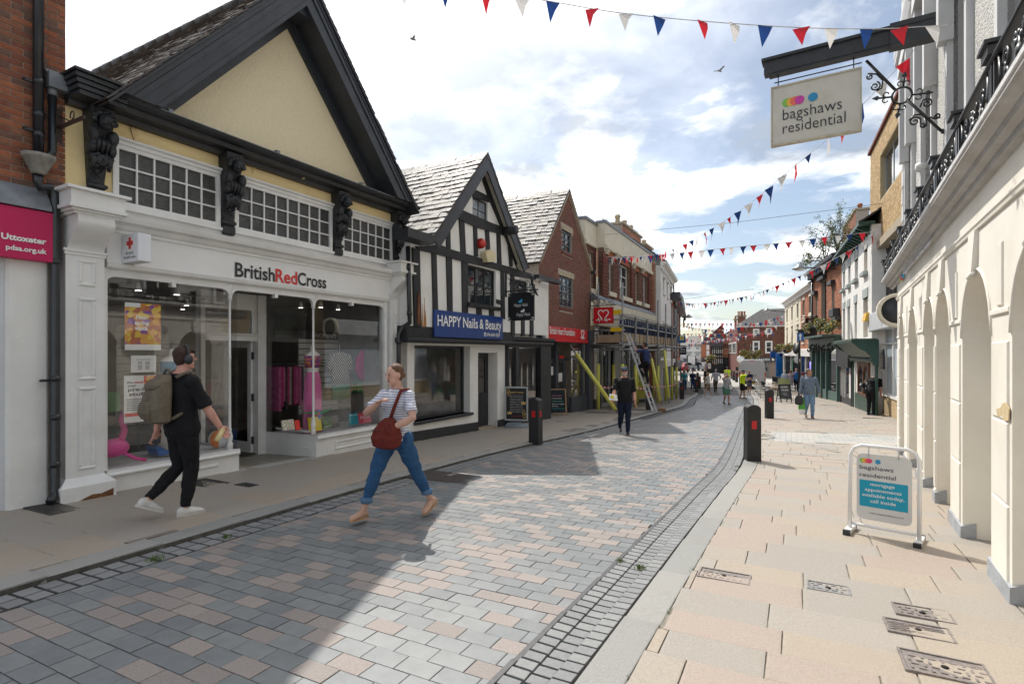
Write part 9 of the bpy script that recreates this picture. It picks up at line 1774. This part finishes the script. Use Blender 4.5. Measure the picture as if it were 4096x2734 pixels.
part("red_cross",m_red,o,lambda b:(b.box(ub-.004,ub,vm-s_*1.1,vm+s_*1.1,zb1+(zt1-zb1)*.67-s_*.4,zb1+(zt1-zb1)*.67+s_*.4),b.box(ub-.004,ub,vm-s_*.4,vm+s_*.4,zb1+(zt1-zb1)*.67-s_*1.1,zb1+(zt1-zb1)*.67+s_*1.1)))
for s,z,w in(("British",.28,.46),("RedCross",.13,.68)):text(s,m_char,o,(ub-.003,vm+bw_*w/2,zb1+(zt1-zb1)*z),(0,-1,0),(0,0,1),w=bw_*w,h=(zt1-zb1)*.10,depth=.001)
m_dummy=mat("mannequin_white",(.66,.64,.60),.4,.03)
def mannequin(label,px,pyn,pyb,v,topm,skirtm,ty,sy0,sy1,flare=1.15):
 u,zn=RC.uz(px,pyn,v);z=lambda py:RC.z(px,py,v);o=RC.thing("mannequin",label,"mannequin",u,v,sill);Hm=zn-sill
 el=lambda zz,rx,ry:[(u+rx*math.cos(t),v+ry*math.sin(t),zz)for t in[k*math.pi/8 for k in range(16)]]
 sh_=zn-.16
 for nm,m,rg_ in(("torso",m_dummy,[(zn,.045,.045),(zn-.1,.048,.05),(sh_,.17,.08),(sh_-.14,.165,.10),(sh_-.26,.14,.10),(sh_-.38,.115,.085),(sh_-.5,.15,.10),(sh_-.62,.17,.11)]),("garment_top",topm,[(sh_-.03,.182,.09),(sh_-.14,.18,.115),(sh_-.26,.155,.112),(z(ty),.13,.1)]),("skirt",skirtm,[(z(sy0),.128,.098),(z(sy0)-.15,.175,.12),((z(sy0)+z(sy1))/2,.18*flare,.125),(z(sy1),.19*flare,.13)])):
  b=MB();b.sm=True;b.rings([el(*r)for r in rg_]);b.build(nm,m,o)
 part("stand",m_alu,o,lambda b:(b.tube([(u,v,sill-.02),(u,v,sh_-.6)],.015,6),b.lathe([(.16,0),(.16,.01),(0,.02)],(u,v,sill-.02))));return o
mannequin("headless white mannequin in a blue strappy top and long cream skirt in the left window",690,1395,1830,.45,mat("teal_top",(.02,.16,.28),.6),mat("cream_skirt",(.52,.48,.42),.9,.12,20,.6,60),1530,1560,1815)
mannequin("white mannequin in a purple crop top and long pink skirt in the right window",1250,1383,1718,.45,blob([(.10,.03,.16),(.55,.12,.10),(.16,.05,.28),(.62,.22,.10)],"sunset_print",30),mat("pink_skirt",(.62,.14,.34),.8,.12,12,.4,50,stretch=(1,1,.15)),1468,1487,1728)
def hung(name,label,cat,rows,v,m,slv=None):
 """flat-hung garment: rows of (pixel row, left, right)"""
 y0=rows[0][0];xm=(rows[0][1]+rows[0][2])/2;o=RC.thing(name,label,cat,*(lambda q:(q[0],v,q[1]))(RC.uz(xm,rows[-1][0],v)));b=MB();b.sm=True;R3=[]
 for py,xa,xb in rows:(ua,z),uc=RC.uz(xa,py,v),RC.u(xb,v);cx,rx=(ua+uc)/2,(uc-ua)/2;R3.append([(cx+rx*math.cos(t),v+.05*math.sin(t),z)for t in[k*math.pi/6 for k in range(12)]])
 b.rings(R3);b.build("cloth",m,o);u_,z_=RC.uz(xm,y0,v);part("hanger",m_alu,o,lambda b:b.tube([(u_,v,z_-.02),(u_,v,z_+.16)],.006,5))
 if slv:part("sleeve",m,o,lambda b:[b.tube([(RC.u(x_,v),v,RC.z(x_,ya,v)),(RC.u(xx,v),v,RC.z(xx,yb,v))],[.07,.065],8)for x_,ya,xx,yb in slv])
m_zig=mat("zigzag_knit",(.50,.47,.38),.9,.1,10);nt=m_zig.node_tree;wv=nt.nodes.new("ShaderNodeTexWave");wv.inputs["Scale"].default_value=9;wv.inputs["Distortion"].default_value=3;wv.bands_direction='DIAGONAL';mx_=nt.nodes.new("ShaderNodeMix");mx_.data_type='RGBA';g_n=nt.nodes.new("ShaderNodeNewGeometry");nt.links.new(g_n.outputs["Position"],wv.inputs["Vector"]);nt.links.new(wv.outputs["Fac"],mx_.inputs[0]);mx_.inputs[6].default_value=(.03,.03,.05,1);mx_.inputs[7].default_value=(.5,.47,.38,1);nt.links.new(mx_.outputs[2],nt.nodes["Principled BSDF"].inputs["Base Color"])
hung("patterned_shirt","black and cream zigzag shirt hanging in the right window","shirt",[(1408,1345,1372),(1416,1328,1392),(1450,1326,1396),(1500,1326,1398),(1541,1324,1402)],.6,m_zig,[(1330,1420,1312,1480),(1390,1420,1404,1480)])
hung("green_shorts","teal green shorts hanging below the zigzag shirt","shorts",[(1537,1328,1400),(1565,1325,1401),(1600,1325,1403)],.6,mat("shorts_teal",(.03,.17,.14),.8))
hung("swimsuit","bright magenta swimsuit hanging on the white slatwall","swimsuit",[(1392,1455,1466),(1430,1424,1464),(1475,1420,1468),(1500,1430,1462),(1521,1442,1452)],.9,mat("swim_magenta",(.55,.01,.22),.5))
fu_,fz_=RC.uz(455,1790,.25);fl_o=RC.thing("inflatable_flamingo","bright pink inflatable flamingo in the corner of the left window","inflatable",fu_,.25,sill);m_fla=mat("flamingo_pink",(.75,.05,.30),.35,.05)
part("body",m_fla,fl_o,lambda b:b.ell((fu_,.25,fz_),(.19,.12,.13),14,9));part("neck",m_fla,fl_o,lambda b:b.tube([(fu_+.08,.25,fz_+.08),(fu_+.13,.25,fz_+.22),(fu_+.10,.25,fz_+.36),(fu_+.13,.25,fz_+.45),(fu_+.18,.25,fz_+.42)],[.05,.04,.045,.06,.03],10));part("leg",m_fla,fl_o,lambda b:b.tube([(fu_+.1,.2,fz_-.08),(fu_+.25,.2,sill+.06),(fu_+.38,.2,sill+.02)],.025,8))
bu_,bz_=RC.uz(873,1757,.3);o=RC.thing("beach_ball","yellow and white beach ball on the left window shelf by the entrance","ball",bu_,.3,sill);r_b=.145
for k,m in enumerate((mat("ball_white",(.66,.67,.68),.25),mat("ball_yellow",(.75,.52,.02),.25),mat("ball_white",0),mat("ball_orange",(.70,.20,.03),.25),mat("ball_white",0),mat("ball_blue",(.02,.12,.4),.25))):part("gore",m,o,lambda b:b.add([(bu_+r_b*math.sin(p_)*math.cos(t),.3+r_b*math.sin(p_)*math.sin(t),sill+r_b-r_b*math.cos(p_))for p_ in[i*math.pi/8 for i in range(9)]for t in(k*1.0472,k*1.0472+.52,k*1.0472+1.0472)],[(3*i+j,3*i+j+1,3*i+j+4,3*i+j+3)for i in range(8)for j in(0,1)]))
show("folded_cloth","blue cloth and toy heap on the left window shelf behind the young man","cloth",640,760,1790,1822,.3,.3,mat("cloth_blue",(.01,.09,.32),.7),"heap",None,.1);show("green_toy","green inflatable toy hanging at the left edge of the left window","inflatable",420,480,1570,1650,.5,.1,mat("toy_green",(.02,.22,.06),.4),"body")
for k,(xa,xb,ya,yb,m,lb,tt)in enumerate(((1133,1180,1682,1722,blob([(.6,.58,.5),(.5,.3,.35),(.3,.4,.2)],"fairy_cover",40),"pale flowery book leftmost in the right window row",None),(1184,1203,1682,1720,m_red,"narrow red book beside the flowery one",None),(1240,1289,1671,1727,mat("book_yellow",(.72,.55,.03),.5),"large yellow book behind the turned column",("RHODES",.75)),(1293,1330,1668,1716,blob([(.06,.14,.04),(.12,.22,.06),(.03,.06,.03)],"garden_cover",40),"green garden book right of the yellow one",("GARDEN",.12)),(1331,1358,1664,1712,mat("book_slate",(.12,.11,.10),.5),"dark portrait book in the middle of the row",None),(1400,1436,1655,1700,mat("book_teal",(.01,.24,.32),.5),"teal paperback with yellow title",("Marina Hyde",.8)),(1437,1486,1652,1694,mat("book_red",(.50,.05,.09),.5),"red art book at the right end of the row",("Disc Art",.45)))):
 o,a,c,z0,z1=show("book",lb,"book",xa,xb,ya,yb,.12,.03,m,"cover","books standing in the right shop window",.04)
 if tt:text(tt[0],m_lw,o,(a+(c-a)*.12,.115+.04*tt[1],z0+(z1-z0)*tt[1]),(1,0,0),(0,0,1),w=(c-a)*.76,depth=.004)
pu_,pz_=RC.uz(1272,1650,.2);o=RC.thing("toy_parrot","inflatable parrot with spread green wings above the books","inflatable",pu_,.2,pz_-.15);part("body",blob([(.05,.15,.45),(.7,.3,.04),(.6,.05,.04)],"parrot_print",14),o,lambda b:b.ell((pu_,.2,pz_-.06),(.06,.06,.13),10,8));part("wing",mat("wing_green",(.02,.26,.08),.4),o,lambda b:[b.hexa([(pu_,.16,pz_-.04),(pu_+s*.34,.2,pz_+.03),(pu_+s*.34,.24,pz_+.03),(pu_,.24,pz_-.04),(pu_,.16,pz_+.02),(pu_+s*.34,.2,pz_+.045),(pu_+s*.34,.24,pz_+.045),(pu_,.24,pz_+.02)])for s in(-1,1)])
o,a,c,z0,z1=show("hat_display","green leafy hat shape on the display right of the shorts","hat",1430,1512,1522,1570,.9,.15,mat("toy_green",0),"crown_shape");o,a,c,z0,z1=show("shop_banner","dark hanging sign reading WOMEN'S inside the shop","sign",1105,1355,1318,1352,1.6,.03,mat("banner_dark",(.03,.03,.032),.5));text("WOMEN'S",mat("banner_text",(.4,.4,.4),.5),o,(a+(c-a)*.56,1.59,z0+(z1-z0)*.2),(1,0,0),(0,0,1),w=(c-a)*.38,h=(z1-z0)*.55,depth=.004)
for k,(x,m,lb)in enumerate(((1705,m_white,"white plant pot at the left of the nail bar window sill"),(1740,mat("pot_teal",(.02,.25,.32),.5),"small turquoise pot on the nail bar window sill"),(1780,mat("terracotta",(.32,.11,.05),.8),"terracotta pot in the middle of the nail bar window sill"),(1804,m_white,"pale tall pot beside the terracotta one"),(1828,mat("terracotta",0),"terracotta pot at the right of the nail bar window sill"))):
 u_=NA.u(x,.45);o=NA.thing("plant_pot",lb,"plant pot",u_,.45,wz0,"pots on the nail bar window sill");part("pot",m,o,lambda b:b.lathe([(.07,0),(.10,.16),(.11,.17),(.11,.2),(.09,.2)],(u_,.45,wz0),12));f=part("leaves",m_leaf,o,lambda b:leaves(b,[((u_,.45,wz0+.38),.16)],70,.05,R_));f["kind"]="stuff"
